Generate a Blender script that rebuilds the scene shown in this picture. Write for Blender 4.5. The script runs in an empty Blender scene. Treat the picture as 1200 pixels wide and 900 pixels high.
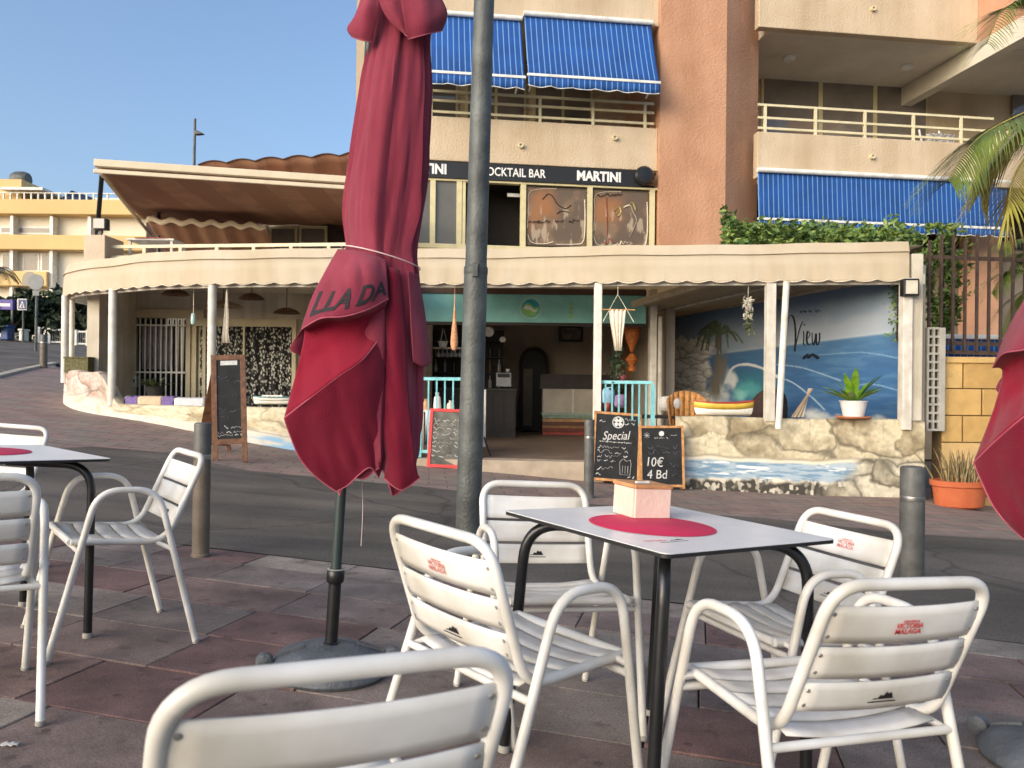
import bpy, bmesh, math, random
import numpy as np
from mathutils import Vector, Matrix
R = math.radians
rnd = random.Random(7)
sc = bpy.context.scene
col = sc.collection

# ------------------------------------------------------------------ camera, world, sun, exposure
FPX = 917.0                                   # focal length in pixels of the 1200 x 900 picture
CAM = np.array([0.0, 0.0, 1.0546])            # a seated eye
def frame_rot(pitch, roll):
    cy, sy, cr, sr = math.cos(pitch), math.sin(pitch), math.cos(roll), math.sin(roll)
    A = np.array([[1, 0, 0], [0, sy, -cy], [0, cy, sy]])
    B = np.array([[cr, -sr, 0], [sr, cr, 0], [0, 0, 1]])
    return (B @ A).T
RG = frame_rot(R(1.10), R(3.50))              # the tilted paving the chairs stand on (the street falls to the right)
RW = frame_rot(0.0, R(0.6))                   # true vertical
MGW = RW @ RG.T
cd = bpy.data.cameras.new('camera'); cam = bpy.data.objects.new('camera', cd); col.objects.link(cam)
cd.sensor_width = 36.0; cd.lens = 36.0 * FPX / 1200.0; cd.clip_start = 0.02; cd.clip_end = 2000
cx, cyv, cz = RW @ np.array([1, 0, 0]), RW @ np.array([0, -1, 0]), RW @ np.array([0, 0, -1])
cam.matrix_world = Matrix([[cx[i], cyv[i], cz[i], CAM[i]] for i in range(3)] + [[0, 0, 0, 1]])
cd.dof.use_dof = True; cd.dof.focus_distance = 4.2; cd.dof.aperture_fstop = 7.0
sc.camera = cam

SUN_ELEV, SUN_AZ = R(20), R(-136)             # azimuth from +Y towards +X: behind the camera, to its left
w = bpy.data.worlds.new('World'); sc.world = w; w.use_nodes = True
nt = w.node_tree; bgn = nt.nodes['Background']
sky = nt.nodes.new('ShaderNodeTexSky'); sky.sky_type = 'NISHITA'; sky.sun_disc = False
sky.sun_elevation = SUN_ELEV; sky.sun_rotation = SUN_AZ
sky.air_density = 1.0; sky.dust_density = 4.2; sky.ozone_density = 2.8
nt.links.new(sky.outputs[0], bgn.inputs[0]); bgn.inputs[1].default_value = 0.15
sd = bpy.data.lights.new('sun', 'SUN'); sun = bpy.data.objects.new('sun', sd); col.objects.link(sun)
sd.energy = 0.95; sd.angle = R(75); sd.color = (1.0, 0.975, 0.945)
sdir = Vector((math.sin(SUN_AZ) * math.cos(SUN_ELEV), math.cos(SUN_AZ) * math.cos(SUN_ELEV), math.sin(SUN_ELEV)))
sun.rotation_euler = sdir.to_track_quat('Z', 'Y').to_euler(); sun.location = (-6, -8, 14)
sc.view_settings.view_transform = 'Standard'; sc.view_settings.look = 'None'
sc.view_settings.exposure = 0.95; sc.view_settings.gamma = 1.0; sc.view_settings.use_curve_mapping = False

# ------------------------------------------------------------------ places: picture rays to metres
def ray(px, py): return np.array([(px - 600) / FPX, (py - 450) / FPX, 1.0])
def at(px, py, y):                            # the point of that ray at depth y
    d = RW @ ray(px, py); return Vector(CAM + d * (y / d[1]))
def onG(px, py, z=0.0):                       # the point of that ray on the paving plane raised by z (paving coordinates)
    d = RG @ ray(px, py); p = np.array([0, 0, CAM[2]]) + d * ((z - CAM[2]) / d[2]); return Vector(p)
def g2w(p): return Vector(CAM + MGW @ (np.array(p) - np.array([0, 0, CAM[2]])))
def w2g(p): return Vector(np.array([0, 0, CAM[2]]) + MGW.T @ (np.array(p) - CAM))
MG = Matrix.Translation(Vector(CAM)) @ Matrix(MGW.tolist()).to_4x4() @ Matrix.Translation(-Vector((0, 0, CAM[2])))
n_ = MGW[:, 2]; p_ = np.array(g2w((0, 0, 0)))
def planeG(x, y): return p_[2] - (n_[0] * (x - p_[0]) + n_[1] * (y - p_[1])) / n_[2]

# the line of the cafe front, right end to left end: x, y, ground z
FRONT = [(5.28, 10.0, -.34), (3.91, 10.2, -.35), (2.28, 10.4, -.31), (1.05, 10.6, -.24), (0.0, 10.8, -.16), (-1.41, 10.9, -.07),
         (-3.05, 11.0, .09), (-4.27, 11.2, .28), (-5.26, 11.5, .44), (-6.14, 12.0, .49), (-6.95, 12.5, .57), (-7.6, 13.3, .68), (-7.75, 14.3, .8)]
ctrl = [(x, y, planeG(x, y)) for x in (-4, -2, 0, 2, 4) for y in (-3, 0, 2, 4, 5.5)]
ctrl += FRONT + [(-12.0, 20, 1.4), (-28, 45, 3.25), (-38, 62, 4.2), (-60, 62, 5.4), (5.9, 9.8, -.47), (8, 8, -.6), (15, 9, -.95), (16, 20, -.9),
                 (2, 22, .0), (-10, 12, .85), (-14, 9, 1.0), (-30, 10, 2.2), (20, 60, -.2), (-10, 62, 3.2), (0, -60, 1.), (60, 0, -2.0), (-60, 0, 4.), (0, 250, 3.), (-250, 100, 8.), (250, 100, -4.), (0, -250, 2.)]
ctrl = np.array(ctrl)
Kc = np.linalg.norm(ctrl[:, None, :2] - ctrl[None, :, :2], axis=2)
Pc = np.c_[np.ones(len(ctrl)), ctrl[:, :2]]
Am = np.block([[Kc, Pc], [Pc.T, np.zeros((3, 3))]])
wts = np.linalg.solve(Am, np.r_[ctrl[:, 2], 0, 0, 0])
def zgv(x, y):
    x = np.asarray(x, float); y = np.asarray(y, float)
    d = np.sqrt((x[..., None] - ctrl[:, 0]) ** 2 + (y[..., None] - ctrl[:, 1]) ** 2)
    z = d @ wts[:-3] + wts[-3] + wts[-2] * x + wts[-1] * y
    near = np.clip((5.7 - y) / .8, 0, 1) * np.clip((4.6 - np.abs(x)) / .8, 0, 1) * np.clip((y + 4) / .8, 0, 1)
    return z * (1 - near) + planeG(x, y) * near
def zg(x, y): return float(zgv(x, y))
def gpix(px, py, ymax=80):                    # where a ray meets the street
    d = RW @ ray(px, py)
    y = 2.0
    while y < ymax:
        p = CAM + d * (y / d[1])
        if p[2] < zg(p[0], p[1]): break
        y += .05
    return Vector((p[0], p[1], zg(p[0], p[1])))

# ------------------------------------------------------------------ materials
MATS = {}
def mat(name, c, rough=.6, var=.10, scale=6.0, bump=0.0, bscale=60.0, metal=0.0, spec=.5, stain=None, coat=0.0, sheen=0.0, trans=0.0, alpha=None):
    if name in MATS: return MATS[name]
    m = bpy.data.materials.new(name); m.use_nodes = True; t = m.node_tree; b = t.nodes['Principled BSDF']
    b.inputs['Roughness'].default_value = rough; b.inputs['Metallic'].default_value = metal
    b.inputs['Specular IOR Level'].default_value = spec
    b.inputs['Coat Weight'].default_value = coat; b.inputs['Sheen Weight'].default_value = sheen
    b.inputs['Transmission Weight'].default_value = trans
    tc = t.nodes.new('ShaderNodeTexCoord')
    nz = t.nodes.new('ShaderNodeTexNoise'); nz.inputs['Scale'].default_value = scale; nz.inputs['Detail'].default_value = 6
    t.links.new(tc.outputs['Object'], nz.inputs['Vector'])
    rp = t.nodes.new('ShaderNodeValToRGB')
    rp.color_ramp.elements[0].position = .32; rp.color_ramp.elements[1].position = .68
    c2 = stain or tuple(x * (1 - 2 * var) for x in c)
    rp.color_ramp.elements[0].color = (*c2, 1); rp.color_ramp.elements[1].color = (*(min(1, x * (1 + var)) for x in c), 1)
    t.links.new(nz.outputs['Fac'], rp.inputs[0]); t.links.new(rp.outputs[0], b.inputs['Base Color'])
    if bump:
        n2 = t.nodes.new('ShaderNodeTexNoise'); n2.inputs['Scale'].default_value = bscale; n2.inputs['Detail'].default_value = 4
        t.links.new(tc.outputs['Object'], n2.inputs['Vector'])
        bp = t.nodes.new('ShaderNodeBump'); bp.inputs['Strength'].default_value = bump; bp.inputs['Distance'].default_value = .02
        t.links.new(n2.outputs['Fac'], bp.inputs['Height']); t.links.new(bp.outputs[0], b.inputs['Normal'])
    MATS[name] = m; return m
def stripe_mat(name, c1, c2, period, share, rough=.8, c3=None):
    m = mat(name, c1, rough, .12, 2.5); t = m.node_tree; b = t.nodes['Principled BSDF']
    base = b.inputs['Base Color'].links[0].from_socket
    tc = t.nodes['Texture Coordinate']; sp = t.nodes.new('ShaderNodeSeparateXYZ'); t.links.new(tc.outputs['Object'], sp.inputs[0])
    def ma(op, a, v):
        n = t.nodes.new('ShaderNodeMath'); n.operation = op; t.links.new(a, n.inputs[0]); n.inputs[1].default_value = v; return n.outputs[0]
    f = ma('FRACT', ma('MULTIPLY', sp.outputs['X'], 1 / period), 0)
    lt = ma('LESS_THAN', f, share)
    mx = t.nodes.new('ShaderNodeMixRGB'); t.links.new(lt, mx.inputs[0]); t.links.new(base, mx.inputs[1]); mx.inputs[2].default_value = (*c2, 1)
    t.links.new(mx.outputs[0], b.inputs['Base Color'])
    return m
def streaks(m, lo=.80, sc_=5.0):               # rain streaks and grime running down a wall
    t = m.node_tree; b = t.nodes['Principled BSDF']; tc = t.nodes['Texture Coordinate']; base = b.inputs['Base Color'].links[0].from_socket
    mp = t.nodes.new('ShaderNodeMapping'); mp.inputs['Scale'].default_value = (sc_, sc_, sc_ * .09); t.links.new(tc.outputs['Object'], mp.inputs[0])
    n = t.nodes.new('ShaderNodeTexNoise'); n.inputs['Scale'].default_value = 1.0; n.inputs['Detail'].default_value = 7; n.inputs['Roughness'].default_value = .62; t.links.new(mp.outputs[0], n.inputs['Vector'])
    r = t.nodes.new('ShaderNodeValToRGB'); r.color_ramp.elements[0].position = .33; r.color_ramp.elements[1].position = .56
    r.color_ramp.elements[0].color = (lo, lo * .97, lo * .92, 1); r.color_ramp.elements[1].color = (1, 1, 1, 1); t.links.new(n.outputs['Fac'], r.inputs[0])
    x = t.nodes.new('ShaderNodeMixRGB'); x.blend_type = 'MULTIPLY'; x.inputs[0].default_value = 1; t.links.new(base, x.inputs[1]); t.links.new(r.outputs[0], x.inputs[2]); t.links.new(x.outputs[0], b.inputs['Base Color']); return m
def translucent(m, fac, c):                  # thin cloth that lets daylight through
    t = m.node_tree; b = t.nodes['Principled BSDF']; o = t.nodes['Material Output']
    tr = t.nodes.new('ShaderNodeBsdfTranslucent'); tr.inputs[0].default_value = (*c, 1); mx = t.nodes.new('ShaderNodeMixShader'); mx.inputs[0].default_value = fac
    t.links.new(b.outputs[0], mx.inputs[1]); t.links.new(tr.outputs[0], mx.inputs[2]); t.links.new(mx.outputs[0], o.inputs['Surface']); return m
def paint_mat(name, rough=.75):               # a painted picture: colours stored on the wall's own points
    if name in MATS: return MATS[name]
    m = bpy.data.materials.new(name); m.use_nodes = True; t = m.node_tree; b = t.nodes['Principled BSDF']
    b.inputs['Roughness'].default_value = rough; b.inputs['Specular IOR Level'].default_value = .3
    a = t.nodes.new('ShaderNodeVertexColor'); a.layer_name = 'Col'; t.links.new(a.outputs[0], b.inputs['Base Color'])
    tc = t.nodes.new('ShaderNodeTexCoord'); n2 = t.nodes.new('ShaderNodeTexNoise'); n2.inputs['Scale'].default_value = 40
    t.links.new(tc.outputs['Object'], n2.inputs['Vector'])
    bp = t.nodes.new('ShaderNodeBump'); bp.inputs['Strength'].default_value = .25; bp.inputs['Distance'].default_value = .01
    t.links.new(n2.outputs['Fac'], bp.inputs['Height']); t.links.new(bp.outputs[0], b.inputs['Normal'])
    MATS[name] = m; return m
def srgb(r, g, b): return tuple(((x / 255) / 12.92 if x / 255 <= .04045 else ((x / 255 + .055) / 1.055) ** 2.4) for x in (r, g, b))

# ------------------------------------------------------------------ mesh builder
class MB:
    def __init__(s): s.v = []; s.f = []
    def add(s, vs, fs):
        o = len(s.v); s.v += [tuple(v) for v in vs]; s.f += [tuple(o + i for i in f) for f in fs]; return s
    def box(s, x0, x1, y0, y1, z0, z1, M=None):
        vs = [Vector((x, y, z)) for z in (z0, z1) for y in (y0, y1) for x in (x0, x1)]
        if M is not None: vs = [M @ v for v in vs]
        return s.add(vs, [(0, 2, 3, 1), (4, 5, 7, 6), (0, 1, 5, 4), (2, 6, 7, 3), (0, 4, 6, 2), (1, 3, 7, 5)])
    def bar(s, a, b, wd, ht, up=(0, 0, 1)):    # a rectangular bar from a to b
        a, b = Vector(a), Vector(b); d = (b - a).normalized(); u = Vector(up); sd = d.cross(u)
        if sd.length < 1e-4: sd = d.cross(Vector((0, 1, 0)))
        sd.normalize(); u = sd.cross(d)
        vs = [p + sd * (i * wd / 2) + u * (j * ht / 2) for p in (a, b) for j in (-1, 1) for i in (-1, 1)]
        return s.add(vs, [(0, 1, 3, 2), (4, 6, 7, 5), (0, 4, 5, 1), (2, 3, 7, 6), (0, 2, 6, 4), (1, 5, 7, 3)])
    def tube(s, pts, r, n=8, closed=False, cap=True, flat=1.0):
        pts = [Vector(p) for p in pts]; N = len(pts); rr = r if isinstance(r, (list, tuple)) else [r] * N
        prev = None; rings = []
        for i, p in enumerate(pts):
            a = pts[(i - 1) % N] if (closed or i > 0) else p; b = pts[(i + 1) % N] if (closed or i < N - 1) else p
            d = (b - a).normalized()
            if prev is None:
                x = d.orthogonal().normalized()
            else:
                x = prev - d * prev.dot(d)
                x = x.normalized() if x.length > 1e-6 else d.orthogonal().normalized()
            prev = x; y = d.cross(x)
            rings.append([p + (x * math.cos(2 * math.pi * k / n) + y * math.sin(2 * math.pi * k / n) * flat) * rr[i] for k in range(n)])
        vs = [v for r_ in rings for v in r_]; fs = []
        for i in range(N if closed else N - 1):
            j = (i + 1) % N
            for k in range(n):
                l = (k + 1) % n; fs.append((i * n + k, i * n + l, j * n + l, j * n + k))
        if cap and not closed: fs += [tuple(range(n))[::-1], tuple((N - 1) * n + k for k in range(n))]
        return s.add(vs, fs)
    def lathe(s, prof, n=24, M=None, cap=True):
        vs = []; fs = []
        for r, z in prof:
            for k in range(n):
                v = Vector((r * math.cos(2 * math.pi * k / n), r * math.sin(2 * math.pi * k / n), z)); vs.append(M @ v if M is not None else v)
        for i in range(len(prof) - 1):
            for k in range(n):
                l = (k + 1) % n; fs.append((i * n + k, i * n + l, (i + 1) * n + l, (i + 1) * n + k))
        if cap: fs += [tuple(range(n))[::-1], tuple((len(prof) - 1) * n + k for k in range(n))]
        return s.add(vs, fs)
    def grid(s, P, flip=False):                # P[i][j] points
        h, w_ = len(P), len(P[0]); vs = [p for r_ in P for p in r_]; fs = []
        for i in range(h - 1):
            for j in range(w_ - 1):
                q = (i * w_ + j, i * w_ + j + 1, (i + 1) * w_ + j + 1, (i + 1) * w_ + j); fs.append(q[::-1] if flip else q)
        return s.add(vs, fs)
    def prism(s, poly, a, b):                  # poly points extruded from offset vector a to b
        n = len(poly); a, b = Vector(a), Vector(b)
        vs = [Vector(p) + a for p in poly] + [Vector(p) + b for p in poly]
        fs = [tuple(range(n))[::-1], tuple(range(n, 2 * n))] + [(k, (k + 1) % n, n + (k + 1) % n, n + k) for k in range(n)]
        return s.add(vs, fs)
    def build(s, name, m, parent=None, smooth=False, bevel=0.0, solid=0.0, label=None, offset=0.0):
        me = bpy.data.meshes.new(name); me.from_pydata(s.v, [], s.f); me.update()
        b = bmesh.new(); b.from_mesh(me); bmesh.ops.recalc_face_normals(b, faces=b.faces[:]); b.to_mesh(me); b.free()
        o = bpy.data.objects.new(name, me); col.objects.link(o)
        for mm in (m if isinstance(m, (list, tuple)) else [m]): me.materials.append(mm)
        if smooth:
            me.polygons.foreach_set('use_smooth', [True] * len(me.polygons))
            try:
                me.set_sharp_from_angle(angle=R(38))
            except Exception: pass
        if solid:
            md = o.modifiers.new('thick', 'SOLIDIFY'); md.thickness = solid; md.offset = offset
        if bevel:
            md = o.modifiers.new('edge', 'BEVEL'); md.width = bevel; md.segments = 2; md.limit_method = 'ANGLE'; md.angle_limit = R(40)
        if parent is not None: o.parent = parent
        if label: o['label'] = label
        return o
def T(o, label, cat, group=None):
    o['label'] = label; o['category'] = cat
    if group: o['group'] = group
    return o
def S(o, label=None):
    o['kind'] = 'structure'
    if label: o['label'] = label
    return o
def empty(name, loc=(0, 0, 0), rz=0.0, M=None):
    o = bpy.data.objects.new(name, None); col.objects.link(o); o.empty_display_size = .1
    if M is not None: o.matrix_world = M
    else: o.location = loc; o.rotation_euler = (0, 0, rz)
    return o
def copy_tree(o, parent=None):
    c = o.copy(); col.objects.link(c); c.parent = parent
    if parent is not None: c.matrix_parent_inverse = o.matrix_parent_inverse.copy()
    for ch in list(o.children): copy_tree(ch, c)
    return c
def fillet(pts, rad, n=6, closed=False):
    pts = [Vector(p) for p in pts]; out = []; N = len(pts)
    for i, p in enumerate(pts):
        if not closed and i in (0, N - 1): out.append(p); continue
        a, b = pts[(i - 1) % N], pts[(i + 1) % N]; u, v = (a - p), (b - p)
        r_ = rad[i] if isinstance(rad, (list, tuple)) else rad
        k = min(r_, u.length * .49, v.length * .49); q0, q1 = p + u.normalized() * k, p + v.normalized() * k
        for j in range(n + 1):
            t = j / n; out.append(q0 * (1 - t) ** 2 + p * (2 * t * (1 - t)) + q1 * t * t)
    return out
def rot2(M, loc, rz): return M @ Matrix.Translation(Vector(loc)) @ Matrix.Rotation(rz, 4, 'Z')
def text(body, size, m, parent, M, name='lettering', ext=.001, shear=0.0, align='CENTER', sx=1.0, bold=0.0):
    cu = bpy.data.curves.new(name, 'FONT'); cu.body = body; cu.size = size; cu.extrude = ext; cu.align_x = align; cu.align_y = 'CENTER'; cu.shear = shear
    cu.resolution_u = 3; cu.offset = bold
    tmp = bpy.data.objects.new('tmp', cu); col.objects.link(tmp)
    me = bpy.data.meshes.new_from_object(tmp.evaluated_get(bpy.context.evaluated_depsgraph_get()))
    bpy.data.objects.remove(tmp); bpy.data.curves.remove(cu)
    me.transform(Matrix.Diagonal((sx, 1, 1, 1)))
    o = bpy.data.objects.new(name, me); col.objects.link(o); me.materials.clear(); me.materials.append(m)
    if parent is not None: o.parent = parent
    o.matrix_local = M
    return o
def face_M(origin, xdir, updir):               # a frame whose x runs along xdir, y along updir (z looks at the reader)
    x = Vector(xdir).normalized(); y = Vector(updir); y = (y - x * y.dot(x)).normalized(); z = x.cross(y)
    return Matrix([[x[i], y[i], z[i], Vector(origin)[i]] for i in range(3)] + [[0, 0, 0, 1]])
# noise for painted walls
def hash2(ix, iy, seed):
    n = (ix.astype(np.int64) * 374761393 + iy.astype(np.int64) * 668265263 + seed * 982451653) & 0x7fffffff
    n = ((n ^ (n >> 13)) * 1274126177) & 0x7fffffff
    return ((n ^ (n >> 16)) & 0xffff) / 65535.0
def vnoise(x, y, seed=0):
    ix, iy = np.floor(x), np.floor(y); fx, fy = x - ix, y - iy; fx = fx * fx * (3 - 2 * fx); fy = fy * fy * (3 - 2 * fy)
    a, b = hash2(ix, iy, seed), hash2(ix + 1, iy, seed); c, d = hash2(ix, iy + 1, seed), hash2(ix + 1, iy + 1, seed)
    return (a * (1 - fx) + b * fx) * (1 - fy) + (c * (1 - fx) + d * fx) * fy
def fbm(x, y, seed=0, o=4):
    s = 0; a = .5
    for k in range(o): s = s + a * vnoise(x * 2 ** k, y * 2 ** k, seed + k * 17); a *= .5
    return s / (1 - .5 ** o)
def voro(x, y, seed=0):                        # distance to nearest and second nearest seed, cell value
    ix, iy = np.floor(x), np.floor(y); d1 = np.full(x.shape, 9.); d2 = np.full(x.shape, 9.); cv = np.zeros(x.shape); ox = np.zeros(x.shape); oy = np.zeros(x.shape)
    for a in (-1, 0, 1):
        for b in (-1, 0, 1):
            jx, jy = ix + a, iy + b; sx_ = jx + hash2(jx, jy, seed); sy_ = jy + hash2(jx, jy, seed + 5)
            d = np.hypot(x - sx_, y - sy_); nw = d < d1
            d2 = np.where(nw, d1, np.minimum(d2, d)); cv = np.where(nw, hash2(jx, jy, seed + 9), cv); ox = np.where(nw, x - sx_, ox); oy = np.where(nw, y - sy_, oy); d1 = np.where(nw, d, d1)
    voro.off = (ox, oy); return d1, d2, cv
def lerp(a, b, t): return a + (b - a) * t
def mixc(c0, c1, t): return c0 * (1 - t[..., None]) + np.array(c1) * t[..., None]
def sstep(a, b, x): t = np.clip((x - a) / (b - a), 0, 1); return t * t * (3 - 2 * t)
def painted(name, P, C, m, parent=None, thick=None):
    """P: h x w x 3 points, C: h x w x 3 linear colours"""
    h, w_ = P.shape[:2]; mb = MB(); V = P.reshape(-1, 3)
    idx = np.arange(h * w_).reshape(h, w_)
    F = np.stack([idx[:-1, :-1], idx[:-1, 1:], idx[1:, 1:], idx[1:, :-1]], -1).reshape(-1, 4)
    me = bpy.data.meshes.new(name); me.from_pydata(V.tolist(), [], F.tolist()); me.update()
    a = me.color_attributes.new('Col', 'FLOAT_COLOR', 'POINT')
    a.data.foreach_set('color', np.c_[np.clip(C.reshape(-1, 3), 0, 1), np.ones(h * w_)].astype(np.float32).ravel())
    o = bpy.data.objects.new(name, me); col.objects.link(o); me.materials.append(m)
    if parent is not None: o.parent = parent
    return o
def leaves(mb, pts, size, aspect=.45, up=.3, seed=1, droop=0.0, quad=True):
    r_ = random.Random(seed)
    for p in pts:
        s_ = size * r_.uniform(.35, 1.5); d = Vector((r_.gauss(0, 1), r_.gauss(0, 1), r_.gauss(0, 1) * .6 + up)).normalized()
        sd_ = d.cross(Vector((r_.gauss(0, 1), r_.gauss(0, 1), r_.gauss(0, 1)))).normalized(); nn = d.cross(sd_)
        p = Vector(p); a = p - d * s_ * .5; b = p + d * s_ * .5
        mb.add([a, p + sd_ * s_ * aspect * .5 + nn * s_ * .08, b, p - sd_ * s_ * aspect * .5 + nn * s_ * .08], [(0, 1, 2, 3)])
    return mb
# ================================================================== THE SETTING: ground, road, pavements
m_ground = mat('ground_fill', srgb(96, 88, 80), .9, .12, 1.5, .3, 40)
def asphalt_mat():
    m = mat('asphalt', (.142, .124, .107), .88, .2, .8, .8, 260)
    t = m.node_tree; b = t.nodes['Principled BSDF']; tc = t.nodes['Texture Coordinate']
    base = b.inputs['Base Color'].links[0].from_socket
    n = t.nodes.new('ShaderNodeTexNoise'); n.inputs['Scale'].default_value = 120; n.inputs['Detail'].default_value = 2
    t.links.new(tc.outputs['Object'], n.inputs['Vector'])
    r = t.nodes.new('ShaderNodeValToRGB'); r.color_ramp.elements[0].position = .35; r.color_ramp.elements[1].position = .7
    r.color_ramp.elements[0].color = (.55, .55, .55, 1); r.color_ramp.elements[1].color = (1.35, 1.33, 1.3, 1)
    t.links.new(n.outputs['Fac'], r.inputs[0])
    x = t.nodes.new('ShaderNodeMixRGB'); x.blend_type = 'MULTIPLY'; x.inputs[0].default_value = 1; t.links.new(base, x.inputs[1]); t.links.new(r.outputs[0], x.inputs[2])
    # long worn wheel bands across the road
    mp = t.nodes.new('ShaderNodeMapping'); mp.inputs['Rotation'].default_value = (0, 0, R(12)); mp.inputs['Scale'].default_value = (.06, .9, 1)
    t.links.new(tc.outputs['Object'], mp.inputs[0])
    n3 = t.nodes.new('ShaderNodeTexNoise'); n3.inputs['Scale'].default_value = 2.2; n3.inputs['Detail'].default_value = 3; t.links.new(mp.outputs[0], n3.inputs['Vector'])
    r3 = t.nodes.new('ShaderNodeValToRGB'); r3.color_ramp.elements[0].position = .38; r3.color_ramp.elements[1].position = .62
    r3.color_ramp.elements[0].color = (.74, .74, .75, 1); r3.color_ramp.elements[1].color = (1.28, 1.24, 1.18, 1); t.links.new(n3.outputs['Fac'], r3.inputs[0])
    y = t.nodes.new('ShaderNodeMixRGB'); y.blend_type = 'MULTIPLY'; y.inputs[0].default_value = 1; t.links.new(x.outputs[0], y.inputs[1]); t.links.new(r3.outputs[0], y.inputs[2])
    nd = t.nodes.new('ShaderNodeTexNoise'); nd.inputs['Scale'].default_value = 1.3; nd.inputs['Detail'].default_value = 5; t.links.new(tc.outputs['Object'], nd.inputs['Vector'])
    va_ = t.nodes.new('ShaderNodeVectorMath'); va_.operation = 'MULTIPLY_ADD'; t.links.new(nd.outputs['Color'], va_.inputs[0]); va_.inputs[1].default_value = (.8, .8, 0); t.links.new(tc.outputs['Object'], va_.inputs[2])
    vo = t.nodes.new('ShaderNodeTexVoronoi'); vo.feature = 'DISTANCE_TO_EDGE'; vo.inputs['Scale'].default_value = .42; t.links.new(va_.outputs[0], vo.inputs['Vector'])
    rc = t.nodes.new('ShaderNodeValToRGB'); rc.color_ramp.elements[0].position = .0; rc.color_ramp.elements[1].position = .012; rc.color_ramp.elements[0].color = (.45, .45, .45, 1); rc.color_ramp.elements[1].color = (1, 1, 1, 1); t.links.new(vo.outputs['Distance'], rc.inputs[0])
    yc = t.nodes.new('ShaderNodeMixRGB'); yc.blend_type = 'MULTIPLY'; yc.inputs[0].default_value = .8; t.links.new(y.outputs[0], yc.inputs[1]); t.links.new(rc.outputs[0], yc.inputs[2])
    t.links.new(yc.outputs[0], b.inputs['Base Color'])
    return m
def paving_mat(name, rot, c1, c2, mortar, bw, bh):
    m = mat(name, c1, .85, .1, 1.2, .35, 120); t = m.node_tree; b = t.nodes['Principled BSDF']; tc = t.nodes['Texture Coordinate']
    base = b.inputs['Base Color'].links[0].from_socket
    mp = t.nodes.new('ShaderNodeMapping'); mp.inputs['Rotation'].default_value = (0, 0, rot); t.links.new(tc.outputs['Object'], mp.inputs[0])
    br = t.nodes.new('ShaderNodeTexBrick'); br.inputs['Scale'].default_value = 1; br.inputs['Brick Width'].default_value = bw; br.inputs['Row Height'].default_value = bh
    br.inputs['Mortar Size'].default_value = .006; br.inputs['Color1'].default_value = (*c1, 1); br.inputs['Color2'].default_value = (*c2, 1); br.inputs['Mortar'].default_value = (*mortar, 1)
    br.inputs['Bias'].default_value = -.1
    t.links.new(mp.outputs[0], br.inputs['Vector'])
    n = t.nodes.new('ShaderNodeTexNoise'); n.inputs['Scale'].default_value = 3; n.inputs['Detail'].default_value = 8; t.links.new(tc.outputs['Object'], n.inputs['Vector'])
    r = t.nodes.new('ShaderNodeValToRGB'); r.color_ramp.elements[0].position = .3; r.color_ramp.elements[1].position = .7
    r.color_ramp.elements[0].color = (.75, .75, .75, 1); r.color_ramp.elements[1].color = (1.15, 1.15, 1.12, 1); t.links.new(n.outputs['Fac'], r.inputs[0])
    x = t.nodes.new('ShaderNodeMixRGB'); x.blend_type = 'MULTIPLY'; x.inputs[0].default_value = 1; t.links.new(br.outputs['Color'], x.inputs[1]); t.links.new(r.outputs[0], x.inputs[2])
    t.links.new(x.outputs[0], b.inputs['Base Color'])
    return m
m_asph = asphalt_mat()
def patch(name, poly, dz, m, step=.35):
    """a sheet draped on the street inside a plan polygon"""
    b = bmesh.new(); vs = [b.verts.new((x, y, 0)) for x, y in poly]; b.faces.new(vs)
    xs = [p[0] for p in poly]; ys = [p[1] for p in poly]
    for ax, lo, hi in ((0, min(xs), max(xs)), (1, min(ys), max(ys))):
        v = lo + step
        while v < hi:
            no = Vector((1, 0, 0)) if ax == 0 else Vector((0, 1, 0))
            bmesh.ops.bisect_plane(b, geom=b.verts[:] + b.edges[:] + b.faces[:], plane_co=no * v, plane_no=no)
            v += step
    for v in b.verts: v.co.z = zg(v.co.x, v.co.y) + dz
    me = bpy.data.meshes.new(name); b.to_mesh(me); b.free(); o = bpy.data.objects.new(name, me); col.objects.link(o); me.materials.append(m)
    return o
# the ground: one sheet out to the horizon
def axis(fine0, fine1, step, far):
    a = list(np.arange(fine0, fine1 + step, step)); d = step
    while a[-1] < far: d *= 1.35; a.append(a[-1] + d)
    d = step
    while a[0] > -far: d *= 1.35; a.insert(0, a[0] - d)
    return np.array(a)
ax, ay = axis(-14, 9, .5, 600), axis(-4, 24, .5, 600)
X, Y = np.meshgrid(ax, ay); Z = zgv(X, Y) - .05
Z = np.where(np.hypot(X, Y) > 150, np.clip(Z, -8, 10), Z)
mb = MB(); mb.grid([[(X[i, j], Y[i, j], Z[i, j]) for j in range(len(ax))] for i in range(len(ay))])
S(mb.build('ground', m_ground, smooth=True))
def gp(px, py): p = gpix(px, py); return (p.x, p.y)
# kerb line between the near paving and the road (a straight line on the paving plane)
K0, K1 = Vector((-1.83, 4.97, 0)), Vector((2.61, 3.90, 0)); kd = (K1 - K0).normalized(); kn = Vector((-kd.y, kd.x, 0))
def kl(t): p = g2w(K0 + kd * t); return (p.x, p.y)
top = [gp(*q) for q in ((110, 524), (200, 531), (290, 552), (400, 562), (500, 571), (680, 590), (900, 608), (1073, 626), (1200, 634), (1330, 648))]
near_edge = [kl(t) for t in (9, 6, 4.6, 3, 1, -1, -2.2)]
road = patch('road', [(-6.0, 7.6)] + top + [(9.5, 6.2), (9.5, 2.2)] + near_edge[0:] + [(-5.2, 5.6)], 0.0, m_asph, .4)
S(road, 'dark worn asphalt street between the two pavements')
m_pave = paving_mat('far_paving', R(-6), srgb(141, 115, 106), srgb(130, 119, 108), srgb(80, 70, 64), .42, .22)
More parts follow.
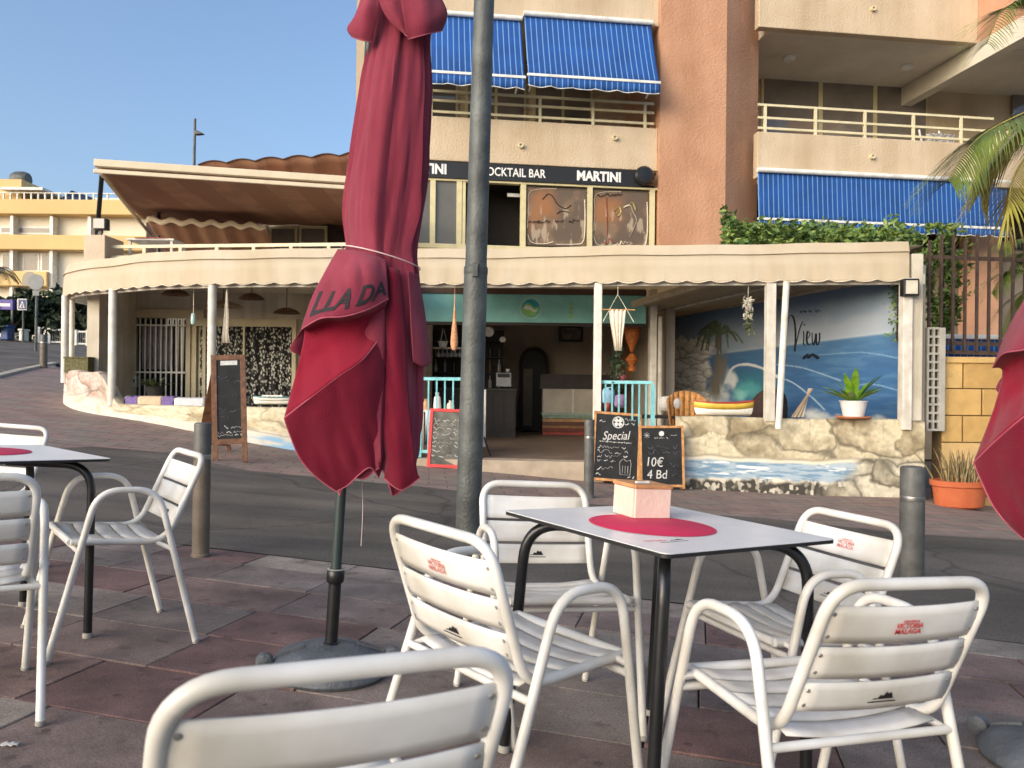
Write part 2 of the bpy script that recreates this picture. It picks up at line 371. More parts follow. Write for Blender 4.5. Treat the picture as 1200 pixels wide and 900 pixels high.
fp = [(-6.0, 7.6)] + top + [(9.5, 6.2), (14, 6), (14, 12), (5.6, 12)] + [(x, y + .3) for x, y, z in FRONT] + [(-8.0, 15.0)] + [gp(60, 427), gp(0, 441), (-17, 14), (-12, 6), (-5.2, 5.6)]
S(patch('pavement', fp, -.004, m_pave, .5), 'reddish paved footway in front of the cafe')
sr_ = [gp(60, 424.5), gp(0, 438)] + [(-34, 16), (-60, 40), (-60, 75), (-20, 75), (-9, 40), (-8.5, 22), (-8.2, 16)]
S(patch('side_road', sr_, .004, m_asph, 1.2), 'asphalt side street climbing past the yellow building')
kb = MB()
for px, py in ((60, 427), (40, 431), (20, 436), (0, 441)): pass
# pale kerb along the side street
ks = [gpix(64, 426), gpix(40, 431), gpix(20, 435.5), gpix(-10, 443)]
mb = MB()
for a, b in zip(ks[:-1], ks[1:]): mb.bar(a + Vector((0, 0, -.01)), b + Vector((0, 0, -.01)), .2, .1)
S(mb.build('kerb', mat('kerb_stone', srgb(170, 158, 140), .8, .1, 4, .3, 60)))

# near paving: each slab a piece of its own, laid in rows along the kerb on the tilted paving
paving = empty('terrace_paving', M=MG.copy()); paving['kind'] = 'structure'; paving['label'] = 'grey and dark red slab paving under the cafe chairs'
SL_COL = [srgb(127, 115, 108), srgb(137, 126, 117), srgb(118, 107, 101), srgb(147, 137, 127), srgb(124, 108, 102)]
SL_RED = [srgb(118, 92, 87), srgb(126, 101, 94), srgb(111, 86, 82), srgb(130, 108, 100)]
def slab_mat(i, c):
    m = mat('slab_%d' % i, c, .85, .11, 4.5, .30, 420)
    t = m.node_tree; b = t.nodes['Principled BSDF']; tc = t.nodes['Texture Coordinate']
    base = b.inputs['Base Color'].links[0].from_socket
    ge = t.nodes.new('ShaderNodeNewGeometry')
    n = t.nodes.new('ShaderNodeTexNoise'); n.inputs['Scale'].default_value = 2.1; n.inputs['Detail'].default_value = 9; n.inputs['Roughness'].default_value = .65
    t.links.new(ge.outputs['Position'], n.inputs['Vector'])
    r = t.nodes.new('ShaderNodeValToRGB'); r.color_ramp.elements[0].position = .36; r.color_ramp.elements[1].position = .62
    r.color_ramp.elements[0].color = (.60, .58, .57, 1); r.color_ramp.elements[1].color = (1.26, 1.23, 1.2, 1); t.links.new(n.outputs['Fac'], r.inputs[0])
    n4 = t.nodes.new('ShaderNodeTexNoise'); n4.inputs['Scale'].default_value = 190; n4.inputs['Detail'].default_value = 2; t.links.new(ge.outputs['Position'], n4.inputs['Vector'])
    r4 = t.nodes.new('ShaderNodeValToRGB'); r4.color_ramp.elements[0].position = .36; r4.color_ramp.elements[1].position = .68
    r4.color_ramp.elements[0].color = (.68, .68, .68, 1); r4.color_ramp.elements[1].color = (1.3, 1.28, 1.26, 1); t.links.new(n4.outputs['Fac'], r4.inputs[0])
    x = t.nodes.new('ShaderNodeMixRGB'); x.blend_type = 'MULTIPLY'; x.inputs[0].default_value = 1; t.links.new(base, x.inputs[1]); t.links.new(r.outputs[0], x.inputs[2])
    y = t.nodes.new('ShaderNodeMixRGB'); y.blend_type = 'MULTIPLY'; y.inputs[0].default_value = 1; t.links.new(x.outputs[0], y.inputs[1]); t.links.new(r4.outputs[0], y.inputs[2])
    n5 = t.nodes.new('ShaderNodeTexNoise'); n5.inputs['Scale'].default_value = 11; n5.inputs['Detail'].default_value = 4; t.links.new(ge.outputs['Position'], n5.inputs['Vector'])
    r5 = t.nodes.new('ShaderNodeValToRGB'); r5.color_ramp.elements[0].position = .30; r5.color_ramp.elements[1].position = .40; r5.color_ramp.elements[0].color = (.55, .53, .52, 1); r5.color_ramp.elements[1].color = (1, 1, 1, 1); t.links.new(n5.outputs['Fac'], r5.inputs[0])
    v5 = t.nodes.new('ShaderNodeTexVoronoi'); v5.inputs['Scale'].default_value = 5.5; t.links.new(ge.outputs['Position'], v5.inputs['Vector'])
    r6 = t.nodes.new('ShaderNodeValToRGB'); r6.color_ramp.elements[0].position = .075; r6.color_ramp.elements[1].position = .10; r6.color_ramp.elements[0].color = (.5, .48, .47, 1); r6.color_ramp.elements[1].color = (1, 1, 1, 1); t.links.new(v5.outputs['Distance'], r6.inputs[0])
    for rr_ in (r5, r6):
        z_ = t.nodes.new('ShaderNodeMixRGB'); z_.blend_type = 'MULTIPLY'; z_.inputs[0].default_value = .8; t.links.new(y.outputs[0], z_.inputs[1]); t.links.new(rr_.outputs[0], z_.inputs[2]); y = z_
    t.links.new(y.outputs[0], b.inputs['Base Color'])
    return m
SM = [slab_mat(i, c) for i, c in enumerate(SL_COL)]; SR = [slab_mat(10 + i, c) for i, c in enumerate(SL_RED)]
slab_mesh = {}
def slab(L, W, mm):
    k = (round(L, 2), round(W, 2), mm.name)
    if k not in slab_mesh:
        b = MB(); e = .004; l, w2 = L / 2 - .003, W / 2 - .003
        ring = lambda d, z: [(-l + d, -w2 + d, z), (l - d, -w2 + d, z), (l - d, w2 - d, z), (-l + d, w2 - d, z)]
        vs = ring(0, -.045) + ring(0, -.003) + ring(e, 0)
        fs = [(3, 2, 1, 0), (8, 9, 10, 11)] + [(a * 4 + k_, a * 4 + (k_ + 1) % 4, a * 4 + 4 + (k_ + 1) % 4, a * 4 + 4 + k_) for a in (0, 1) for k_ in range(4)]
        b.add(vs, fs); me = bpy.data.meshes.new('slab'); me.from_pydata(b.v, [], b.f); me.update(); me.materials.append(mm); slab_mesh[k] = me
    return slab_mesh[k]
ang = math.atan2(kd.y, kd.x); rs = random.Random(41)
row = 0; dist = 0.0
while dist < 4.9:
    W = .30 if row == 0 else .40
    t = -1.6 + (row % 3) * .23
    while t < 5.4:
        L = rs.choice((.6, .6, .6, .8))
        c = K0 + kd * (t + L / 2) - kn * (dist + W / 2)
        depth = c.y
        if depth > .35 and abs(c.x) < depth * .72 + .55:
            red = rs.random() < .36
            o = bpy.data.objects.new('slab', slab(L, W, rs.choice(SR if red else SM))); col.objects.link(o); o.parent = paving
            o.location = (c.x, c.y, rs.uniform(-.0035, .0)); o.rotation_euler = (rs.gauss(0, .0035), rs.gauss(0, .0035), ang + rs.gauss(0, .003))
        t += L
    dist += W; row += 1

# a few bits of litter on the slabs
for px, py, sz, lab in ((12, 874, .022, 'small white paper scrap on the paving at the lower left'), (500, 700, .012, 'pale cigarette end on the paving by the parasol')):
    p = onG(px, py); P = [[(x, y, .003 + .006 * math.sin(x * 200 + y * 90) ** 2) for x in np.linspace(-sz, sz, 6)] for y in np.linspace(-sz * .5, sz * .5, 5)]
    o = MB().grid(P).build('paper_scrap', mat('litter_paper', srgb(214, 210, 200), .9), None, True, solid=.0008); o.matrix_world = rot2(MG, (p.x, p.y, 0), R(px)); T(o, lab, 'litter')
# ================================================================== FOREGROUND: chairs, tables, parasols
m_white = mat('white_paint_metal', srgb(224, 222, 217), .40, .03, 5, .012, 60, spec=.5, stain=srgb(186, 180, 167))
m_seat = mat('white_slat', srgb(214, 210, 203), .38, .05, 9, .04, 60, stain=srgb(186, 180, 168))
m_rivet = mat('rivet_steel', (.42, .40, .37), .4, .1, 30, metal=.8)
m_cap = mat('grey_plastic_foot', srgb(150, 146, 138), .6)
m_redprint = mat('red_print', srgb(196, 62, 58), .5)
m_fadeprint = mat('faded_red_print', srgb(206, 120, 112), .5)
m_blackprint = mat('black_print', srgb(28, 26, 26), .5)
m_blackm = mat('black_painted_tube', (.012, .012, .013), .32, .2, 20, .03, 200)
TUBE = .0125
def make_chair():
    root = empty('armchair')
    # back frame running down and forward into the seat rails: one bent tube
    p = fillet([(-.201, .20, .425), (-.201, -.135, .405), (-.201, -.267, .74), (.201, -.267, .74), (.201, -.135, .405), (.201, .20, .425)], [0, .075, .075, .075, .075, 0], 8)
    MB().tube(p, TUBE, 12).build('back_frame', m_white, root, True)
    MB().tube([(-.201, .20, .425), (.201, .20, .425)], TUBE, 10).build('seat_front_rail', m_white, root, True)
    for s in (-1, 1):
        q = fillet([(s * .25, .26, .0), (s * .241, .129, .619), (s * .241, -.085, .619), (s * .25, -.266, .0)], [0, .085, .085, 0], 9)
        leg = MB().tube(q, TUBE, 12).build('arm_and_legs', m_white, root, True)
        for y in (.26, -.266):
            MB().lathe([(.0138, .0), (.0142, .004), (.0138, .014)], 10, Matrix.Translation((s * .25, y, 0))).build('foot_cap', m_cap, leg, True)
    for y0, z0 in ((-.153, .388), (.175, .392)):
        MB().tube([(-.243, y0, z0), (.243, y0, z0)], .010, 10).build('stretcher', m_white, root, True)
    for s in (-1, 1):
        MB().tube([(s * .201, .17, .422), (s * .243, .165, .42)], .009, 8).build('bracket', m_white, root, True)
        MB().tube([(s * .201, -.10, .407), (s * .243, -.155, .38)], .009, 8).build('bracket', m_white, root, True)
    # seat slats, lying across, slightly dished
    for i in range(5):
        y0 = -.150 + i * .070; y1 = y0 + .063
        P = []
        for yy in np.linspace(y0, y1, 4):
            rowp = []
            for x in np.linspace(-.196, .196, 9):
                z = .409 + (yy + .135) * .055 - .016 * (1 - (x / .196) ** 2)
                edge = min(yy - y0, y1 - yy); z -= .004 if edge < .002 else 0
                rowp.append((x, yy, z + .006))
            P.append(rowp)
        MB().grid(P).build('seat_slat', m_seat, root, True, solid=.004)
    # back slats: curved a little backwards
    A, B = Vector((0, -.267, .74)), Vector((0, -.151, .418)); ax_ = (B - A); nb = Vector((0, -ax_.z, ax_.y)).normalized()
    if nb.y > 0: nb = -nb
    sl = []
    for a, b in ((.13, .375), (.405, .62), (.65, .85)):
        P = []
        for t in np.linspace(a, b, 5):
            k = (t - (a + b) / 2) / ((b - a) / 2)
            P.append([tuple(A + ax_ * t + Vector((x, 0, 0)) + nb * (.012 * (1 - (x / .19) ** 2) + .0035 * (1 - k * k))) for x in np.linspace(-.194, .194, 11)])
        o = MB().grid(P).build('back_slat', m_white, root, True, solid=.004); sl.append((o, a, b))
        for s in (-1, 1):
            for t in (a + .05, b - .05):
                c = A + ax_ * t + Vector((s * .182, 0, 0)) + nb * .004
                MB().lathe([(.0052, 0), (.0045, .002), (.0022, .0032), (.0008, .0022)], 10, face_M(c, (1, 0, 0), -ax_) @ Matrix.Diagonal((1, 1, 1, 1))).build('rivet', m_rivet, o, True)
    # prints on both faces of the back: red beer name on the top slat, black hill on the bottom slat
    up = (-ax_).normalized()
    for s in (1, -1):                                   # s=1: rear face
        fx = Vector((1, 0, 0)) * s; off = nb * s * .0185 if s == 1 else -nb * (-.0085)
        o0 = A + ax_ * .2525 + (nb * .0200 if s == 1 else nb * .0115)
        text('CERVEZAS', .0072, m_redprint, sl[0][0], face_M(o0 + up * .0125, fx, up), 'print', .0004, sx=1.25)
        text('VICTORIA', .0165, m_redprint, sl[0][0], face_M(o0 + up * .002, fx, up), 'print', .0004, sx=.92, bold=.0001)
        text('MALAGA', .0165, m_redprint, sl[0][0], face_M(o0 - up * .0115, fx, up), 'print', .0004, sx=1.02, bold=.0001)
        o2 = A + ax_ * .745 + (nb * .0200 if s == 1 else nb * .0115)
        F_ = face_M(o2, fx, up)
        hill = [(-.026, -.006), (-.020, -.003), (-.014, -.005), (-.007, .004), (.0, .001), (.006, .011), (.013, .006), (.019, .009), (.027, -.006)]
        MB().prism([F_ @ Vector((x, y, -.0003)) for x, y in hill], (0, 0, 0), nb * (s * .0006)).build('print', m_blackprint, sl[2][0])
        MB().prism([F_ @ Vector((x, y, -.0003)) for x, y in ((-.036, -.0115), (.036, -.0115), (.036, -.0140), (-.036, -.0140))], (0, 0, 0), nb * (s * .0006)).build('print', m_blackprint, sl[2][0])
    return root
chair0 = make_chair()
chair_spots = [   # x, y on the paving, heading, label
    (.732, 1.802, 19.4, 'white armchair with clear red print, its back to us right of the table'),
    (-1.571, 3.195, 129.5, 'white armchair seen side-on in front of the tall round bollard, turned to the cut-off table'),
    (.041, 2.024, -48.9, 'white armchair between the parasol pole and the table, back towards us'),
    (.176, 2.692, -164.8, 'white armchair behind the table beside the lamp post, facing us'),
    (.879, 2.444, 112.2, 'white armchair behind the right table corner, in front of the dark round bollard'),
    (-.276, 1.132, 26.7, 'nearest white chair back with rivets, cut off by the lower picture edge'),
    (-1.70, 2.42, 36.0, 'white armchair at the left picture edge, its back to us before the table'),
    (-2.73, 4.02, 170.0, 'white chair of which only the top bar shows beyond the cut-off table'),
]
for i, (x, y, a, lab) in enumerate(chair_spots):
    o = chair0 if i == 0 else copy_tree(chair0)
    o.matrix_world = rot2(MG, (x, y, 0), R(a))
    T(o, lab, 'chair', 'white cafe armchairs')
    drop = {1: 'red', 3: 'red', 5: 'all', 7: 'all'}.get(i)
    if drop:                                            # worn or missing prints
        for sl_ in [c for c in o.children if c.name.startswith('back_slat')]:
            for c in [c for c in sl_.children if c.name.startswith('print') and (drop == 'all' or c.data.materials[0] == m_redprint)]: bpy.data.objects.remove(c)
    if i in (2, 4):                                     # sun-bleached prints
        for sl_ in [c for c in o.children if c.name.startswith('back_slat')]:
            for c in [c for c in sl_.children if c.name.startswith('print') and c.data.materials[0] == m_redprint]: c.data = c.data.copy(); c.data.materials[0] = m_fadeprint
    if i == 5:                                          # the nearest chair has plain legs and no arms
        for c in [c for c in o.children if c.name.startswith(('arm_and_legs', 'bracket', 'stretcher'))]:
            for d in list(c.children): bpy.data.objects.remove(d)
            bpy.data.objects.remove(c)
        for s in (-1, 1):
            for q in ([(s * .201, .19, .41), (s * .215, .235, 0)], [(s * .201, -.10, .40), (s * .212, -.235, 0)]):
                MB().tube(q, TUBE, 12).build('leg', m_white, o, True)
        for y0, z0 in ((-.16, .2), (.21, .2)): MB().tube([(-.207, y0, z0), (.207, y0, z0)], .010, 10).build('stretcher', m_white, o, True)

m_top = mat('white_laminate', srgb(226, 225, 222), .28, .03, 12, spec=.5)
m_edge = mat('black_laminate_core', (.015, .014, .014), .5)
def make_table():
    root = empty('cafe_table'); h = .338; zt = .717
    def rr(hw, r_, n=6):
        out = []
        for cx_, cy_, a0 in ((hw - r_, hw - r_, 0), (-hw + r_, hw - r_, 90), (-hw + r_, -hw + r_, 180), (hw - r_, -hw + r_, 270)):
            out += [(cx_ + r_ * math.cos(R(a0 + 90 * k / n)), cy_ + r_ * math.sin(R(a0 + 90 * k / n)), 0) for k in range(n + 1)]
        return out
    tp = MB().prism(rr(h, .022), (0, 0, zt - .011), (0, 0, zt - .0012)).build('table_edge', m_edge, root)
    MB().prism(rr(h - .0008, .022), (0, 0, zt - .0012), (0, 0, zt + .0006)).build('tabletop', m_top, root)
    for sx_, sy_ in ((1, 1), (-1, 1), (-1, -1), (1, -1)):
        p = fillet([(sx_ * .06, sy_ * .06, zt - .03), (sx_ * .285, sy_ * .285, zt - .03), (sx_ * .305, sy_ * .305, 0)], [0, .11, 0], 10)
        l = MB().tube(p, .0165, 12).build('leg', m_blackm, root, True)
        MB().lathe([(.019, 0), (.0195, .006), (.018, .02)], 12, Matrix.Translation((sx_ * .305, sy_ * .305, 0))).build('foot_cap', m_cap, l, True)
        MB().lathe([(.013, zt - .035), (.013, zt - .0115)], 10, Matrix.Translation((sx_ * .20, sy_ * .20, 0))).build('spacer', m_cap, l)
    MB().lathe([(.05, zt - .046), (.07, zt - .04), (.07, zt - .02), (.05, zt - .013)], 20).build('hub', m_blackm, root, True)
    F_ = Matrix.Translation((.12, -.285, zt + .0010))
    text('VICTORIA', .016, m_redprint, root, Matrix.Translation((-.235, -.2, zt + .0010)) @ Matrix.Rotation(R(-8), 4, 'Z'), 'print', .0002)
    hill = [(-.02, 0), (-.01, .006), (0, .003), (.012, .012), (.03, 0)]
    MB().prism([(x - .17, y - .208, zt + .0007) for x, y in hill], (0, 0, 0), (0, 0, .0004)).build('print', m_blackprint, root)
    MB().prism([(x - .19, y - .221, zt + .0007) for x, y in ((-.05, 0), (.05, 0), (.05, -.003), (-.05, -.003))], (0, 0, 0), (0, 0, .0004)).build('print', m_blackprint, root)
    return root
tab0 = make_table(); tab0.matrix_world = rot2(MG, (.467, 2.29, 0), R(34.7))
T(tab0, 'square white cafe table with black bent legs carrying the napkin box', 'table', 'white cafe tables')
tab1 = copy_tree(tab0); tab1.matrix_world = rot2(MG, (-2.06, 3.09, 0), R(-37))
T(tab1, 'white cafe table with black edge cut off by the left picture edge', 'table', 'white cafe tables')
m_mat = mat('crimson_placemat', srgb(205, 36, 78), .7, .05, 8, .1, 200)
def placemat(px, py, lab, p=None):
    c = p or onG(px, py, .719)
    o = empty('placemat', M=rot2(MG, (c.x, c.y, .7182), 0))
    MB().lathe([(.0, .0), (.178, .0), (.181, .0012), (.178, .0024), (.0, .0026)], 48, cap=False).build('mat_disc', m_mat, o, True)
    MB().lathe([(.168, .0024), (.1695, .0030), (.171, .0024)], 48, cap=False).build('stitched_rim', mat('placemat_rim', srgb(178, 26, 64), .7), o, True)
    return T(o, lab, 'placemat', 'round red placemats')
c_mat = onG(764, 615, .719)
placemat(0, 0, 'round crimson placemat under the napkin box', c_mat)
placemat(0, 0, 'round crimson placemat on the table at the left picture edge', Vector((-2.10, 3.12, 0)))
cb = onG(751, 603, .722)
nb_ = empty('napkin_box', M=rot2(MG, (cb.x, cb.y, .7213), R(22)))
m_box = mat('pale_pink_wood', srgb(226, 200, 184), .6, .07, 5, .12, 60, stain=srgb(214, 182, 165)); m_bw = mat('orange_wood', srgb(196, 140, 92), .5, .15, 14, .1, 60)
w_, hh = .062, .088
b = MB()
for s in (-1, 1):
    b.box(-w_, w_, s * w_ - .004, s * w_ + .004, 0, hh); b.box(s * w_ - .004, s * w_ + .004, -w_ + .0045, w_ - .0045, 0, hh - .0006)
b.box(-w_ + .0045, w_ - .0045, -w_ + .0045, w_ - .0045, .001, .006)
b.build('box_body', m_box, nb_, bevel=.0015)
b = MB()
for s in (-1, 1):
    b.box(-w_ - .004, w_ + .004, s * .043 - .026, s * .043 + .026, hh + .0008, hh + .012)
    b.box(s * .05 - .0165, s * .05 + .0165, -.0165, .0165, hh + .0008, hh + .0114)
b.build('wooden_lid', m_bw, nb_, bevel=.0015)
b = MB()
P = [[(x, .008 * math.sin(x * 60) * (z / .03) , hh - .01 + z) for x in np.linspace(-.03, .03, 9)] for z in np.linspace(0, .026, 5)]
b.grid(P); b.build('napkin', mat('paper_napkin', srgb(240, 236, 228), .9), nb_, True, solid=.002)
T(nb_, 'pale wooden napkin box with orange lid on the red placemat', 'napkin box')

# ------------------------------------------------------------------ closed parasol
m_cloth = streaks(mat('parasol_cloth', srgb(146, 62, 78), .92, .10, 2.2, .5, 420, spec=.08, sheen=.12, stain=srgb(126, 44, 62)), .82, 9)
m_cloth2 = mat('parasol_cloth_dark', srgb(116, 26, 46), .9, .12, 2.2, .5, 420, spec=.08, sheen=.1, stain=srgb(94, 16, 34))  # darker, more saturated red for the lower panels
m_lining = mat('parasol_lining', srgb(126, 12, 38), .85, .06, 3.0, .3, 260, spec=.2, sheen=.15)
m_hem = mat('parasol_hem', srgb(166, 78, 94), .85, .05, 10)
m_pole = mat('green_grey_pole', srgb(46, 58, 56), .4, .15, 9, .05, 80)
m_socket = mat('black_socket', (.010, .010, .011), .35, .2, 20)
m_basem = mat('grey_parasol_base', srgb(88, 92, 96), .55, .15, 7, .3, 70, stain=srgb(66, 69, 72))
m_rope = mat('white_cord', srgb(225, 200, 196), .8)
PB = onG(388, 754, .10); PBx, PBy = PB.x, PB.y
def catmull(P, n):
    P = [Vector(p) for p in P]; out = []
    for i in range(len(P) - 1):
        p0, p1, p2, p3 = P[max(i - 1, 0)], P[i], P[i + 1], P[min(i + 2, len(P) - 1)]
        for k in range(n):
            t = k / n; out.append(.5 * ((2 * p1) + (p2 - p0) * t + (2 * p0 - 5 * p1 + 4 * p2 - p3) * t * t + (3 * p1 - p0 - 3 * p2 + p3) * t ** 3))
    out.append(P[-1]); return out
def loft(rows, nu, nv):
    a = [catmull(r_, nu) for r_ in rows]; cols = list(zip(*a)); cols = [catmull(c, nv) for c in cols]
    G_ = [list(r_) for r_ in zip(*cols)]; H_, W_ = len(G_), len(G_[0])
    for i in range(H_):                        # slack wrinkles, none at the edges
        for j in range(W_):
            e = min(1, i / 4, (H_ - 1 - i) / 4) * min(1, j / 3, (W_ - 1 - j) / 3)
            G_[i][j] = G_[i][j] + Vector((0, -1, 0)) * (wrinkle(G_[i][j]) * .022 * e)
    return G_
def wrinkle(p):
    u, v = p.x * 9 + p.z * 3.0, p.z * 7 - p.x * 4
    return float(fbm(np.array(u), np.array(v), 5, 3)) - .5 + .5 * (abs(float(vnoise(np.array(u * 1.7), np.array(v * .9), 9)) - .5) * 2 - .5)
def UL(px, py, off=0.0):                       # point near the pole, 'off' metres in front of it, in pole coordinates
    d = RG @ ray(px, py); t = (PBy - off) / d[1]; p = np.array([0, 0, CAM[2]]) + d * t
    return Vector((p[0] - PBx, p[1] - PBy, p[2]))
def make_parasol():
    root = empty('closed_parasol')
    bs = MB().lathe([(.215, 0), (.222, .012), (.216, .035), (.19, .062), (.12, .088), (.06, .100), (.0, .102)], 40, cap=True).build('base', m_basem, root, True)
    for a in (200, 20):
        c, s_ = math.cos(R(a)), math.sin(R(a))
        MB().lathe([(.022, -.02), (.032, -.014), (.032, .014), (.022, .02)], 16, Matrix.Translation((.235 * c, .235 * s_, .045)) @ Matrix.Rotation(R(a), 4, 'Z') @ Matrix.Rotation(R(90), 4, 'X')).build('wheel', m_basem, bs, True)
        MB().bar((.10 * c, .10 * s_ , .098), (.19 * c, .19 * s_, .066), .02, .012).build('rib', m_basem, bs)
    MB().lathe([(.030, .098), (.030, .104), (.0235, .108), (.0235, .325), (.030, .33), (.033, .335), (.033, .37), (.029, .376), (.022, .378)], 24).build('socket', m_socket, root, True)
    MB().lathe([(.0315, .3765), (.0325, .3785), (.0245, .3805)], 24, cap=False).build('socket_ring', m_cap, root, True)
    MB().tube([(0, 0, .30), (0, 0, 2.62)], .0195, 18).build('pole', m_pole, root, True)
    # canopy: rings of folds hanging from the crown
    rows = [(-78, 458, 476), (-50, 440, 500), (-20, 436, 512), (10, 435, 510), (50, 431, 506), (100, 421, 508), (150, 413, 507), (200, 405, 505), (250, 400, 500), (292, 402, 491),
            (320, 398, 493), (360, 392, 496), (400, 384, 498), (450, 378, 499), (500, 372, 499), (535, 374, 497), (560, 378, 494)]
    nth = 144; rings = []
    for i, (py, x0, x1) in enumerate(rows):
        a, b_ = UL(x0, py), UL(x1, py); c = (a + b_) / 2; hw = (b_ - a).length / 2
        f = i / (len(rows) - 1); ring = []
        tie = math.exp(-((py - 292) / 30.0) ** 2)
        for k in range(nth):
            th = 2 * math.pi * k / nth
            # flat pleats of uneven width that lap over each other, with slack creases
            q_ = (th / (2 * math.pi) * 6 + .35 * math.sin(th * 2 + .6) + .10 * math.sin(f * 7 + th) + .55) % 1.0
            saw = (q_ ** 1.6) if q_ < .93 else (1 - q_) / .07 * (.93 ** 1.6)
            crease = .045 * math.sin(5 * th + 6 * f + 1.5 * math.sin(3 * th + 4 * f)) + .03 * math.sin(11 * th - 9 * f + 2 * math.sin(th * 2))
            amp = (.17 + .10 * f) * (1 - .25 * tie)
            r_ = 1 - amp * (1 - saw) * .95 + crease * (.5 + .6 * f)
            zz = c.z
            if i == len(rows) - 1: zz += .040 * math.sin(4 * th + 1.0) + .022 * math.sin(9 * th)
            if i == len(rows) - 2: zz += .020 * math.sin(4 * th + 1.0)
            r_ += wrinkle(Vector((th * .35 + 3, 0, c.z))) * .10
            ring.append(Vector((c.x + math.cos(th) * hw * r_, c.y + math.sin(th) * hw * .82 * r_, zz)))
        rings.append(ring)
    cols = [catmull([rings[i][k] for i in range(len(rings))], 4) for k in range(nth)]
    G_ = [[cols[k % nth][j] for k in range(nth + 1)] for j in range(len(cols[0]))]
    cn = MB().grid(G_).build('canopy', m_cloth, root, True, solid=.003)
    MB().tube(G_[-1][:-1], .0028, 6, closed=True).build('hem', m_hem, cn, True)
    # the front panel: hangs over the tie with the lettering, folds back to show its lining, then falls to the hem
    rowsA = [[UL(396, 292, .115), UL(410, 293, .135), UL(425, 296, .145), UL(440, 300, .140), UL(452, 305, .120)],
             [UL(379, 322, .150), UL(400, 321, .190), UL(420, 320, .205), UL(438, 319, .185), UL(453, 318, .140)],
             [UL(365, 350, .170), UL(390, 348, .225), UL(415, 343, .235), UL(438, 338, .205), UL(454, 333, .150)],
             [UL(353, 386, .190), UL(376, 373, .245), UL(402, 371, .250), UL(430, 363, .225), UL(455, 350, .160)]]
    PA = loft(rowsA, 8, 6)
    fl = MB().grid(PA).build('lettered_valance', m_cloth, root, True, solid=.0025)
    MB().tube(PA[-1], .0028, 6).build('hem', m_hem, fl, True)
    rowsB = [[UL(353, 386, .188), UL(376, 373, .243), UL(402, 371, .248), UL(430, 363, .223), UL(455, 350, .158)],
             [UL(357, 391, .150), UL(380, 380, .165), UL(404, 378, .175), UL(428, 371, .160), UL(450, 362, .130)],
             [UL(349, 430, .165), UL(375, 415, .170), UL(400, 402, .170), UL(420, 394, .160), UL(437, 384, .130)],
             [UL(333, 490, .215), UL(364, 466, .235), UL(398, 440, .235), UL(424, 422, .210), UL(441, 400, .150)]]
    PBm = loft(rowsB, 8, 6)
    MB().grid(PBm).build('lining_fold', m_lining, root, True, solid=.0025)
    rowsC = [[UL(333, 490, .214), UL(364, 466, .233), UL(398, 440, .233), UL(424, 422, .208), UL(442, 400, .148)],
             [UL(339, 508, .205), UL(370, 492, .215), UL(402, 470, .215), UL(430, 452, .195), UL(450, 430, .140)],
             [UL(352, 538, .185), UL(380, 524, .190), UL(406, 508, .190), UL(430, 500, .180), UL(451, 490, .130)],
             [UL(372, 560, .165), UL(396, 552, .165), UL(414, 538, .170), UL(432, 530, .165), UL(452, 530, .120)],
             [UL(394, 576, .150), UL(408, 568, .150), UL(421, 556, .155), UL(434, 548, .155), UL(444, 560, .120)]]
    PC = loft(rowsC, 8, 6)
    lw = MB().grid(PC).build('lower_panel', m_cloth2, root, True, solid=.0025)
    MB().tube(PC[0], .0030, 6).build('hem', m_hem, lw, True); MB().tube(PC[-1], .0028, 6).build('hem', m_hem, lw, True)
    MB().tube([r_[0] for r_ in PC], .0026, 6).build('hem', m_hem, lw, True)
    # a folded tip behind on the left, a loose pleat on the right
    rowsD = [[UL(372, 372, .05), UL(362, 378, .08), UL(354, 386, .10)], [UL(366, 395, .05), UL(352, 400, .09), UL(340, 408, .10)], [UL(364, 420, .04), UL(356, 418, .07), UL(350, 416, .09)]]
    MB().grid(loft(rowsD, 6, 6)).build('corner_fold', m_cloth, root, True, solid=.003)
    rowsE = [[UL(478, 318, .09), UL(486, 320, .04), UL(490, 322, -.02)], [UL(480, 350, .10), UL(491, 352, .04), UL(496, 355, -.03)], [UL(482, 390, .105), UL(496, 395, .05), UL(502, 398, -.03)], [UL(484, 424, .09), UL(497, 430, .05), UL(505, 424, -.03)]]
    MB().grid(loft(rowsE, 6, 6)).build('corner_fold', m_cloth, root, True, solid=.003)
    rowsF = [[UL(451, 312, .105), UL(460, 314, .120), UL(468, 316, .10)], [UL(450, 380, .115), UL(462, 380, .135), UL(474, 380, .11)], [UL(448, 445, .125), UL(463, 442, .145), UL(477, 440, .115)], [UL(449, 500, .130), UL(465, 505, .150), UL(482, 500, .12)], [UL(452, 545, .125), UL(470, 556, .145), UL(488, 548, .11)], [UL(450, 560, .12), UL(470, 574, .130), UL(492, 560, .10)]]
    PF = loft(rowsF, 6, 6); pf = MB().grid(PF).build('lower_panel', m_cloth2, root, True, solid=.003); MB().tube(PF[-1], .0028, 6).build('hem', m_hem, pf, True)
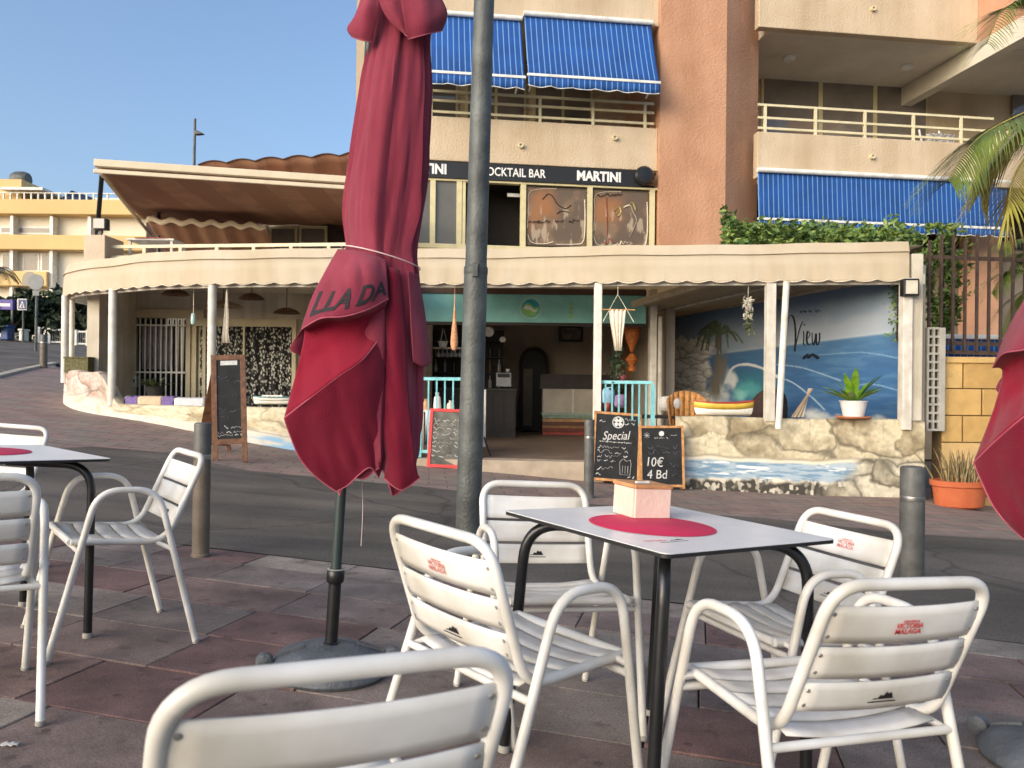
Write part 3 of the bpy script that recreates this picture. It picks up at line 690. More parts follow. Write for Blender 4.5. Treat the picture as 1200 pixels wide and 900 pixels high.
    # top: the flaps of the vent cap
    for rws in ([[UL(446, -30, .10), UL(436, -25, .12), UL(428, -15, .10)], [UL(444, 5, .13), UL(428, 8, .15), UL(416, 18, .11)], [UL(440, 30, .12), UL(424, 34, .13), UL(407, 33, .09)], [UL(436, 49, .10), UL(424, 47, .11), UL(412, 43, .09)]],
                [[UL(462, -40, .12), UL(482, -36, .13), UL(502, -28, .08)], [UL(470, 0, .15), UL(494, 0, .15), UL(518, 0, .07)], [UL(474, 28, .15), UL(500, 22, .16), UL(524, 17, .07)], [UL(478, 46, .13), UL(500, 40, .14), UL(518, 36, .07)]],
                [[UL(440, -42, .12), UL(456, -40, .14), UL(470, -42, .12)], [UL(444, 0, .14), UL(458, -2, .17), UL(472, 0, .145)], [UL(456, 24, .14), UL(466, 20, .165), UL(477, 24, .145)], [UL(474, 40, .135), UL(477, 42, .14), UL(480, 44, .13)]]):
        P_ = loft(rws, 8, 8); fo = MB().grid(P_).build('vent_flap', m_cloth, root, True, solid=.003); MB().tube(P_[-1], .0026, 6).build('hem', m_hem, fo, True)
    # cord round the cloth
    def ringpt(th):
        c = (UL(402, 291) + UL(491, 314)) / 2; return Vector((c.x + math.cos(th) * .150, c.y + math.sin(th) * .140 , c.z - math.cos(th) * .030))
    MB().tube([ringpt(2 * math.pi * k / 40) for k in range(40)], .0022, 6, closed=True).build('tie_cord', m_rope, root, True)
    MB().tube(catmull([UL(424, 560, .03), UL(425, 600, .035), UL(423, 640, .03)], 6), .0012, 5).build('pull_cord', m_rope, root, True)
    return root, PA
par0, PA = make_parasol()
# lettering wrapped on the valance
def wrap_text(body, size, PAg, u0, u1, v0, parent, m):
    cu = bpy.data.curves.new('t', 'FONT'); cu.body = body; cu.size = 1.0; cu.resolution_u = 4; cu.offset = .03
    tmp = bpy.data.objects.new('tmp', cu); col.objects.link(tmp)
    me = bpy.data.meshes.new_from_object(tmp.evaluated_get(bpy.context.evaluated_depsgraph_get())); bpy.data.objects.remove(tmp)
    b_ = bmesh.new(); b_.from_mesh(me)
    for k in range(2): bmesh.ops.subdivide_edges(b_, edges=[e for e in b_.edges if e.calc_length() > .12], cuts=2)
    bmesh.ops.triangulate(b_, faces=b_.faces[:]); b_.to_mesh(me); b_.free()
    xs = [v.co.x for v in me.vertices]; x0, x1 = min(xs), max(xs); H, W = len(PAg), len(PAg[0])
    for v in me.vertices:
        u = u0 + (u1 - u0) * (v.co.x - x0) / (x1 - x0); t = v0 - v.co.y * size
        fu, ft = min(max(u, 0), .9999) * (W - 1), min(max(t, 0), .9999) * (H - 1); i, j = int(ft), int(fu); a, c = ft - i, fu - j
        p = PAg[i][j] * (1 - a) * (1 - c) + PAg[i][j + 1] * (1 - a) * c + PAg[i + 1][j] * a * (1 - c) + PAg[i + 1][j + 1] * a * c
        v.co = p + Vector((0, -.0035, 0))
    o = bpy.data.objects.new('lettering', me); col.objects.link(o); me.materials.clear(); me.materials.append(m); o.parent = parent
    return o
flap = [c for c in par0.children if c.name.startswith('lettered')][0]
wrap_text('LLA DA', .40, PA, .08, .97, .86, flap, mat('black_letters', (.012, .010, .012), .8))
par0.matrix_world = rot2(MG, (PBx, PBy, 0), 0)
T(par0, 'closed dark red parasol with black letters standing left of the table', 'parasol', 'closed dark red parasols')
par1 = copy_tree(par0); par1.matrix_world = rot2(MG, (1.80, 2.50, -.0), R(-72))
for c_ in [c for c in par1.children if c.name.startswith('lettered')]:
    for d_ in [d for d in c_.children if d.name.startswith('lettering')]: bpy.data.objects.remove(d_)
T(par1, 'closed red parasol cut off by the right picture edge', 'parasol', 'closed dark red parasols')
# ------------------------------------------------------------------ lamp post and bollards
m_lamp = mat('galvanised_post', srgb(92, 95, 92), .55, .16, 5, .3, 45, metal=.25, stain=srgb(66, 68, 66))
def wpoint(px, py, y): return at(px, py, y)
lb = g2w(onG(548, 632)); dl = lb.y
lp = empty('lamp_post', M=Matrix.Translation(lb) @ Matrix.Rotation(R(1.15), 4, 'Y'))
MB().lathe([(.130, -.02), (.130, .012), (.118, .018)], 24).build('base_plate', m_lamp, lp, True)
MB().lathe([(.092, .012), (.092, .9), (.089, 1.0), (.086, 2.0)], 28).build('lower_shaft', m_lamp, lp, True)
MB().lathe([(.080, 2.0), (.078, 3.0), (.070, 5.6)], 28).build('upper_shaft', m_lamp, lp, True)
cl = MB().lathe([(.0862, 1.955), (.0885, 1.96), (.0885, 2.01), (.0805, 2.02)], 28).build('collar', m_lamp, lp, True)
MB().box(-.02, .02, -.104, -.084, 1.93, 2.03).build('clamp', m_lamp, cl, bevel=.003)
MB().tube(fillet([(0, 0, 5.55), (0, 0, 6.0), (.2, .9, 6.15)], .3, 8), .032, 12).build('arm', m_lamp, lp, True)
MB().lathe([(.06, .02), (.17, .0), (.19, -.05), (.15, -.10), (.0, -.12)], 20, Matrix.Translation((.22, 1.0, 6.15))).build('lantern', m_lamp, lp, True)
T(lp, 'tall grey metal lamp post rising behind the chair backs', 'lamp post')
m_boll = mat('grey_bollard_paint', srgb(92, 92, 88), .5, .14, 9, .15, 60, stain=srgb(70, 69, 66)); m_bollb = mat('brown_bollard_paint', srgb(108, 96, 82), .55, .14, 9, .15, 60)
m_ring = mat('steel_band', (.42, .41, .39), .3, .1, 20, metal=.9)
def bollard(base, h, r_, mm, lab, lean=0.0):
    o = empty('bollard', M=Matrix.Translation(base) @ Matrix.Rotation(R(lean), 4, 'Y'))
    MB().lathe([(r_ * 1.12, -.03), (r_ * 1.12, .01), (r_, .016), (r_, h - .22)], 24).build('shaft', mm, o, True)
    MB().lathe([(r_ * 1.012, h - .22), (r_ * 1.02, h - .216), (r_ * 1.02, h - .194), (r_ * 1.012, h - .19)], 24).build('steel_band', m_ring, o, True)
    MB().lathe([(r_, h - .19), (r_, h - .014), (r_ * .94, h - .003), (r_ * .8, h), (0, h + .002)], 24).build('head', m_boll, o, True)
    return T(o, lab, 'bollard', 'bollards along the road')
bollard(g2w(onG(235, 651)), .80, .050, m_bollb, 'round bollard between the side-on armchair and the tall menu board', .4)
bollard(gpix(690, 583), .88, .058, m_boll, 'round grey bollard left of the special chalkboard')
bollard(g2w(onG(1068, 688)), .78, .074, m_boll, 'thick dark grey bollard behind the white chair at the right')
bf = at(51, 429, 19.5); bf.z = max(bf.z, zg(bf.x, bf.y) - .2)
bollard(Vector((bf.x, bf.y, zg(bf.x, bf.y))), .82, .085, m_bollb, 'distant brown bollard at the corner of the side street')
# ================================================================== CAFE: terrace, painted walls, room
m_cream = translucent(mat('cream_canvas', srgb(200, 186, 163), .8, .04, 1.6, .12, 120, stain=srgb(192, 177, 149)), .15, srgb(220, 200, 160))
m_wpost = mat('white_post_paint', srgb(226, 222, 212), .45, .05, 6, .05, 50, stain=srgb(204, 196, 182))
m_wwall = mat('white_render', srgb(214, 206, 190), .85, .06, 1.8, .25, 60, stain=srgb(190, 180, 160))
m_floor = mat('terrace_floor_tile', srgb(122, 104, 90), .6, .12, 3, .2, 60)
m_roomw = mat('room_plaster', srgb(176, 164, 150), .85, .08, 2, .1, 40)
m_ceil = mat('terrace_ceiling', srgb(220, 212, 196), .85, .05, 2)
m_teal = mat('teal_board_paint', srgb(142, 208, 203), .55, .06, 3, .08, 50, stain=srgb(124, 190, 186))
m_blueR = mat('pale_blue_paint', srgb(130, 196, 200), .45, .08, 9, .05, 60, stain=srgb(108, 172, 178))
m_dark = mat('dark_wood', srgb(44, 33, 28), .5, .2, 8, .1, 50)
m_black = mat('black_board', (.016, .017, .018), .8, .25, 6, .1, 90)
m_wood = mat('pine_frame', srgb(196, 146, 92), .55, .18, 16, .15, 60, stain=srgb(160, 108, 62))
m_wood2 = mat('brown_frame', srgb(116, 78, 50), .55, .2, 16, .15, 60, stain=srgb(86, 54, 34))
m_redf = mat('red_frame', srgb(206, 56, 52), .5, .08, 8)
m_chalk = mat('chalk', srgb(214, 212, 206), .95, .15, 60)
m_grass_y = mat('rattan', srgb(190, 134, 74), .7, .2, 30, .4, 90)
m_rope2 = mat('cotton_rope', srgb(226, 214, 192), .9, .08, 40, .4, 120)

streaks(m_cream, .92, 3)
for q_ in (m_wpost, m_wwall): streaks(q_, .78)
# --- front line as a smooth curve
fc = [Vector((x, y, z)) for x, y, z in FRONT]
def cm(P, n):
    out = []
    for i in range(len(P) - 1):
        p0, p1, p2, p3 = P[max(i - 1, 0)], P[i], P[i + 1], P[min(i + 2, len(P) - 1)]
        for k in range(n):
            t = k / n; out.append(.5 * ((2 * p1) + (p2 - p0) * t + (2 * p0 - 5 * p1 + 4 * p2 - p3) * t * t + (3 * p1 - p0 - 3 * p2 + p3) * t ** 3))
    out.append(P[-1]); return out
CV = cm(fc, 14)
def curve_xy(a): return CV[int(round(a))]
def nrm(i):
    a, b = CV[max(i - 1, 0)], CV[min(i + 1, len(CV) - 1)]; d = (b - a); d.z = 0; d.normalize(); return Vector((d.y, -d.x, 0)) * -1
for i in (0, 40): pass
def outw(i):                                    # outward (towards the street)
    n = nrm(i); return n if n.y < 0 or (n.x < 0 and i > 120) else -n
def idx_x(x): return min(range(len(CV)), key=lambda i: abs(CV[i].x - x))
cafe = empty('cafe_terrace', (0, 0, 0))
T(cafe, 'low cafe terrace with cream scalloped canopy, white posts and painted walls', 'cafe')
# roof band: a sloping upper flap, then an upright skirt with scalloped edge
ZT, ZM, ZB = 2.93, 2.80, 2.455
up_, mid_, skirt = [], [], []
arc = [0.0]
for i in range(1, len(CV)): arc.append(arc[-1] + (Vector((CV[i].x, CV[i].y)) - Vector((CV[i - 1].x, CV[i - 1].y))).length)
def curve_at(s):
    i = max(0, min(len(arc) - 2, int(np.searchsorted(arc, s)) - 1)); t = (s - arc[i]) / max(1e-6, arc[i + 1] - arc[i])
    p = CV[i].lerp(CV[i + 1], t); n = outw(i).lerp(outw(i + 1), t).normalized(); return p, n
NS = 900; rowsF = [[] for _ in range(8)]
for k in range(NS + 1):
    s_ = .21 + (arc[-1] - .21) * k / NS; p, n = curve_at(s_); q = Vector((p.x, p.y, 0)); sag = .006 * math.sin(s_ * 1.9) + .004 * math.sin(s_ * 5.3)
    sc_ = -.034 * abs(math.sin(math.pi * s_ / .30)) ** .8
    rowsF[0].append(q - n * .42 + Vector((0, 0, ZT + .045 + sag))); rowsF[1].append(q - n * .02 + Vector((0, 0, ZT + sag)))
    rowsF[2].append(q + n * .03 + Vector((0, 0, ZM + sag))); rowsF[3].append(q + n * .032 + Vector((0, 0, ZM - .006 + sag)))
    rowsF[4].append(q + n * .015 + Vector((0, 0, ZM - .012 + sag))); rowsF[5].append(q + n * (.03 + .004 * math.sin(s_ * 20)) + Vector((0, 0, (ZM + ZB) / 2)))
    rowsF[6].append(q + n * (.035 + .007 * math.sin(s_ * 20.9)) + Vector((0, 0, ZB))); rowsF[7].append(q + n * (.04 + .010 * math.sin(s_ * 20.9)) + Vector((0, 0, ZB + sc_)))
fa = MB().grid(rowsF[:4]).build('canopy_band', m_cream, cafe, True, solid=.006)
va = MB().grid(rowsF[4:]).build('scalloped_skirt', m_cream, cafe, True, solid=.004)
MB().tube(rowsF[7][::2], .006, 5).build('skirt_hem', m_rope2, va, True)
# roof slab behind the band and head beam under it
inner = [Vector((CV[i].x, CV[i].y, 0)) - outw(i) * .10 for i in range(0, len(CV), 4)]
lf_ = [p for p in inner if p.x < -1.6]
rp_ = [(p.x, p.y, 0) for p in lf_] + [(-7.6, 14.9, 0), (lf_[0].x, 15.1, 0)]
MB().prism(rp_, (0, 0, 2.66), (0, 0, 2.86)).build('roof_slab', m_ceil, cafe)
m_roofc = translucent(mat('roof_canvas', srgb(206, 194, 170), .85, .05, 2), .45, srgb(226, 212, 184))
rt_ = [p for p in inner if p.x >= -1.6]; x0_ = lf_[0].x
MB().grid([[Vector((p.x, p.y, 2.90)).lerp(Vector((x0_ + (p.x - x0_) * .80, 15.2, 2.66)), v) + Vector((0, 0, -.03 * math.sin(v * 9) ** 2)) for p in rt_] for v in np.linspace(0, 1, 14)]).build('roof_canvas', m_roofc, cafe, True, solid=.004)
bp_ = [Vector((CV[i].x, CV[i].y, 2.46)) - outw(i) * .09 for i in range(0, len(CV), 3)]
for a, b_ in zip(bp_[:-1], bp_[1:]): pass
mbb = MB()
for a, b_ in zip(bp_[:-1], bp_[1:]): mbb.bar(a, b_ + (b_ - a).normalized() * .01, .07, .13)
mbb.build('head_beam', m_wpost, cafe)
# floor with its step, just above the street
FZ = .02
fl_ = [(p.x, p.y, 0) for p in inner[:70]] 
fpoly = [(5.2, 10.15, 0), (2.3, 10.5, 0), (1.05, 10.7, 0), (0, 10.88, 0), (-1.4, 11.0, 0), (-3.0, 11.12, 0), (-4.2, 11.33, 0), (-5.2, 11.65, 0), (-6.05, 12.12, 0), (-6.8, 12.65, 0), (-7.4, 13.4, 0), (-7.55, 14.8, 0), (5.0, 18.2, 0)]
MB().prism(fpoly, (0, 0, -.7), (0, 0, FZ)).build('floor', m_floor, cafe)
MB().prism([(1.25, 10.50, 0), (1.25, 10.9, 0), (-1.45, 11.2, 0), (-1.45, 10.78, 0)], (0, 0, -.6), (0, 0, FZ - .006)).build('step', mat('pale_step', srgb(168, 152, 132), .8, .1, 5, .3, 50), cafe, bevel=.01)
# white posts: the near one leans
def post(px, y, zb, zt=2.44, r_=.055, lean=0.0, square=True, lab=None):
    p = at(px, 420, y); top_ = Vector((p.x + lean, p.y, zt)); b = MB()
    if square: b.bar((p.x, p.y, zb), top_, r_ * 2, r_ * 2, (0, 1, 0))
    else: b.tube([(p.x, p.y, zb), top_], r_, 14)
    o = b.build('post', m_wpost, cafe, not square, bevel=.006 if square else 0)
    return o
post(700, 10.62, FZ, r_=.052); post(902, 10.30, .6, r_=.06)
post(913, 10.02, .52, 2.40, r_=.042, lean=.085, square=False)
post(248, 11.22, .60, r_=.060, square=False); post(131.5, 12.02, .66, r_=.060, square=False); post(76, 12.95, 1.0, r_=.058, square=False); post(84, 13.2, 1.0, r_=.04, square=False)
cR = at(1068, 420, 10.02)
MB().box(cR.x - .125, cR.x - .005, 9.98, 10.12, .52, 2.46).build('post', m_wpost, cafe, bevel=.008)
MB().box(cR.x + .0, cR.x + .15, 10.03, 10.3, -.3, 2.78).build('end_wall', m_wwall, cafe, bevel=.01)

# --- low walls with painted beach and rocks (colours on the wall's own points)
m_paint = paint_mat('wall_painting')
def low_wall(name, i0, i1, ztop, paint, nseg, nz=90, thick=.16):
    s0, s1 = arc[i0], arc[i1]; P = np.zeros((nz + 14, nseg, 3)); C = np.zeros((nz + 14, nseg, 3))
    S_, T_ = np.zeros((nz, nseg)), np.zeros((nz, nseg))
    for j in range(nseg):
        s_ = s0 + (s1 - s0) * j / (nseg - 1); p, n = curve_at(s_); zb = zg(p.x, p.y) - .12; zt = ztop(s_)
        for k in range(nz):
            f = k / (nz - 1); z = zb + (zt - zb) * f; o_ = 0.02 * (1 - f)
            P[k, j] = (p.x + n.x * o_, p.y + n.y * o_, z); S_[k, j] = s_; T_[k, j] = (z - (zb + .12)) / (zt - zb - .12)
        for k in range(14):
            f = (k + 1) / 14; P[nz + k, j] = (p.x - n.x * thick * f, p.y - n.y * thick * f, zt + .012 * math.sin(math.pi * min(1, f * 1.1)))
    Cc = paint(S_, T_); C[:nz] = Cc; C[nz:] = Cc[-1][None]
    # soft relief so that the top edge is not ruler straight
    d = (fbm(S_ * 3.0, T_ * 2.0, 3) - .5) * .03
    for k in range(nz):
        for j in range(0, nseg): P[k, j, 1] += d[k, j]
    return painted(name, P, C, m_paint, cafe)
lin = lambda *c: np.array(srgb(*c))
def rocks(S_, T_, sc_, seed, light, dark, crack):
    wx, wy = S_ * sc_ * .6 + fbm(S_ * 3, T_ * 3, seed) * .9, T_ * sc_ * .95 + fbm(S_ * 3 + 9, T_ * 3, seed + 1) * .8
    d1, d2, cv = voro(wx, wy, seed); e = d2 - d1; shade = fbm(S_ * 9, T_ * 7, seed + 2, 5)
    c = mixc(np.broadcast_to(lin(*light), S_.shape + (3,)).copy(), lin(*dark), np.clip((shade - .42) * 1.3 + (cv - .5) * .5 + voro.off[0] * .55 - voro.off[1] * .75 + .25, 0, 1))
    c = mixc(c, lin(*crack), (1 - sstep(.0, .16, e + (shade - .5) * .12)) * (.75) * sstep(.25, .5, fbm(S_ * 2.2, T_ * 2.2, seed + 6)))
    st = fbm(S_ * 30, T_ * 14, seed + 4, 3); c = c * (.74 + .52 * fbm(S_ * 22, T_ * 24, seed + 8, 3))[..., None]; return mixc(c, lin(*crack), np.clip(st - .62, 0, .3) * 1.6)
def paint_right(S_, T_):
    u = (S_ - S_.min()) / (S_.max() - S_.min())          # 0 at the right end
    T0 = T_ + (fbm(S_ * 3, T_ * 2, 71) - .5) * .06
    c = rocks(S_, T_, 2.6, 11, (206, 194, 164), (146, 132, 104), (84, 76, 62))
    # beach strip and water below, rocks rising at the right end
    edge = .50 + .0 * u; sand = sstep(.47, .50, T0)
    low = np.broadcast_to(lin(224, 212, 188), S_.shape + (3,)).copy()
    wv = fbm(S_ * 5, T_ * 34, 21, 4); water = mixc(np.broadcast_to(lin(164, 180, 190), S_.shape + (3,)).copy(), lin(116, 146, 168), sstep(.45, .62, wv))
    water = mixc(water, lin(232, 232, 224), sstep(.60, .72, fbm(S_ * 4, T_ * 26, 31, 4)))
    wm = sstep(.44, .40, T0) * sstep(.14, .20, T0 + (fbm(S_ * 6, T_ * 3, 8) - .5) * .12) * sstep(.20, .30, u + (fbm(S_ * 8, T_ * 8, 9) - .5) * .2)
    low = low * (1 - wm[..., None]) + water * wm[..., None]
    d1, d2, cv = voro(S_ * 26, T_ * 17, 51); peb = mixc(np.broadcast_to(lin(70, 66, 58), S_.shape + (3,)).copy(), lin(206, 198, 180), sstep(.62, .95, cv) * .9)
    pm = sstep(.20, .13, T0 + (fbm(S_ * 5, T_ * 3, 61) - .5) * .22) * sstep(.12, .22, u)
    low = low * (1 - pm[..., None]) + peb * pm[..., None]
    rk = rocks(S_, T_, 3.4, 77, (198, 190, 168), (124, 116, 96), (74, 70, 60))
    rm = sstep(.33, .26, u + (T0 - .3) * .28 + (fbm(S_ * 4, T_ * 4, 13) - .5) * .12); low = low * (1 - rm[..., None]) + rk * rm[..., None]
    line = np.exp(-((T0 - .475) / .018) ** 2) * sstep(.2, .3, u); c = c * (1 - (1 - sand)[..., None]) + low * (1 - sand)[..., None]
    return mixc(c, lin(112, 98, 76), line * .6)
def paint_left(S_, T_):
    u = (S_ - S_.min()) / (S_.max() - S_.min())          # 0 next to the door, 1 far left
    T0 = T_ + (fbm(S_ * 2.4, T_ * 2, 71) - .5) * .10
    c = rocks(S_, T_, 1.6, 5, (206, 196, 168), (176, 160, 124), (136, 120, 92))
    pk = rocks(S_, T_, 2.4, 15, (204, 190, 178), (176, 146, 130), (116, 100, 88)); pmk = sstep(.55, .68, u); c = c * (1 - pmk[..., None]) + pk * pmk[..., None]
    foam = sstep(.45, .30, T0) * .9; c = mixc(c, lin(206, 200, 188), foam)
    st = fbm(S_ * 10, T_ * 9, 91, 5); c = mixc(c, lin(186, 170, 140), sstep(.56, .72, st) * foam * .8)
    bl = sstep(.30, .22, T0) * sstep(.34, .26, u) + sstep(.5, .4, T0) * sstep(.9, .95, u) * .7; c = mixc(c, lin(140, 176, 202), np.clip(bl, 0, 1) * sstep(.35, .55, fbm(S_ * 3, T_ * 12, 33)))
    dk = sstep(.26, .18, T0) * sstep(.22, .16, u); d1, d2, cv = voro(S_ * 14, T_ * 9, 3); c = mixc(c, lin(84, 80, 72), dk * (.4 + .6 * cv))
    crk = np.exp(-((T0 - .55 - .25 * np.sin(S_ * 1.3)) / .012) ** 2); return mixc(c, lin(120, 104, 80), crk * .6)
iR = idx_x(2.15)
low_wall('painted_low_wall', 0, iR, lambda s_: .635 + .008 * math.sin(s_ * 3), paint_right, 330, 130)
iL0, iL1 = idx_x(-1.35), len(CV) - 1
def left_top(s_):
    p, n = curve_at(s_)
    base = .68
    k = max(0.0, min(1.0, (-5.95 - p.x) / .55)); k = k * k * (3 - 2 * k)
    return base + k * .50 + (.10 if p.x < -7.3 else 0) + .02 * math.sin(s_ * 6) * k
low_wall('painted_low_wall', iL0, iL1, left_top, paint_left, 420, 80)

# --- painted side wall with sea and lettering, ceiling canvas
A0, A1 = Vector((5.24, 10.14, 0)), Vector((3.02, 15.3, 0)); Lm = (A1 - A0).length
def mural_st(px, py):
    d = RW @ ray(px, py); dd = A1 - A0; nn = np.array([dd.y, -dd.x, 0]); t = (np.dot(nn, np.array(A0) - CAM)) / np.dot(nn, d); p = CAM + d * t
    return (Vector((p[0], p[1], 0)) - A0).dot(dd.normalized()), p[2]
nS, nZ = 330, 190
ss = np.linspace(0, Lm, nS); tt = np.linspace(0, 1, nZ); SS, TT = np.meshgrid(ss, tt)
ztopm = 2.52 - .16 * SS / Lm; ZZ = .02 + (ztopm - .02) * TT
# perspective of the picture the painter used: sea line rises towards the street
k0, k1 = mural_st(859, 412), mural_st(1054, 388)
sea = k0[1] + (SS - k0[0]) * (k1[1] - k0[1]) / (k1[0] - k0[0])
n1 = fbm(SS * 1.1, ZZ * 2.2, 3, 5); n2 = fbm(SS * .8 + 5, ZZ * 4, 9, 5); n3 = fbm(SS * 3, ZZ * 22, 19, 4)
Cm = np.broadcast_to(lin(150, 172, 198), SS.shape + (3,)).copy()
Cm = mixc(Cm, lin(186, 194, 206), sstep(.42, .66, n1) * .6)
Cm = mixc(Cm, lin(92, 138, 188), sstep(.25, .9, (ZZ - sea) / .9 + (n1 - .5) * .6) * .75)
seac = np.broadcast_to(lin(40, 104, 160), SS.shape + (3,)).copy(); seac = mixc(seac, lin(76, 134, 180), sstep(.46, .7, n3) * .5); seac = mixc(seac, lin(34, 88, 142), sstep(.42, .62, n2) * .6); seac = mixc(seac, lin(84, 140, 184), np.clip(1 - (sea - ZZ) / .5, 0, 1) * .45)
msk = sstep(-.012, .012, sea - ZZ); Cm = Cm * (1 - msk[..., None]) + seac * msk[..., None]
Cm = mixc(Cm, lin(196, 214, 222), np.exp(-((ZZ - sea) / .018) ** 2) * .5)
def blob(px, py, rx, ry, c, soft=.5, seed=1, amp=.5):
    global Cm
    s0, z0 = mural_st(px, py); sx1, _ = mural_st(px + rx, py); _, z1 = mural_st(px, py + ry)
    q = np.hypot((SS - s0) / max(.02, abs(sx1 - s0)), (ZZ - z0) / max(.02, abs(z1 - z0))) + (fbm(SS * 5, ZZ * 6, seed) - .5) * amp
    Cm = mixc(Cm, lin(*c), 1 - sstep(1 - soft, 1, q))
def curve_line(pts, wd, c):
    global Cm
    P_ = [(v.x, v.y) for v in cm([Vector((*mural_st(*p), 0)) for p in pts], 8)]; best = np.full(SS.shape, 9.)
    for (a, b_), (c_, d_) in zip(P_[:-1], P_[1:]):
        vx, vz = c_ - a, d_ - b_; t = np.clip(((SS - a) * vx + (ZZ - b_) * vz) / (vx * vx + vz * vz), 0, 1); best = np.minimum(best, np.hypot((SS - a - t * vx) * .6, ZZ - b_ - t * vz))
    Cm = mixc(Cm, lin(*c), 1 - sstep(wd * .4, wd, best + (fbm(SS * 12, ZZ * 14, 4) - .5) * wd * .6))
blob(884, 452, 40, 26, (34, 116, 146), .6, 5, .8); blob(876, 456, 24, 18, (60, 162, 168), .8, 6, .9); blob(868, 462, 12, 10, (120, 200, 196), .8, 36, .9)
blob(842, 468, 20, 30, (196, 206, 208), .9, 7, 1.3); blob(856, 446, 9, 14, (214, 220, 220), .9, 17, 1.3)
curve_line([(850, 448), (858, 432), (872, 427), (892, 431), (912, 442)], .030, (218, 226, 226)); curve_line([(912, 442), (930, 449), (952, 466), (966, 480)], .014, (150, 184, 204))
curve_line([(905, 427), (940, 431), (985, 446)], .012, (140, 182, 208)); curve_line([(960, 416), (1010, 413), (1054, 420)], .012, (110, 160, 196)); curve_line([(990, 455), (1020, 450), (1054, 458)], .012, (110, 160, 196))
blob(1000, 491, 60, 8, (196, 206, 210), .9, 8, 1.2); blob(955, 488, 30, 12, (206, 212, 210), .9, 18, 1.2)
# layered rocks
rk = rocks(SS * 1.0, ZZ * 2.2, 3.0, 23, (244, 238, 226), (204, 194, 178), (134, 124, 110))
sa, za = mural_st(842, 440); prof = mural_st(800, 392)[1]
rmask = sstep(0, .25, SS - mural_st(838, 430)[0] + (fbm(SS * 3, ZZ * 6, 40) - .5) * .5) * sstep(.02, -.02, ZZ - (prof + .25 * (SS - Lm) * .4 + (fbm(SS * 6, ZZ * 2, 41) - .5) * .25))
Cm = Cm * (1 - rmask[..., None]) + rk * rmask[..., None]
for q in range(3): blob(838 + q * 3, 452 - q * 12, 11, 24, (128, 120, 104), .9, 60 + q, .8)
rp2 = random.Random(3)
for q in range(26):
    a = rp2.uniform(0, 2 * math.pi); l = rp2.uniform(12, 30); curve_line([(843, 392), (843 + math.cos(a) * l * .6, 392 - abs(math.sin(a)) * l * .5 - 2), (843 + math.cos(a) * l, 392 + math.sin(a) * l * .6 + 8)], .022, (96 + q % 3 * 10, 112 + q % 4 * 8, 92))
curve_line([(843, 395), (840, 425), (842, 460)], .035, (126, 116, 98))
blob(1052, 345, 10, 20, (70, 104, 92), .8, 90, 1.2)
lum = Cm.mean(-1, keepdims=True); Cm = (Cm * .80 + lum * .20) * (.88 + .12 * rmask[..., None]); dm = (A1 - A0).normalized(); nm = Vector((dm.y, -dm.x, 0)); nm = nm if nm.x < 0 else -nm
Pm = np.stack([A0.x + dm.x * SS, A0.y + dm.y * SS, ZZ], -1)
mural_m = paint_mat('sea_painting', .7)
painted('sea_mural_wall', Pm, Cm, mural_m, cafe)
MB().prism([A0 - nm * .01, A1 - nm * .01, A1 - nm * .15, A0 - nm * .15], (0, 0, -.3), (0, 0, 2.66)).build('side_wall', m_wwall, cafe)
def on_mural(px, py, off=.006):
    s_, z_ = mural_st(px, py); p = A0 + dm * s_ + nm * off; return Vector((p.x, p.y, z_))
m_ink = mat('navy_ink', srgb(22, 26, 36), .7)
let = empty('wall_lettering', (0, 0, 0)); T(let, 'dark handwritten word View with a small moustache mark on the sea mural', 'lettering')
def stroke(pts, r_, parent, name='stroke', m=m_ink, f=on_mural, sub=5):
    return MB().tube(cm([f(*p) for p in pts], sub), r_, 6, flat=.3).build(name, m, parent, True)
for pts in ([(923, 380), (925, 371), (929, 370), (932, 378), (933, 395), (932, 412)], [(932, 408), (935, 396), (938, 384), (941, 377)],
            [(942, 388), (942.5, 396), (942, 403), (944, 405)], [(943, 380), (943.5, 381.5)],
            [(946, 397), (949, 394), (949, 390), (947, 389), (946, 396), (947, 403), (950, 404)], [(952, 390), (952.5, 402), (954, 404), (956, 398), (957, 391), (957.5, 402), (959, 404), (961, 398), (961, 390)]):
    stroke(pts, .020, let)
stroke([(942, 419), (946, 416), (949, 418), (952, 415), (956, 417), (960, 419.5)], .042, let)
for pts in ([(938, 365), (940, 366), (942, 364), (945, 366)], [(947, 365), (949, 364), (951, 366)], [(955, 362), (957, 366), (959, 363), (962, 365)]): stroke(pts, .010, let)
# ceiling canvas over the right bay and its roller
c1 = MB().grid([[at(748, 352, 12.2), at(800, 342, 11.4), at(842, 331, 10.9)], [at(748, 349, 12.2), at(800, 338, 11.4), at(842, 326, 10.9)]])
cl_ = empty('inner_awning', (0, 0, 0)); T(cl_, 'beige inner awning sloping under the canopy before the sea mural', 'awning')
pA, pB, pC, pD = Vector((1.95, 12.3, 2.36)), Vector((2.75, 10.5, 2.52)), Vector((5.1, 10.4, 2.58)), Vector((3.1, 15.2, 2.38))
PAw = [[pA.lerp(pB, u).lerp(pD.lerp(pC, u), v) + Vector((0, 0, .015 * math.sin(v * 25))) for v in np.linspace(0, 1, 25)] for u in np.linspace(0, 1, 8)]
MB().grid(PAw).build('canvas', translucent(mat('beige_canvas', srgb(196, 182, 156), .85, .06, 3), .4, srgb(214, 198, 166)), cl_, True, solid=.006)
MB().tube([pA + Vector((-.05, 0, -.03)), pB + Vector((0, 0, -.03))], .055, 14).build('front_roller', mat('cream_roller', srgb(214, 200, 170), .6), cl_, True)
MB().tube([pA.lerp(pD, .5) + Vector((0, 0, -.04)), pB.lerp(pC, .5) + Vector((0, 0, -.04))], .02, 8).build('folding_arm', m_wpost, cl_, True)

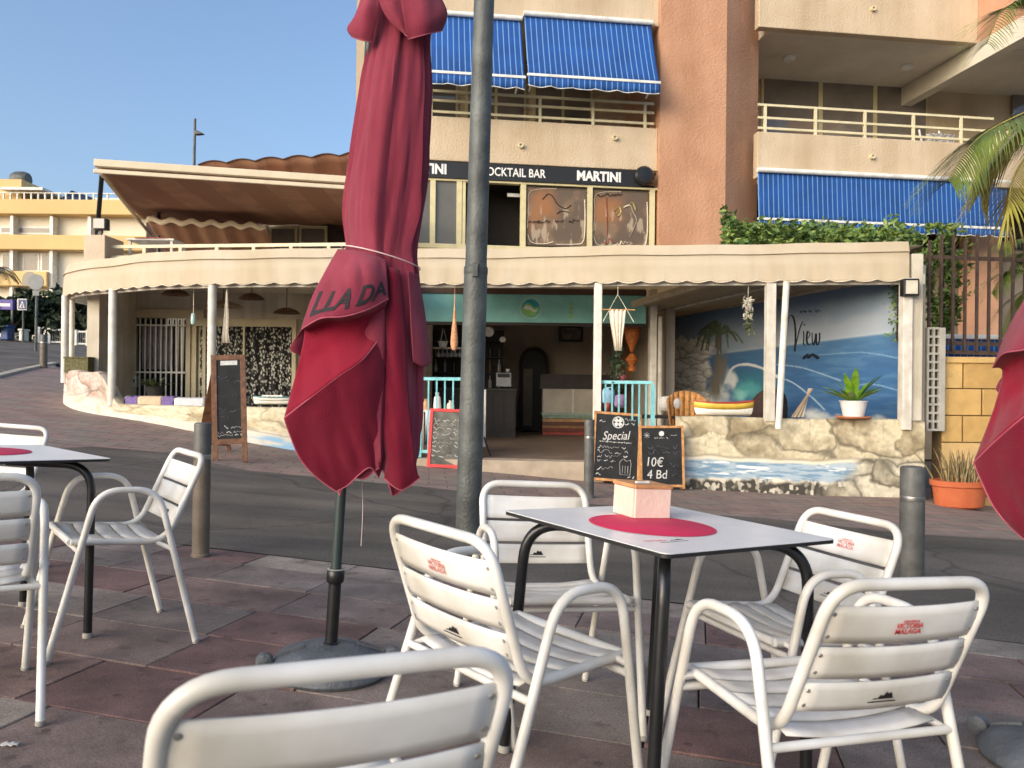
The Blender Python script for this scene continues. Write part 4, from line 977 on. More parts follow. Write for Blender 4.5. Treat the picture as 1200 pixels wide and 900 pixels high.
# --- back wall on the left, facade opening in the middle, room behind
def bw(px, py, y): return at(px, py, y)
WY = 14.3
mbw = MB()
xl, xr = -7.05, -1.75
MB().box(xl, xr, WY, WY + .2, -.2, 2.66).build('back_wall', m_wwall, cafe)
MB().box(xl - .02, xl + .18, 13.0, WY - .002, -.2, 2.66).build('back_wall', m_wwall, cafe)
# opening: teal board above, jambs
TY = 13.0
board = empty('fascia_sign', (0, 0, 0)); T(board, 'long teal sign board above the cafe door with round wave logo', 'sign')
l, r_ = at(485, 378, TY), at(757, 378, TY); tpz = at(620, 345, TY).z; btz = at(620, 378, TY).z
MB().box(l.x, r_.x, TY, TY + .06, btz, tpz).build('board', m_teal, board, bevel=.004)
MB().box(l.x, r_.x, TY - .02, TY + .08, btz - .05, btz - .001).build('lower_trim', m_dark, board); MB().box(l.x, r_.x, TY - .02, TY + .08, tpz + .001, tpz + .09).build('upper_trim', mat('brown_trim', srgb(92, 70, 58), .7), board)
lc = at(622, 361, TY - .01); F_ = face_M((lc.x, TY - .003, lc.z), (1, 0, 0), (0, 0, 1))
def disc(r0, r1, m, parent, name, z=.0, n=40, h=.003, M=None):
    b = MB(); vs = []; fs = []
    for k in range(n):
        a = 2 * math.pi * k / n
        for r_, zz in ((r0, z), (r1, z), (r1, z + h), (r0, z + h)): vs.append((M or F_) @ Vector((r_ * math.cos(a), r_ * math.sin(a), zz)))
    for k in range(n):
        l_ = (k + 1) % n
        for q in range(4): fs.append((k * 4 + q, l_ * 4 + q, l_ * 4 + (q + 1) % 4, k * 4 + (q + 1) % 4))
    return b.add(vs, fs).build(name, m, parent, True)
lg = disc(.175, .186, mat('pale_green_line', srgb(186, 222, 196), .6), board, 'logo_ring')
disc(.155, .162, mat('pale_green_line', srgb(186, 222, 196), .6), board, 'logo_ring')
disc(0.001, .145, mat('logo_blue', srgb(46, 168, 186), .6), board, 'logo_disc')
wv = [F_ @ Vector((x, y, .004)) for x, y in ((-.14, -.02), (-.10, .06), (-.04, .09), (.02, .05), (.06, 0), (.135, .03), (.13, -.04), (.09, -.10), (.02, -.14), (-.06, -.13), (-.12, -.08))]
MB().prism(wv, (0, 0, 0), (0, -.003, 0)).build('logo_wave', mat('logo_green', srgb(150, 208, 120), .6), board)
wv = [F_ @ Vector((x, y, .0075)) for x, y in ((-.13, .0), (-.06, .05), (.0, .03), (.05, -.03), (.13, -.02), (.06, -.07), (-.02, -.03), (-.08, -.02))]
MB().prism(wv, (0, 0, 0), (0, -.003, 0)).build('logo_wave', mat('logo_white', srgb(226, 236, 226), .6), board)
pc_ = at(669, 362, TY - .004); MB().box(pc_.x - .03, pc_.x + .04, TY - .004, TY - .0005, pc_.z - .15, pc_.z + .12).build('yellow_drawing', mat('yellow_green_paint', srgb(160, 190, 110), .7, .3, 18, stain=srgb(96, 176, 170)), board)
jm = at(768, 420, TY)
mj = MB(); mj.box(jm.x - .09, jm.x + .02, TY - .02, TY + .2, FZ, 2.66); mj.build('door_jamb', m_wpost, cafe, bevel=.006)
MB().box(jm.x + .04, jm.x + .10, TY - .05, TY + .1, FZ, 2.2).build('drain_pipe', m_wpost, cafe, bevel=.01)
MB().box(xr - .0, xr + .25, TY + .1, WY + .4, FZ, 2.66).build('door_jamb', m_wwall, cafe)
MB().box(l.x, r_.x, TY + .02, TY + .05, tpz + .092, 2.66).build('head_panel', m_roomw, cafe)
RX0, RX1, RY1 = -1.9, 2.6, 18.0
MB().box(RX0, RX1, RY1, RY1 + .15, -.1, 2.64).build('room_back_wall', m_roomw, cafe)
MB().box(RX0 - .15, RX0 - .002, 14.7, RY1 + .1, -.1, 2.64).build('room_side_wall', m_roomw, cafe); MB().box(RX1 + .002, RX1 + .15, 13.25, RY1 + .1, -.1, 2.64).build('room_side_wall', m_roomw, cafe)
MB().box(RX0 - .3, RX1 + .3, 14.95, RY1 + .3, 2.655, 2.75).build('room_ceiling', m_roomw, cafe)
# floor tiles scored in the terrace: shallow planks in front of the door
# ------------------------------------------------------------------ things on and in the cafe
def onm(o, *a): return T(o, *a)
# blue railings
def railing(x0, x1, y0, y1, z0, z1, n, lab):
    o = empty('railing', ((x0 + x1) / 2, (y0 + y1) / 2, z0)); c = Vector(o.location); a, b = Vector((x0, y0, 0)), Vector((x1, y1, 0)); off = Vector((c.x, c.y, 0))
    for z in (z1, z0 + .08): MB().bar(a - off + Vector((0, 0, z - z0)), b - off + Vector((0, 0, z - z0)), .035, .045).build('rail', m_blueR, o, bevel=.004)
    for k in range(n):
        p = a.lerp(b, k / (n - 1)) - off; e = k in (0, n - 1)
        MB().bar(p + Vector((0, 0, 0 if e else .105)), p + Vector((0, 0, z1 - z0 - .025)), .05 if e else .022, .05 if e else .022, (0, 1, 0)).build('post' if e else 'baluster', m_blueR, o)
    return T(o, lab, 'railing', 'pale blue cafe railings')
a = at(697, 450, 10.62); b_ = at(766, 450, 10.45); railing(a.x + .06, b_.x, 10.66, 10.5, FZ, at(730, 448, 10.6).z, 9, 'pale blue railing behind the special chalkboard')
a = at(492, 450, 10.85); b_ = at(560, 450, 10.85); railing(a.x, b_.x, 10.92, 10.86, FZ, at(520, 444, 10.85).z, 8, 'pale blue railing behind the red-framed chalkboard')
# chalkboards
def scribble(F, lines, parent, r_=.006, seed=1):
    rr = random.Random(seed); b = MB()
    for (x0, x1, y, h) in lines:
        x = x0; pts = []
        while x < x1:
            if rr.random() < .16 and len(pts) > 3:
                b.tube(cm([F @ Vector(p) for p in pts], 2), r_, 5, flat=.3); pts = []; x += h * .5
            pts.append((x, y + rr.uniform(-.5, .5) * h, .002)); x += h * rr.uniform(.25, .5)
        if len(pts) > 2: b.tube(cm([F @ Vector(p) for p in pts], 2), r_, 5, flat=.3)
    o_ = b.build('chalk_writing', m_chalk, parent, True); o_['kind'] = 'stuff'; return o_
def board_obj(name, TL, TR, BR, BL, fm, frame, lab, legs=0.0, strut=.45, bm=None):
    """a chalkboard leaning back: corners in metres, a frame of four bars, a slate, a rear strut"""
    TL, TR, BR, BL = map(Vector, (TL, TR, BR, BL)); o = empty(name, tuple((BL + BR) / 2)); org = (BL + BR) / 2
    x = ((TR - TL) + (BR - BL)).normalized(); up = ((TL - BL) + (TR - BR)); H_ = up.length / 2; up.normalize(); W_ = ((TR - TL).length + (BR - BL).length) / 2
    F = face_M(Vector((0, 0, 0)), x, up)
    def fb(x0, x1, y0, y1, nm_='frame_bar'): MB().box(x0, x1, y0, y1, -.022, .012, F).build(nm_, fm, o, bevel=.003)
    fb(-W_ / 2, -W_ / 2 + frame, -legs, H_); fb(W_ / 2 - frame, W_ / 2, -legs, H_)
    fb(-W_ / 2 + frame, W_ / 2 - frame, H_ - frame, H_ - .001); fb(-W_ / 2 + frame, W_ / 2 - frame, .0, frame)
    sl = MB().box(-W_ / 2 + frame, W_ / 2 - frame, frame, H_ - frame, -.012, .000, F).build('slate', bm or m_black, o)
    if strut:
        back = F.to_3x3() @ Vector((0, 0, -1)); back.z = 0; back.normalize()
        for s in (-1, 1):
            t_ = F @ Vector((s * (W_ / 2 - frame * .6), H_ * .96, -.024)); q = F @ Vector((s * (W_ / 2 - frame * .6), -legs, 0)); q = q + back * strut; q.z = (F @ Vector((0, -legs, 0))).z
            q.z = zg(org.x + q.x, org.y + q.y) - org.z if strut > .01 else q.z
            MB().bar(q, t_, .03, .02).build('rear_leg', fm, o)
    return o, F, W_, H_, sl
def bpts(px_tl, px_tr, px_br, px_bl, yb, lean):
    return at(*px_tl, yb + lean), at(*px_tr, yb + lean), at(*px_br, yb), at(*px_bl, yb)
g = gpix(722, 568)
o, F, W_, H_, sl = board_obj('chalkboard', *bpts((697, 482), (753, 485), (749, 567), (693, 562), g.y, .22), m_wood, .035, 'x')
T(o, 'pine-framed chalkboard with the word Special and a drawn mug', 'chalkboard', 'chalkboards in front of the cafe')
text('Special', .165, m_chalk, sl, F @ Matrix.Translation((-.02, H_ * .655, .002)) @ Matrix.Rotation(R(4), 4, 'Z'), 'chalk_word', .001, .35, sx=.8)
Fd = F @ Matrix.Translation((.01, H_ * .855, .0015)); F_ = Fd
disc(.068, .080, m_chalk, sl, 'chalk_emblem', M=Fd); 
for q in range(4):
    MB().prism([Fd @ (Matrix.Rotation(R(90 * q + 45), 4, 'Z') @ Vector(p)) for p in ((.012, -.02, 0), (.06, -.028, 0), (.06, .028, 0), (.012, .02, 0))], (0, 0, 0), F.to_3x3() @ Vector((0, 0, .002))).build('chalk_emblem', m_chalk, sl)
scribble(F, [(-.23, .20, H_ * .565, .012)], sl, .008, 2)
scribble(F, [(-.25, .12, H_ * .49, .050), (-.25, .16, H_ * .42, .050), (-.25, .22, H_ * .35, .055), (-.25, .0, H_ * .285, .045), (-.25, -.02, H_ * .18, .06), (-.26, -.14, H_ * .09, .05), (-.24, -.1, H_ * .87, .05), (.1, .25, H_ * .9, .05), (.1, .25, H_ * .84, .04), (.16, .25, H_ * .08, .03)], sl, .006, 4)
mug = [(.06, .10), (.05, .26), (.07, .29), (.10, .31), (.14, .28), (.19, .30), (.20, .25), (.19, .10), (.06, .10)]
MB().tube([F @ Vector((x, y, .002)) for x, y in mug], .006, 5, flat=.3).build('chalk_mug', m_chalk, sl, True)
for xx in (.09, .125, .16): MB().tube([F @ Vector((xx, .12, .002)), F @ Vector((xx, .22, .002))], .006, 5, flat=.3).build('chalk_mug', m_chalk, sl, True)
g = gpix(776, 571)
o, F, W_, H_, sl = board_obj('chalkboard', *bpts((744, 499), (796, 499), (803, 571), (750, 571), g.y - .26, .09), m_wood, .032, 'x', legs=.02, strut=.14)
T(o, 'smaller wood-framed chalkboard with the price ten euro', 'chalkboard', 'chalkboards in front of the cafe')
text('10€', .17, m_chalk, sl, F @ Matrix.Translation((-.10, H_ * .40, .002)) @ Matrix.Rotation(R(-3), 4, 'Z'), 'chalk_word', .001, .1, sx=.85)
text('4 Bd', .16, m_chalk, sl, F @ Matrix.Translation((-.07, H_ * .20, .002)), 'chalk_word', .001, .1, sx=.9)
disc(.001, .034, m_chalk, sl, 'chalk_emblem', M=F @ Matrix.Translation((0, H_ * .87, .001)))
m_faint = mat('faint_chalk', srgb(104, 104, 106), .95, .3, 30)
sb = scribble(F, [(-.09, .09, H_ * .80, .022)], sl, .005, 8); s2 = scribble(F, [(-.18, .2, H_ * .66, .05), (-.18, .22, H_ * .57, .06), (.1, .24, H_ * .36, .05), (.12, .24, H_ * .2, .05)], sl, .005, 9); s2.data.materials[0] = m_faint
for q in range(4):
    for cx_ in (-.19,):
        c, s_ = math.cos(R(45 * q)) * .04, math.sin(R(45 * q)) * .04; MB().tube([F @ Vector((cx_ - c, H_ * .84 - s_, .002)), F @ Vector((cx_ + c, H_ * .84 + s_, .002))], .004, 5, flat=.3).build('chalk_star', m_chalk, sl, True)
scribble(F, [(.12, .22, H_ * .84, .015)], sl, .004, 5)
g = gpix(520, 549)
m_slate2 = mat('grey_slate', srgb(104, 102, 92), .85, .25, 7, .1, 60, stain=srgb(70, 70, 64))
o, F, W_, H_, sl = board_obj('chalkboard', *bpts((507, 479), (557, 480), (551, 550), (500, 547), g.y, .18), m_redf, .045, 'x', bm=m_slate2)
T(o, 'red-framed chalkboard leaning by the door, half hidden by the lamp post', 'chalkboard', 'chalkboards in front of the cafe')
scribble(F, [(-.24, .24, H_ * (.2 + .075 * k), .05) for k in range(9)], sl, .006, 14)
# tall A-frame menu board
g0 = gpix(251, 541); yb = g0.y
o, F, W_, H_, sl = board_obj('menu_board', at(247.5, 416, yb + .25), at(289, 416, yb + .32), at(289, 519, yb + .22), at(249.5, 522, yb + .10), m_wood2, .062, 'x', legs=.22, strut=0)
T(o, 'tall brown-framed menu board on legs beside the white post', 'menu board')
bx = o
for s in (-1,):
    t_ = F @ Vector((-W_ / 2 + .03, H_ * .97, -.03)); q = Vector((at(231, 520, yb + .8) - Vector(o.location))); q2 = Vector((at(268, 522, yb + .95) - Vector(o.location)))
    t2 = F @ Vector((W_ / 2 - .03, H_ * .97, -.03))
    MB().add([t_, t2, q2, q], [(0, 1, 2, 3)]).build('rear_panel', m_wood2, o, solid=.03)
    for p_, e_ in ((q, -1), (q2, 1)):
        f_ = Vector((p_.x, p_.y + .03, zg(o.location.x + p_.x, o.location.y + p_.y) - o.location.z)); MB().bar(f_, p_, .04, .03, (0, 1, 0)).build('rear_leg', m_wood2, o)
MB().box(-.09, .10, H_ * .885, H_ * .935, .001, .003, F).build('white_label', m_chalk, sl)
s2 = scribble(F, [(-.17, .17, H_ * .76, .07), (-.17, .17, H_ * .70, .05), (-.17, .16, H_ * .54, .05), (-.12, .16, H_ * .38, .06), (-.17, .02, H_ * .30, .03)], sl, .005, 21); s2.data.materials[0] = m_faint
scribble(F, [(-.06, .16, H_ * .19, .04), (-.17, .16, H_ * .125, .035), (-.17, .16, H_ * .10, .03)], sl, .006, 23)

# hanging macrames, lamps and leaves
def hang(name, px, y_top, y, lab, cat='wall hanging', group='hanging rope decorations'):
    p = at(px, y_top, y); o = empty(name, tuple(p)); return T(o, lab, cat, group), p
o, p = hang('macrame_hanger', 724, 345, 10.55, 'white tapering macrame hanging beside the white post')
s = 10.55 / FPX
MB().tube([(-17 * s, 0, -32 * s), (0, 0, 0), (19 * s, 0, -32 * s)], .006, 6).build('cord', m_rope2, o, True)
MB().tube([(-19 * s, 0, -18 * s), (20 * s, 0, -18 * s)], .010, 8).build('rod', m_wood, o, True)
o.children[0].data.vertices[0].co
w0 = [(-10, 9.5, -18), (-8, 8, -34), (-5, 6, -50), (-2.5, 4.5, -66)]
P = [[(x_ * s, .012 * math.sin(k * 1.7), z_ * s) for k, x_ in enumerate(np.linspace(a_, b2, 15))] for a_, b2, z_ in w0]
MB().grid(P).build('woven_panel', m_rope2, o, True, solid=.012)
MB().tube([(0, 0, 0), (0, 0, 10 * s)], .004, 6).build('hook', m_rope2, o)
pl_ = at(723, 412, 10.7); hp = empty('hanging_plant', tuple(at(722, 432, 10.75))); T(hp, 'trailing green plant under the white macrame', 'plant')
b = MB(); rl = random.Random(5); leaves(b, [(rl.gauss(0, .05), rl.gauss(0, .05), rl.uniform(-.28, .30)) for _ in range(220)], .06, .6, 0, 5); b.build('foliage', mat('dark_leaf', srgb(52, 74, 44), .6, .3, 20), hp)
MB().tube([(0, 0, .3), (.01, 0, -.3)], .008, 6).build('stem', mat('stem_green', srgb(70, 82, 50), .7), hp)
o, p = hang('macrame_hanger', 533, 338, 10.9, 'cream and orange twisted macrame hanging left of the lamp post'); s = 10.9 / FPX
MB().lathe([(.003, 0), (.008, -22 * s), (.028, -40 * s), (.050, -58 * s), (.052, -66 * s), (.03, -72 * s), (.0, -73 * s)], 14).build('woven_bag', mat('orange_rope', srgb(206, 160, 120), .9, .15, 30, .5, 90, stain=srgb(188, 120, 84)), o, True)
MB().tube([(0, 0, .05), (0, 0, 0)], .004, 6).build('cord', m_rope2, o)
o, p = hang('macrame_hanger', 266, 340, 11.3, 'cream macrame hanging in front of the patterned curtain'); s = 11.3 / FPX
P = [[(x_ * s, .01 * math.sin(k * 2), z_ * s) for k, x_ in enumerate(np.linspace(a_, b2, 9))] for a_, b2, z_ in ((-.6, .6, 0), (-1.5, 1, -12), (-3, 2, -30), (-5, 2, -50), (-6, 4, -62))]
MB().grid(P).build('woven_panel', m_rope2, o, True, solid=.012); MB().tube([(0, 0, .06), (0, 0, 0)], .004, 6).build('cord', m_rope2, o)
o, p = hang('hanging_lantern', 227, 338, 11.6, 'slim pale hanging lantern by the white post', 'lantern'); s = 11.6 / FPX
MB().tube([(0, 0, 0), (0, 0, -30 * s)], .005, 6).build('cord', m_rope2, o); MB().lathe([(.02, -29 * s), (.035, -31 * s), (.038, -40 * s), (.03, -42 * s), (0, -42 * s)], 14).build('glass', mat('sea_glass', srgb(168, 196, 188), .3), o, True)
o, p = hang('hanging_bunch', 877, 340, 10.4, 'white feather and green leaf bunch hanging under the canopy'); s = 10.4 / FPX
rl = random.Random(8); b = MB(); leaves(b, [(rl.gauss(0, 2.2) * s, rl.gauss(0, .02), -rl.uniform(8, 34) * s) for _ in range(70)], .10, .3, -.8, 8); b.build('feathers', mat('white_feather', srgb(214, 208, 190), .9, .15, 30), o)
b = MB(); leaves(b, [(rl.gauss(0, 2.0) * s, rl.gauss(0, .02), -rl.uniform(24, 52) * s) for _ in range(60)], .09, .3, -.8, 9); b.build('leaves', mat('grey_green_leaf', srgb(96, 104, 72), .8, .25, 30), o)
MB().tube([(0, 0, .08), (0, 0, -.1)], .004, 6).build('cord', m_rope2, o)
# straw discs on the left ceiling
m_straw = mat('dark_straw', srgb(106, 76, 56), .8, .3, 40, .5, 120)
for px, py, rx, lab in ((206, 342, 16, 'dark straw ceiling disc over the barred door'), (295, 347, 15, 'dark straw ceiling disc in the middle of the left bay'), (336, 364, 16, 'dark straw ceiling disc beside the parasol'), (262, 356, 22, 'wide pale straw ceiling disc behind the macrame')):
    y = 12.2 if py < 350 else 13.4; p = at(px, py, y); rr_ = rx * y / FPX
    o = empty('ceiling_lamp', (p.x, p.y, p.z)); mm = m_straw if 'pale' not in lab else mat('pale_straw', srgb(176, 152, 116), .8, .2, 40, .5, 120)
    MB().lathe([(.0, .05), (rr_ * .3, .045), (rr_ * .7, .01), (rr_, -.045), (rr_ * .97, -.05), (rr_ * .6, -.01), (.0, .02)], 28, cap=False).build('straw_shade', mm, o, True)
    MB().tube([(0, 0, .03), (0, 0, 2.655 - p.z)], .008, 6).build('cord', m_straw, o)
    T(o, lab, 'lamp', 'straw discs under the canopy')
# left back wall: barred door, curtained window, ornaments
WF = WY - .004
def wl(px, py, off=0.0): p = at(px, py, WY - off); return p
dr = empty('barred_door', (0, 0, 0)); T(dr, 'white barred terrace door with pleated curtain behind', 'door')
a, c = wl(158, 362), wl(240, 366); zb, zt = FZ, a.z
MB().box(a.x, c.x, WF - .05, WF, zt - .16, zt).build('lintel', mat('door_cream', srgb(196, 182, 150), .6, .06, 4), dr); 
for px in (159, 222, 240): x = wl(px, 400).x; MB().box(x - .04, x + .04, WF - .06, WF, zb, zt - .162).build('frame', MATS['door_cream'], dr)
x0, x1 = wl(162, 400).x, wl(220, 400).x
MB().box(x0, x1, WF - .012, WF - .003, zb, zt - .17).build('dark_glass', mat('dark_glass', (.012, .012, .013), .08, spec=.6), dr)
P = [[(x, WF - .022 + .008 * math.sin(x * 60), z) for x in np.linspace(x0 + .08, x1 - .25, 60)] for z in (1.25, 2.05)]
MB().grid(P).build('curtain', mat('lilac_grey_curtain', srgb(150, 140, 140), .9, .15, 8), dr, True, solid=.003)
for k in range(9): x = x0 + .07 + (x1 - x0 - .14) * k / 8; MB().bar((x, WF - .07, zb), (x, WF - .07, zt - .18), .022, .022, (0, 1, 0)).build('bar', m_wpost, dr)
for z in (1.20, .62, zt - .3): MB().bar((x0, WF - .075, z), (x1, WF - .075, z), .03, .03).build('cross_bar', m_wpost, dr)
x2, x3 = wl(222, 400).x + .045, wl(240, 400).x - .045; P = [[(x, WF - .03 + .012 * math.sin(x * 50), z) for x in np.linspace(x2, x3, 30)] for z in (FZ + .02, zt - .18)]
MB().grid(P).build('folded_shutter', mat('cream_shutter', srgb(186, 174, 142), .7, .08, 6), dr, True, solid=.01)
wn = empty('curtained_window', (0, 0, 0)); T(wn, 'wide terrace window with black and white leaf-pattern curtains', 'window')
x0, x1 = wl(231, 400).x, wl(345, 400).x; zt = wl(290, 383).z; zb = .3
m_pat = mat('leaf_pattern_curtain', srgb(190, 188, 178), .9, .05, 10)
t = m_pat.node_tree; bs = t.nodes['Principled BSDF']; tc = t.nodes['Texture Coordinate']; vo = t.nodes.new('ShaderNodeTexVoronoi'); vo.inputs['Scale'].default_value = 16; mp = t.nodes.new('ShaderNodeMapping'); mp.inputs['Scale'].default_value = (1.5, 1, 1); mp.inputs['Rotation'].default_value = (0, .5, 0); t.links.new(tc.outputs['Object'], mp.inputs[0]); t.links.new(mp.outputs[0], vo.inputs['Vector'])
nn2 = t.nodes.new('ShaderNodeTexNoise'); nn2.inputs['Scale'].default_value = 22; t.links.new(tc.outputs['Object'], nn2.inputs['Vector'])
ad = t.nodes.new('ShaderNodeMath'); ad.operation = 'MULTIPLY'; t.links.new(vo.outputs['Distance'], ad.inputs[0]); t.links.new(nn2.outputs['Fac'], ad.inputs[1])
rp = t.nodes.new('ShaderNodeValToRGB'); rp.color_ramp.elements[0].position = .17; rp.color_ramp.elements[1].position = .21; rp.color_ramp.elements[0].color = (*srgb(186, 184, 172), 1); rp.color_ramp.elements[1].color = (*srgb(34, 34, 34), 1)
t.links.new(ad.outputs[0], rp.inputs[0]); t.links.new(rp.outputs[0], bs.inputs['Base Color'])
for a_, b2 in ((x0 + .03, (x0 + x1) / 2 - .03), ((x0 + x1) / 2 + .02, x1 - .03)):
    P = [[(x, WF - .04 + .022 * math.sin(x * 38 + .6 * math.sin(x * 9)), z) for x in np.linspace(a_, b2, 70)] for z in (zb, zt)]
    MB().grid(P).build('curtain', m_pat, wn, True, solid=.003)
for xa, xb, za, zc in ((x0 - .05, x1 + .05, zt, zt + .14), (x0 - .05, x0 + .02, zb, zt), (x1 - .02, x1 + .05, zb, zt), ((x0 + x1) / 2 - .022, (x0 + x1) / 2 + .012, zb, zt)):
    MB().box(xa, xb, WF - .09, WF - .001, za, zc - .001).build('frame', MATS['door_cream'], wn)
MB().box(x0, x1, WF - .015, WF - .002, zb, zt).build('glass', MATS['dark_glass'], wn)
# wall ornaments
m_teal2 = mat('glazed_teal_pot', srgb(72, 122, 126), .3, .2, 9)
for px, py, lab in ((126, 385, 'upper small round teal pot on the left cafe wall'), (141, 376, 'round teal pot hanging next to the white cord')):
    p = at(px, py, WY - .1); o = empty('wall_pot', tuple(p)); MB().lathe([(.0, -.09), (.06, -.08), (.10, -.02), (.095, .04), (.06, .075), (.05, .07), (.08, .03), (.0, .0)], 18, cap=False).build('pot', m_teal2, o, True)
    MB().bar((0, .0, .06), (0, .1, .10), .02, .02).build('hook', m_dark, o); T(o, lab, 'pot', 'teal pots on the cafe wall')
p = at(150, 414, WY - .05); o = empty('wall_plaque', tuple(p)); T(o, 'yellowish seahorse-shaped plaque on the left cafe wall', 'plaque')
mY = mat('yellow_plaster', srgb(206, 192, 130), .8, .2, 14, .6, 30)
MB().prism([(x * .016, 0, z * .016) for x, z in ((-4, 10), (0, 13), (4, 10), (3, 5), (6, 2), (6, -4), (3, -8), (4, -12), (0, -14), (-4, -11), (-2, -7), (-6, -3), (-5, 3), (-7, 7))], (0, -.02, 0), (0, .035, 0)).build('figure', mY, o, bevel=.012)
MB().lathe([(.02, -.035), (.012, -.03), (0, -.028)], 10, Matrix.Rotation(R(90), 4, 'X') @ Matrix.Translation((0, .15, 0))).build('eye', m_dark, o, True)
p = at(147, 447, WY - .05); o = empty('letter_box', tuple(p)); T(o, 'small pale box with green stripe under the plaque on the left wall', 'letter box')
MB().box(-.22, .22, -.06, .045, -.10, .10).build('box', m_wwall, o, bevel=.01); MB().box(-.18, .2, -.066, -.061, -.02, .045).build('stripe', mat('green_stripe', srgb(70, 110, 96), .6), o)
# bench with towels behind the left wall, potted fern, boat model
o = empty('terrace_bench', tuple(at(215, 474, 11.95))); T(o, 'low bench with purple and cream towels behind the left painted wall', 'bench'); z0 = o.location.z; s = 11.95 / FPX
for k in range(4): MB().box(-72 * s, 75 * s, .1 * k - .02, .1 * k + .07, -.12, -.09).build('slat', m_dark, o)
for x in (-68, 70): MB().tube(fillet([(x * s, -.02, -.45), (x * s, -.02, .11), (x * s * .86, -.02, .12), (x * s * .84, -.02, -.1)], .06, 5), .018, 8).build('arm', m_blackm, o, True); MB().tube([(x * s, .3, -.45), (x * s, .3, .1)], .018, 8).build('leg', m_blackm, o, True)
def towel(x0, x1, m, ht=.20): 
    P = [[(x * s, yy, z + .006 * math.sin(x * .9)) for x in np.linspace(x0, x1, 12)] for yy, z in ((-.05, -.16), (-.055, .0), (-.05, ht * .5), (-.0, ht * .58), (.2, ht * .55), (.35, ht * .5))]
    return MB().grid(P).build('towel', m, o, True, solid=.012)
towel(-66, -52, mat('purple_towel', srgb(124, 104, 158), .95, .1, 20)); towel(-51.6, -24, mat('cream_towel', srgb(214, 188, 156), .95, .08, 20)); towel(-23.6, -10, MATS['purple_towel']); towel(-9, 26, mat('white_towel', srgb(214, 212, 214), .95, .06, 20), .17)
def pot_plant(loc, pot_r, pot_h, m_pot, lab, n, ln, m_leaf, droop=.5, wid=.12, seed=1, saucer=None, name='potted_plant', spread=1.0, up=1.0):
    o = empty(name, tuple(loc)); rr = random.Random(seed)
    MB().lathe([(pot_r * .75, 0), (pot_r, pot_h * .92), (pot_r * 1.06, pot_h * .94), (pot_r * 1.06, pot_h), (pot_r * .9, pot_h), (pot_r * .88, pot_h * .9), (0, pot_h * .88)], 28, cap=False).build('pot', m_pot, o, True)
    if saucer: MB().lathe([(pot_r * 1.2, -.02), (pot_r * 1.35, .0), (pot_r * 1.3, .012), (0, .006)], 28, Matrix.Translation((0, 0, -.001)), cap=True).build('saucer', saucer, o, True)
    for k in range(n):
        a = rr.uniform(0, 2 * math.pi); l = ln * rr.uniform(.7, 1.15); el = rr.uniform(.35, 1.0) * up; d = Vector((math.cos(a), math.sin(a), 0)); sdv = Vector((-math.sin(a), math.cos(a), 0)); P = []
        for j in range(8):
            t = j / 7; rr2 = t * l * (.35 + .5 * (1 - el)) * spread; z = pot_h * .9 + l * el * (t - droop * t * t * (1.1 - el * .6)); wd = wid * l * math.sin(math.pi * min(.98, .12 + .86 * t)) 
            c = d * (rr2 + pot_r * .2) + Vector((0, 0, z)); P.append([c - sdv * wd, c - Vector((0, 0, wd * .3)), c + sdv * wd])
        MB().grid(P).build('leaf', m_leaf, o, True)
    return o
mlf = mat('bright_leaf', srgb(122, 158, 44), .45, .2, 12, stain=srgb(86, 128, 34)); mwp = mat('white_ceramic', srgb(226, 224, 220), .35, .04, 8)
p = at(1000, 488, 10.11); o = pot_plant((p.x, p.y, .675), 15 * 10.1 / FPX, .21, mwp, '', 26, .56, mlf, .5, .085, 4, mat('clay_saucer', srgb(178, 112, 76), .8), spread=1.25); T(o, 'bright green plant in a white pot on the painted wall', 'potted plant')
p = at(181, 450, 12.6); o = pot_plant((p.x, p.y, p.z - .2), .14, .16, mat('dark_pot', srgb(60, 54, 48), .7), '', 26, .36, mat('fern_leaf', srgb(84, 98, 50), .6, .3, 15), .75, .08, 9, spread=1.4); T(o, 'small fern in a dark pot before the barred door', 'potted plant')
MB().box(-.5, .5, -.15, .25, -.06, -.021).build('shelf_board', m_wwall, o)
# model boats
def boat(px, py, y, L, H, hull, stripe, inner, lab, cabin=False):
    p = at(px, py, y); o = empty('model_boat', tuple(p)); N = 20; P = []; P2 = []
    for prof in ((0, -.0), (.35, .0), (.75, .35), (1.0, .7), (1.05, 1.0)):
        row_ = []
        for side in (-1, 1):
            pass
    rows_ = []
    for f, zz in ((.15, 0), (.55, .12), (.85, .5), (1.0, 1.0)):
        ring = []
        for k in range(N + 1):
            t = k / N; x = (t - .5) * L * (.86 + .14 * f); bow = .12 * H * (abs(t - .5) * 2) ** 2.5 * (1.6 if t > .5 else 1.2); wdt = .5 * L * .30 * f * (1 - abs(2 * t - 1) ** 2.6) + .004
            ring.append((x, wdt, zz * H + bow * f))
        for k in range(N, -1, -1): x, w2, z = ring[k] if k <= N else ring[0]; ring.append((x, -w2, z))
        rows_.append(ring + [ring[0]])
    hullm = [hull, stripe]
    h_ = MB().grid(rows_[:3]).build('hull', hull, o, True, solid=.006); MB().grid(rows_[2:]).build('painted_stripe', stripe, o, True, solid=.008)
    MB().add([Vector(v) for v in rows_[2][:-1]], [tuple(range(len(rows_[2]) - 1))]).build('deck', inner, o)
    MB().tube([Vector(v) for v in rows_[3][:-1]], .010, 6, closed=True).build('gunwale', inner, o, True)
    if cabin:
        MB().box(-L * .28, L * .2, -L * .08, L * .08, H * .5, H * 1.35).build('cabin', hull, o, bevel=.01)
        for k in range(4): MB().box(-L * .25 + k * L * .11, -L * .17 + k * L * .11, -L * .083, -L * .0805, H * .8, H * 1.15).build('cabin_window', m_dark, o)
    return T(o, lab, 'model boat', 'painted boats on the terrace walls')
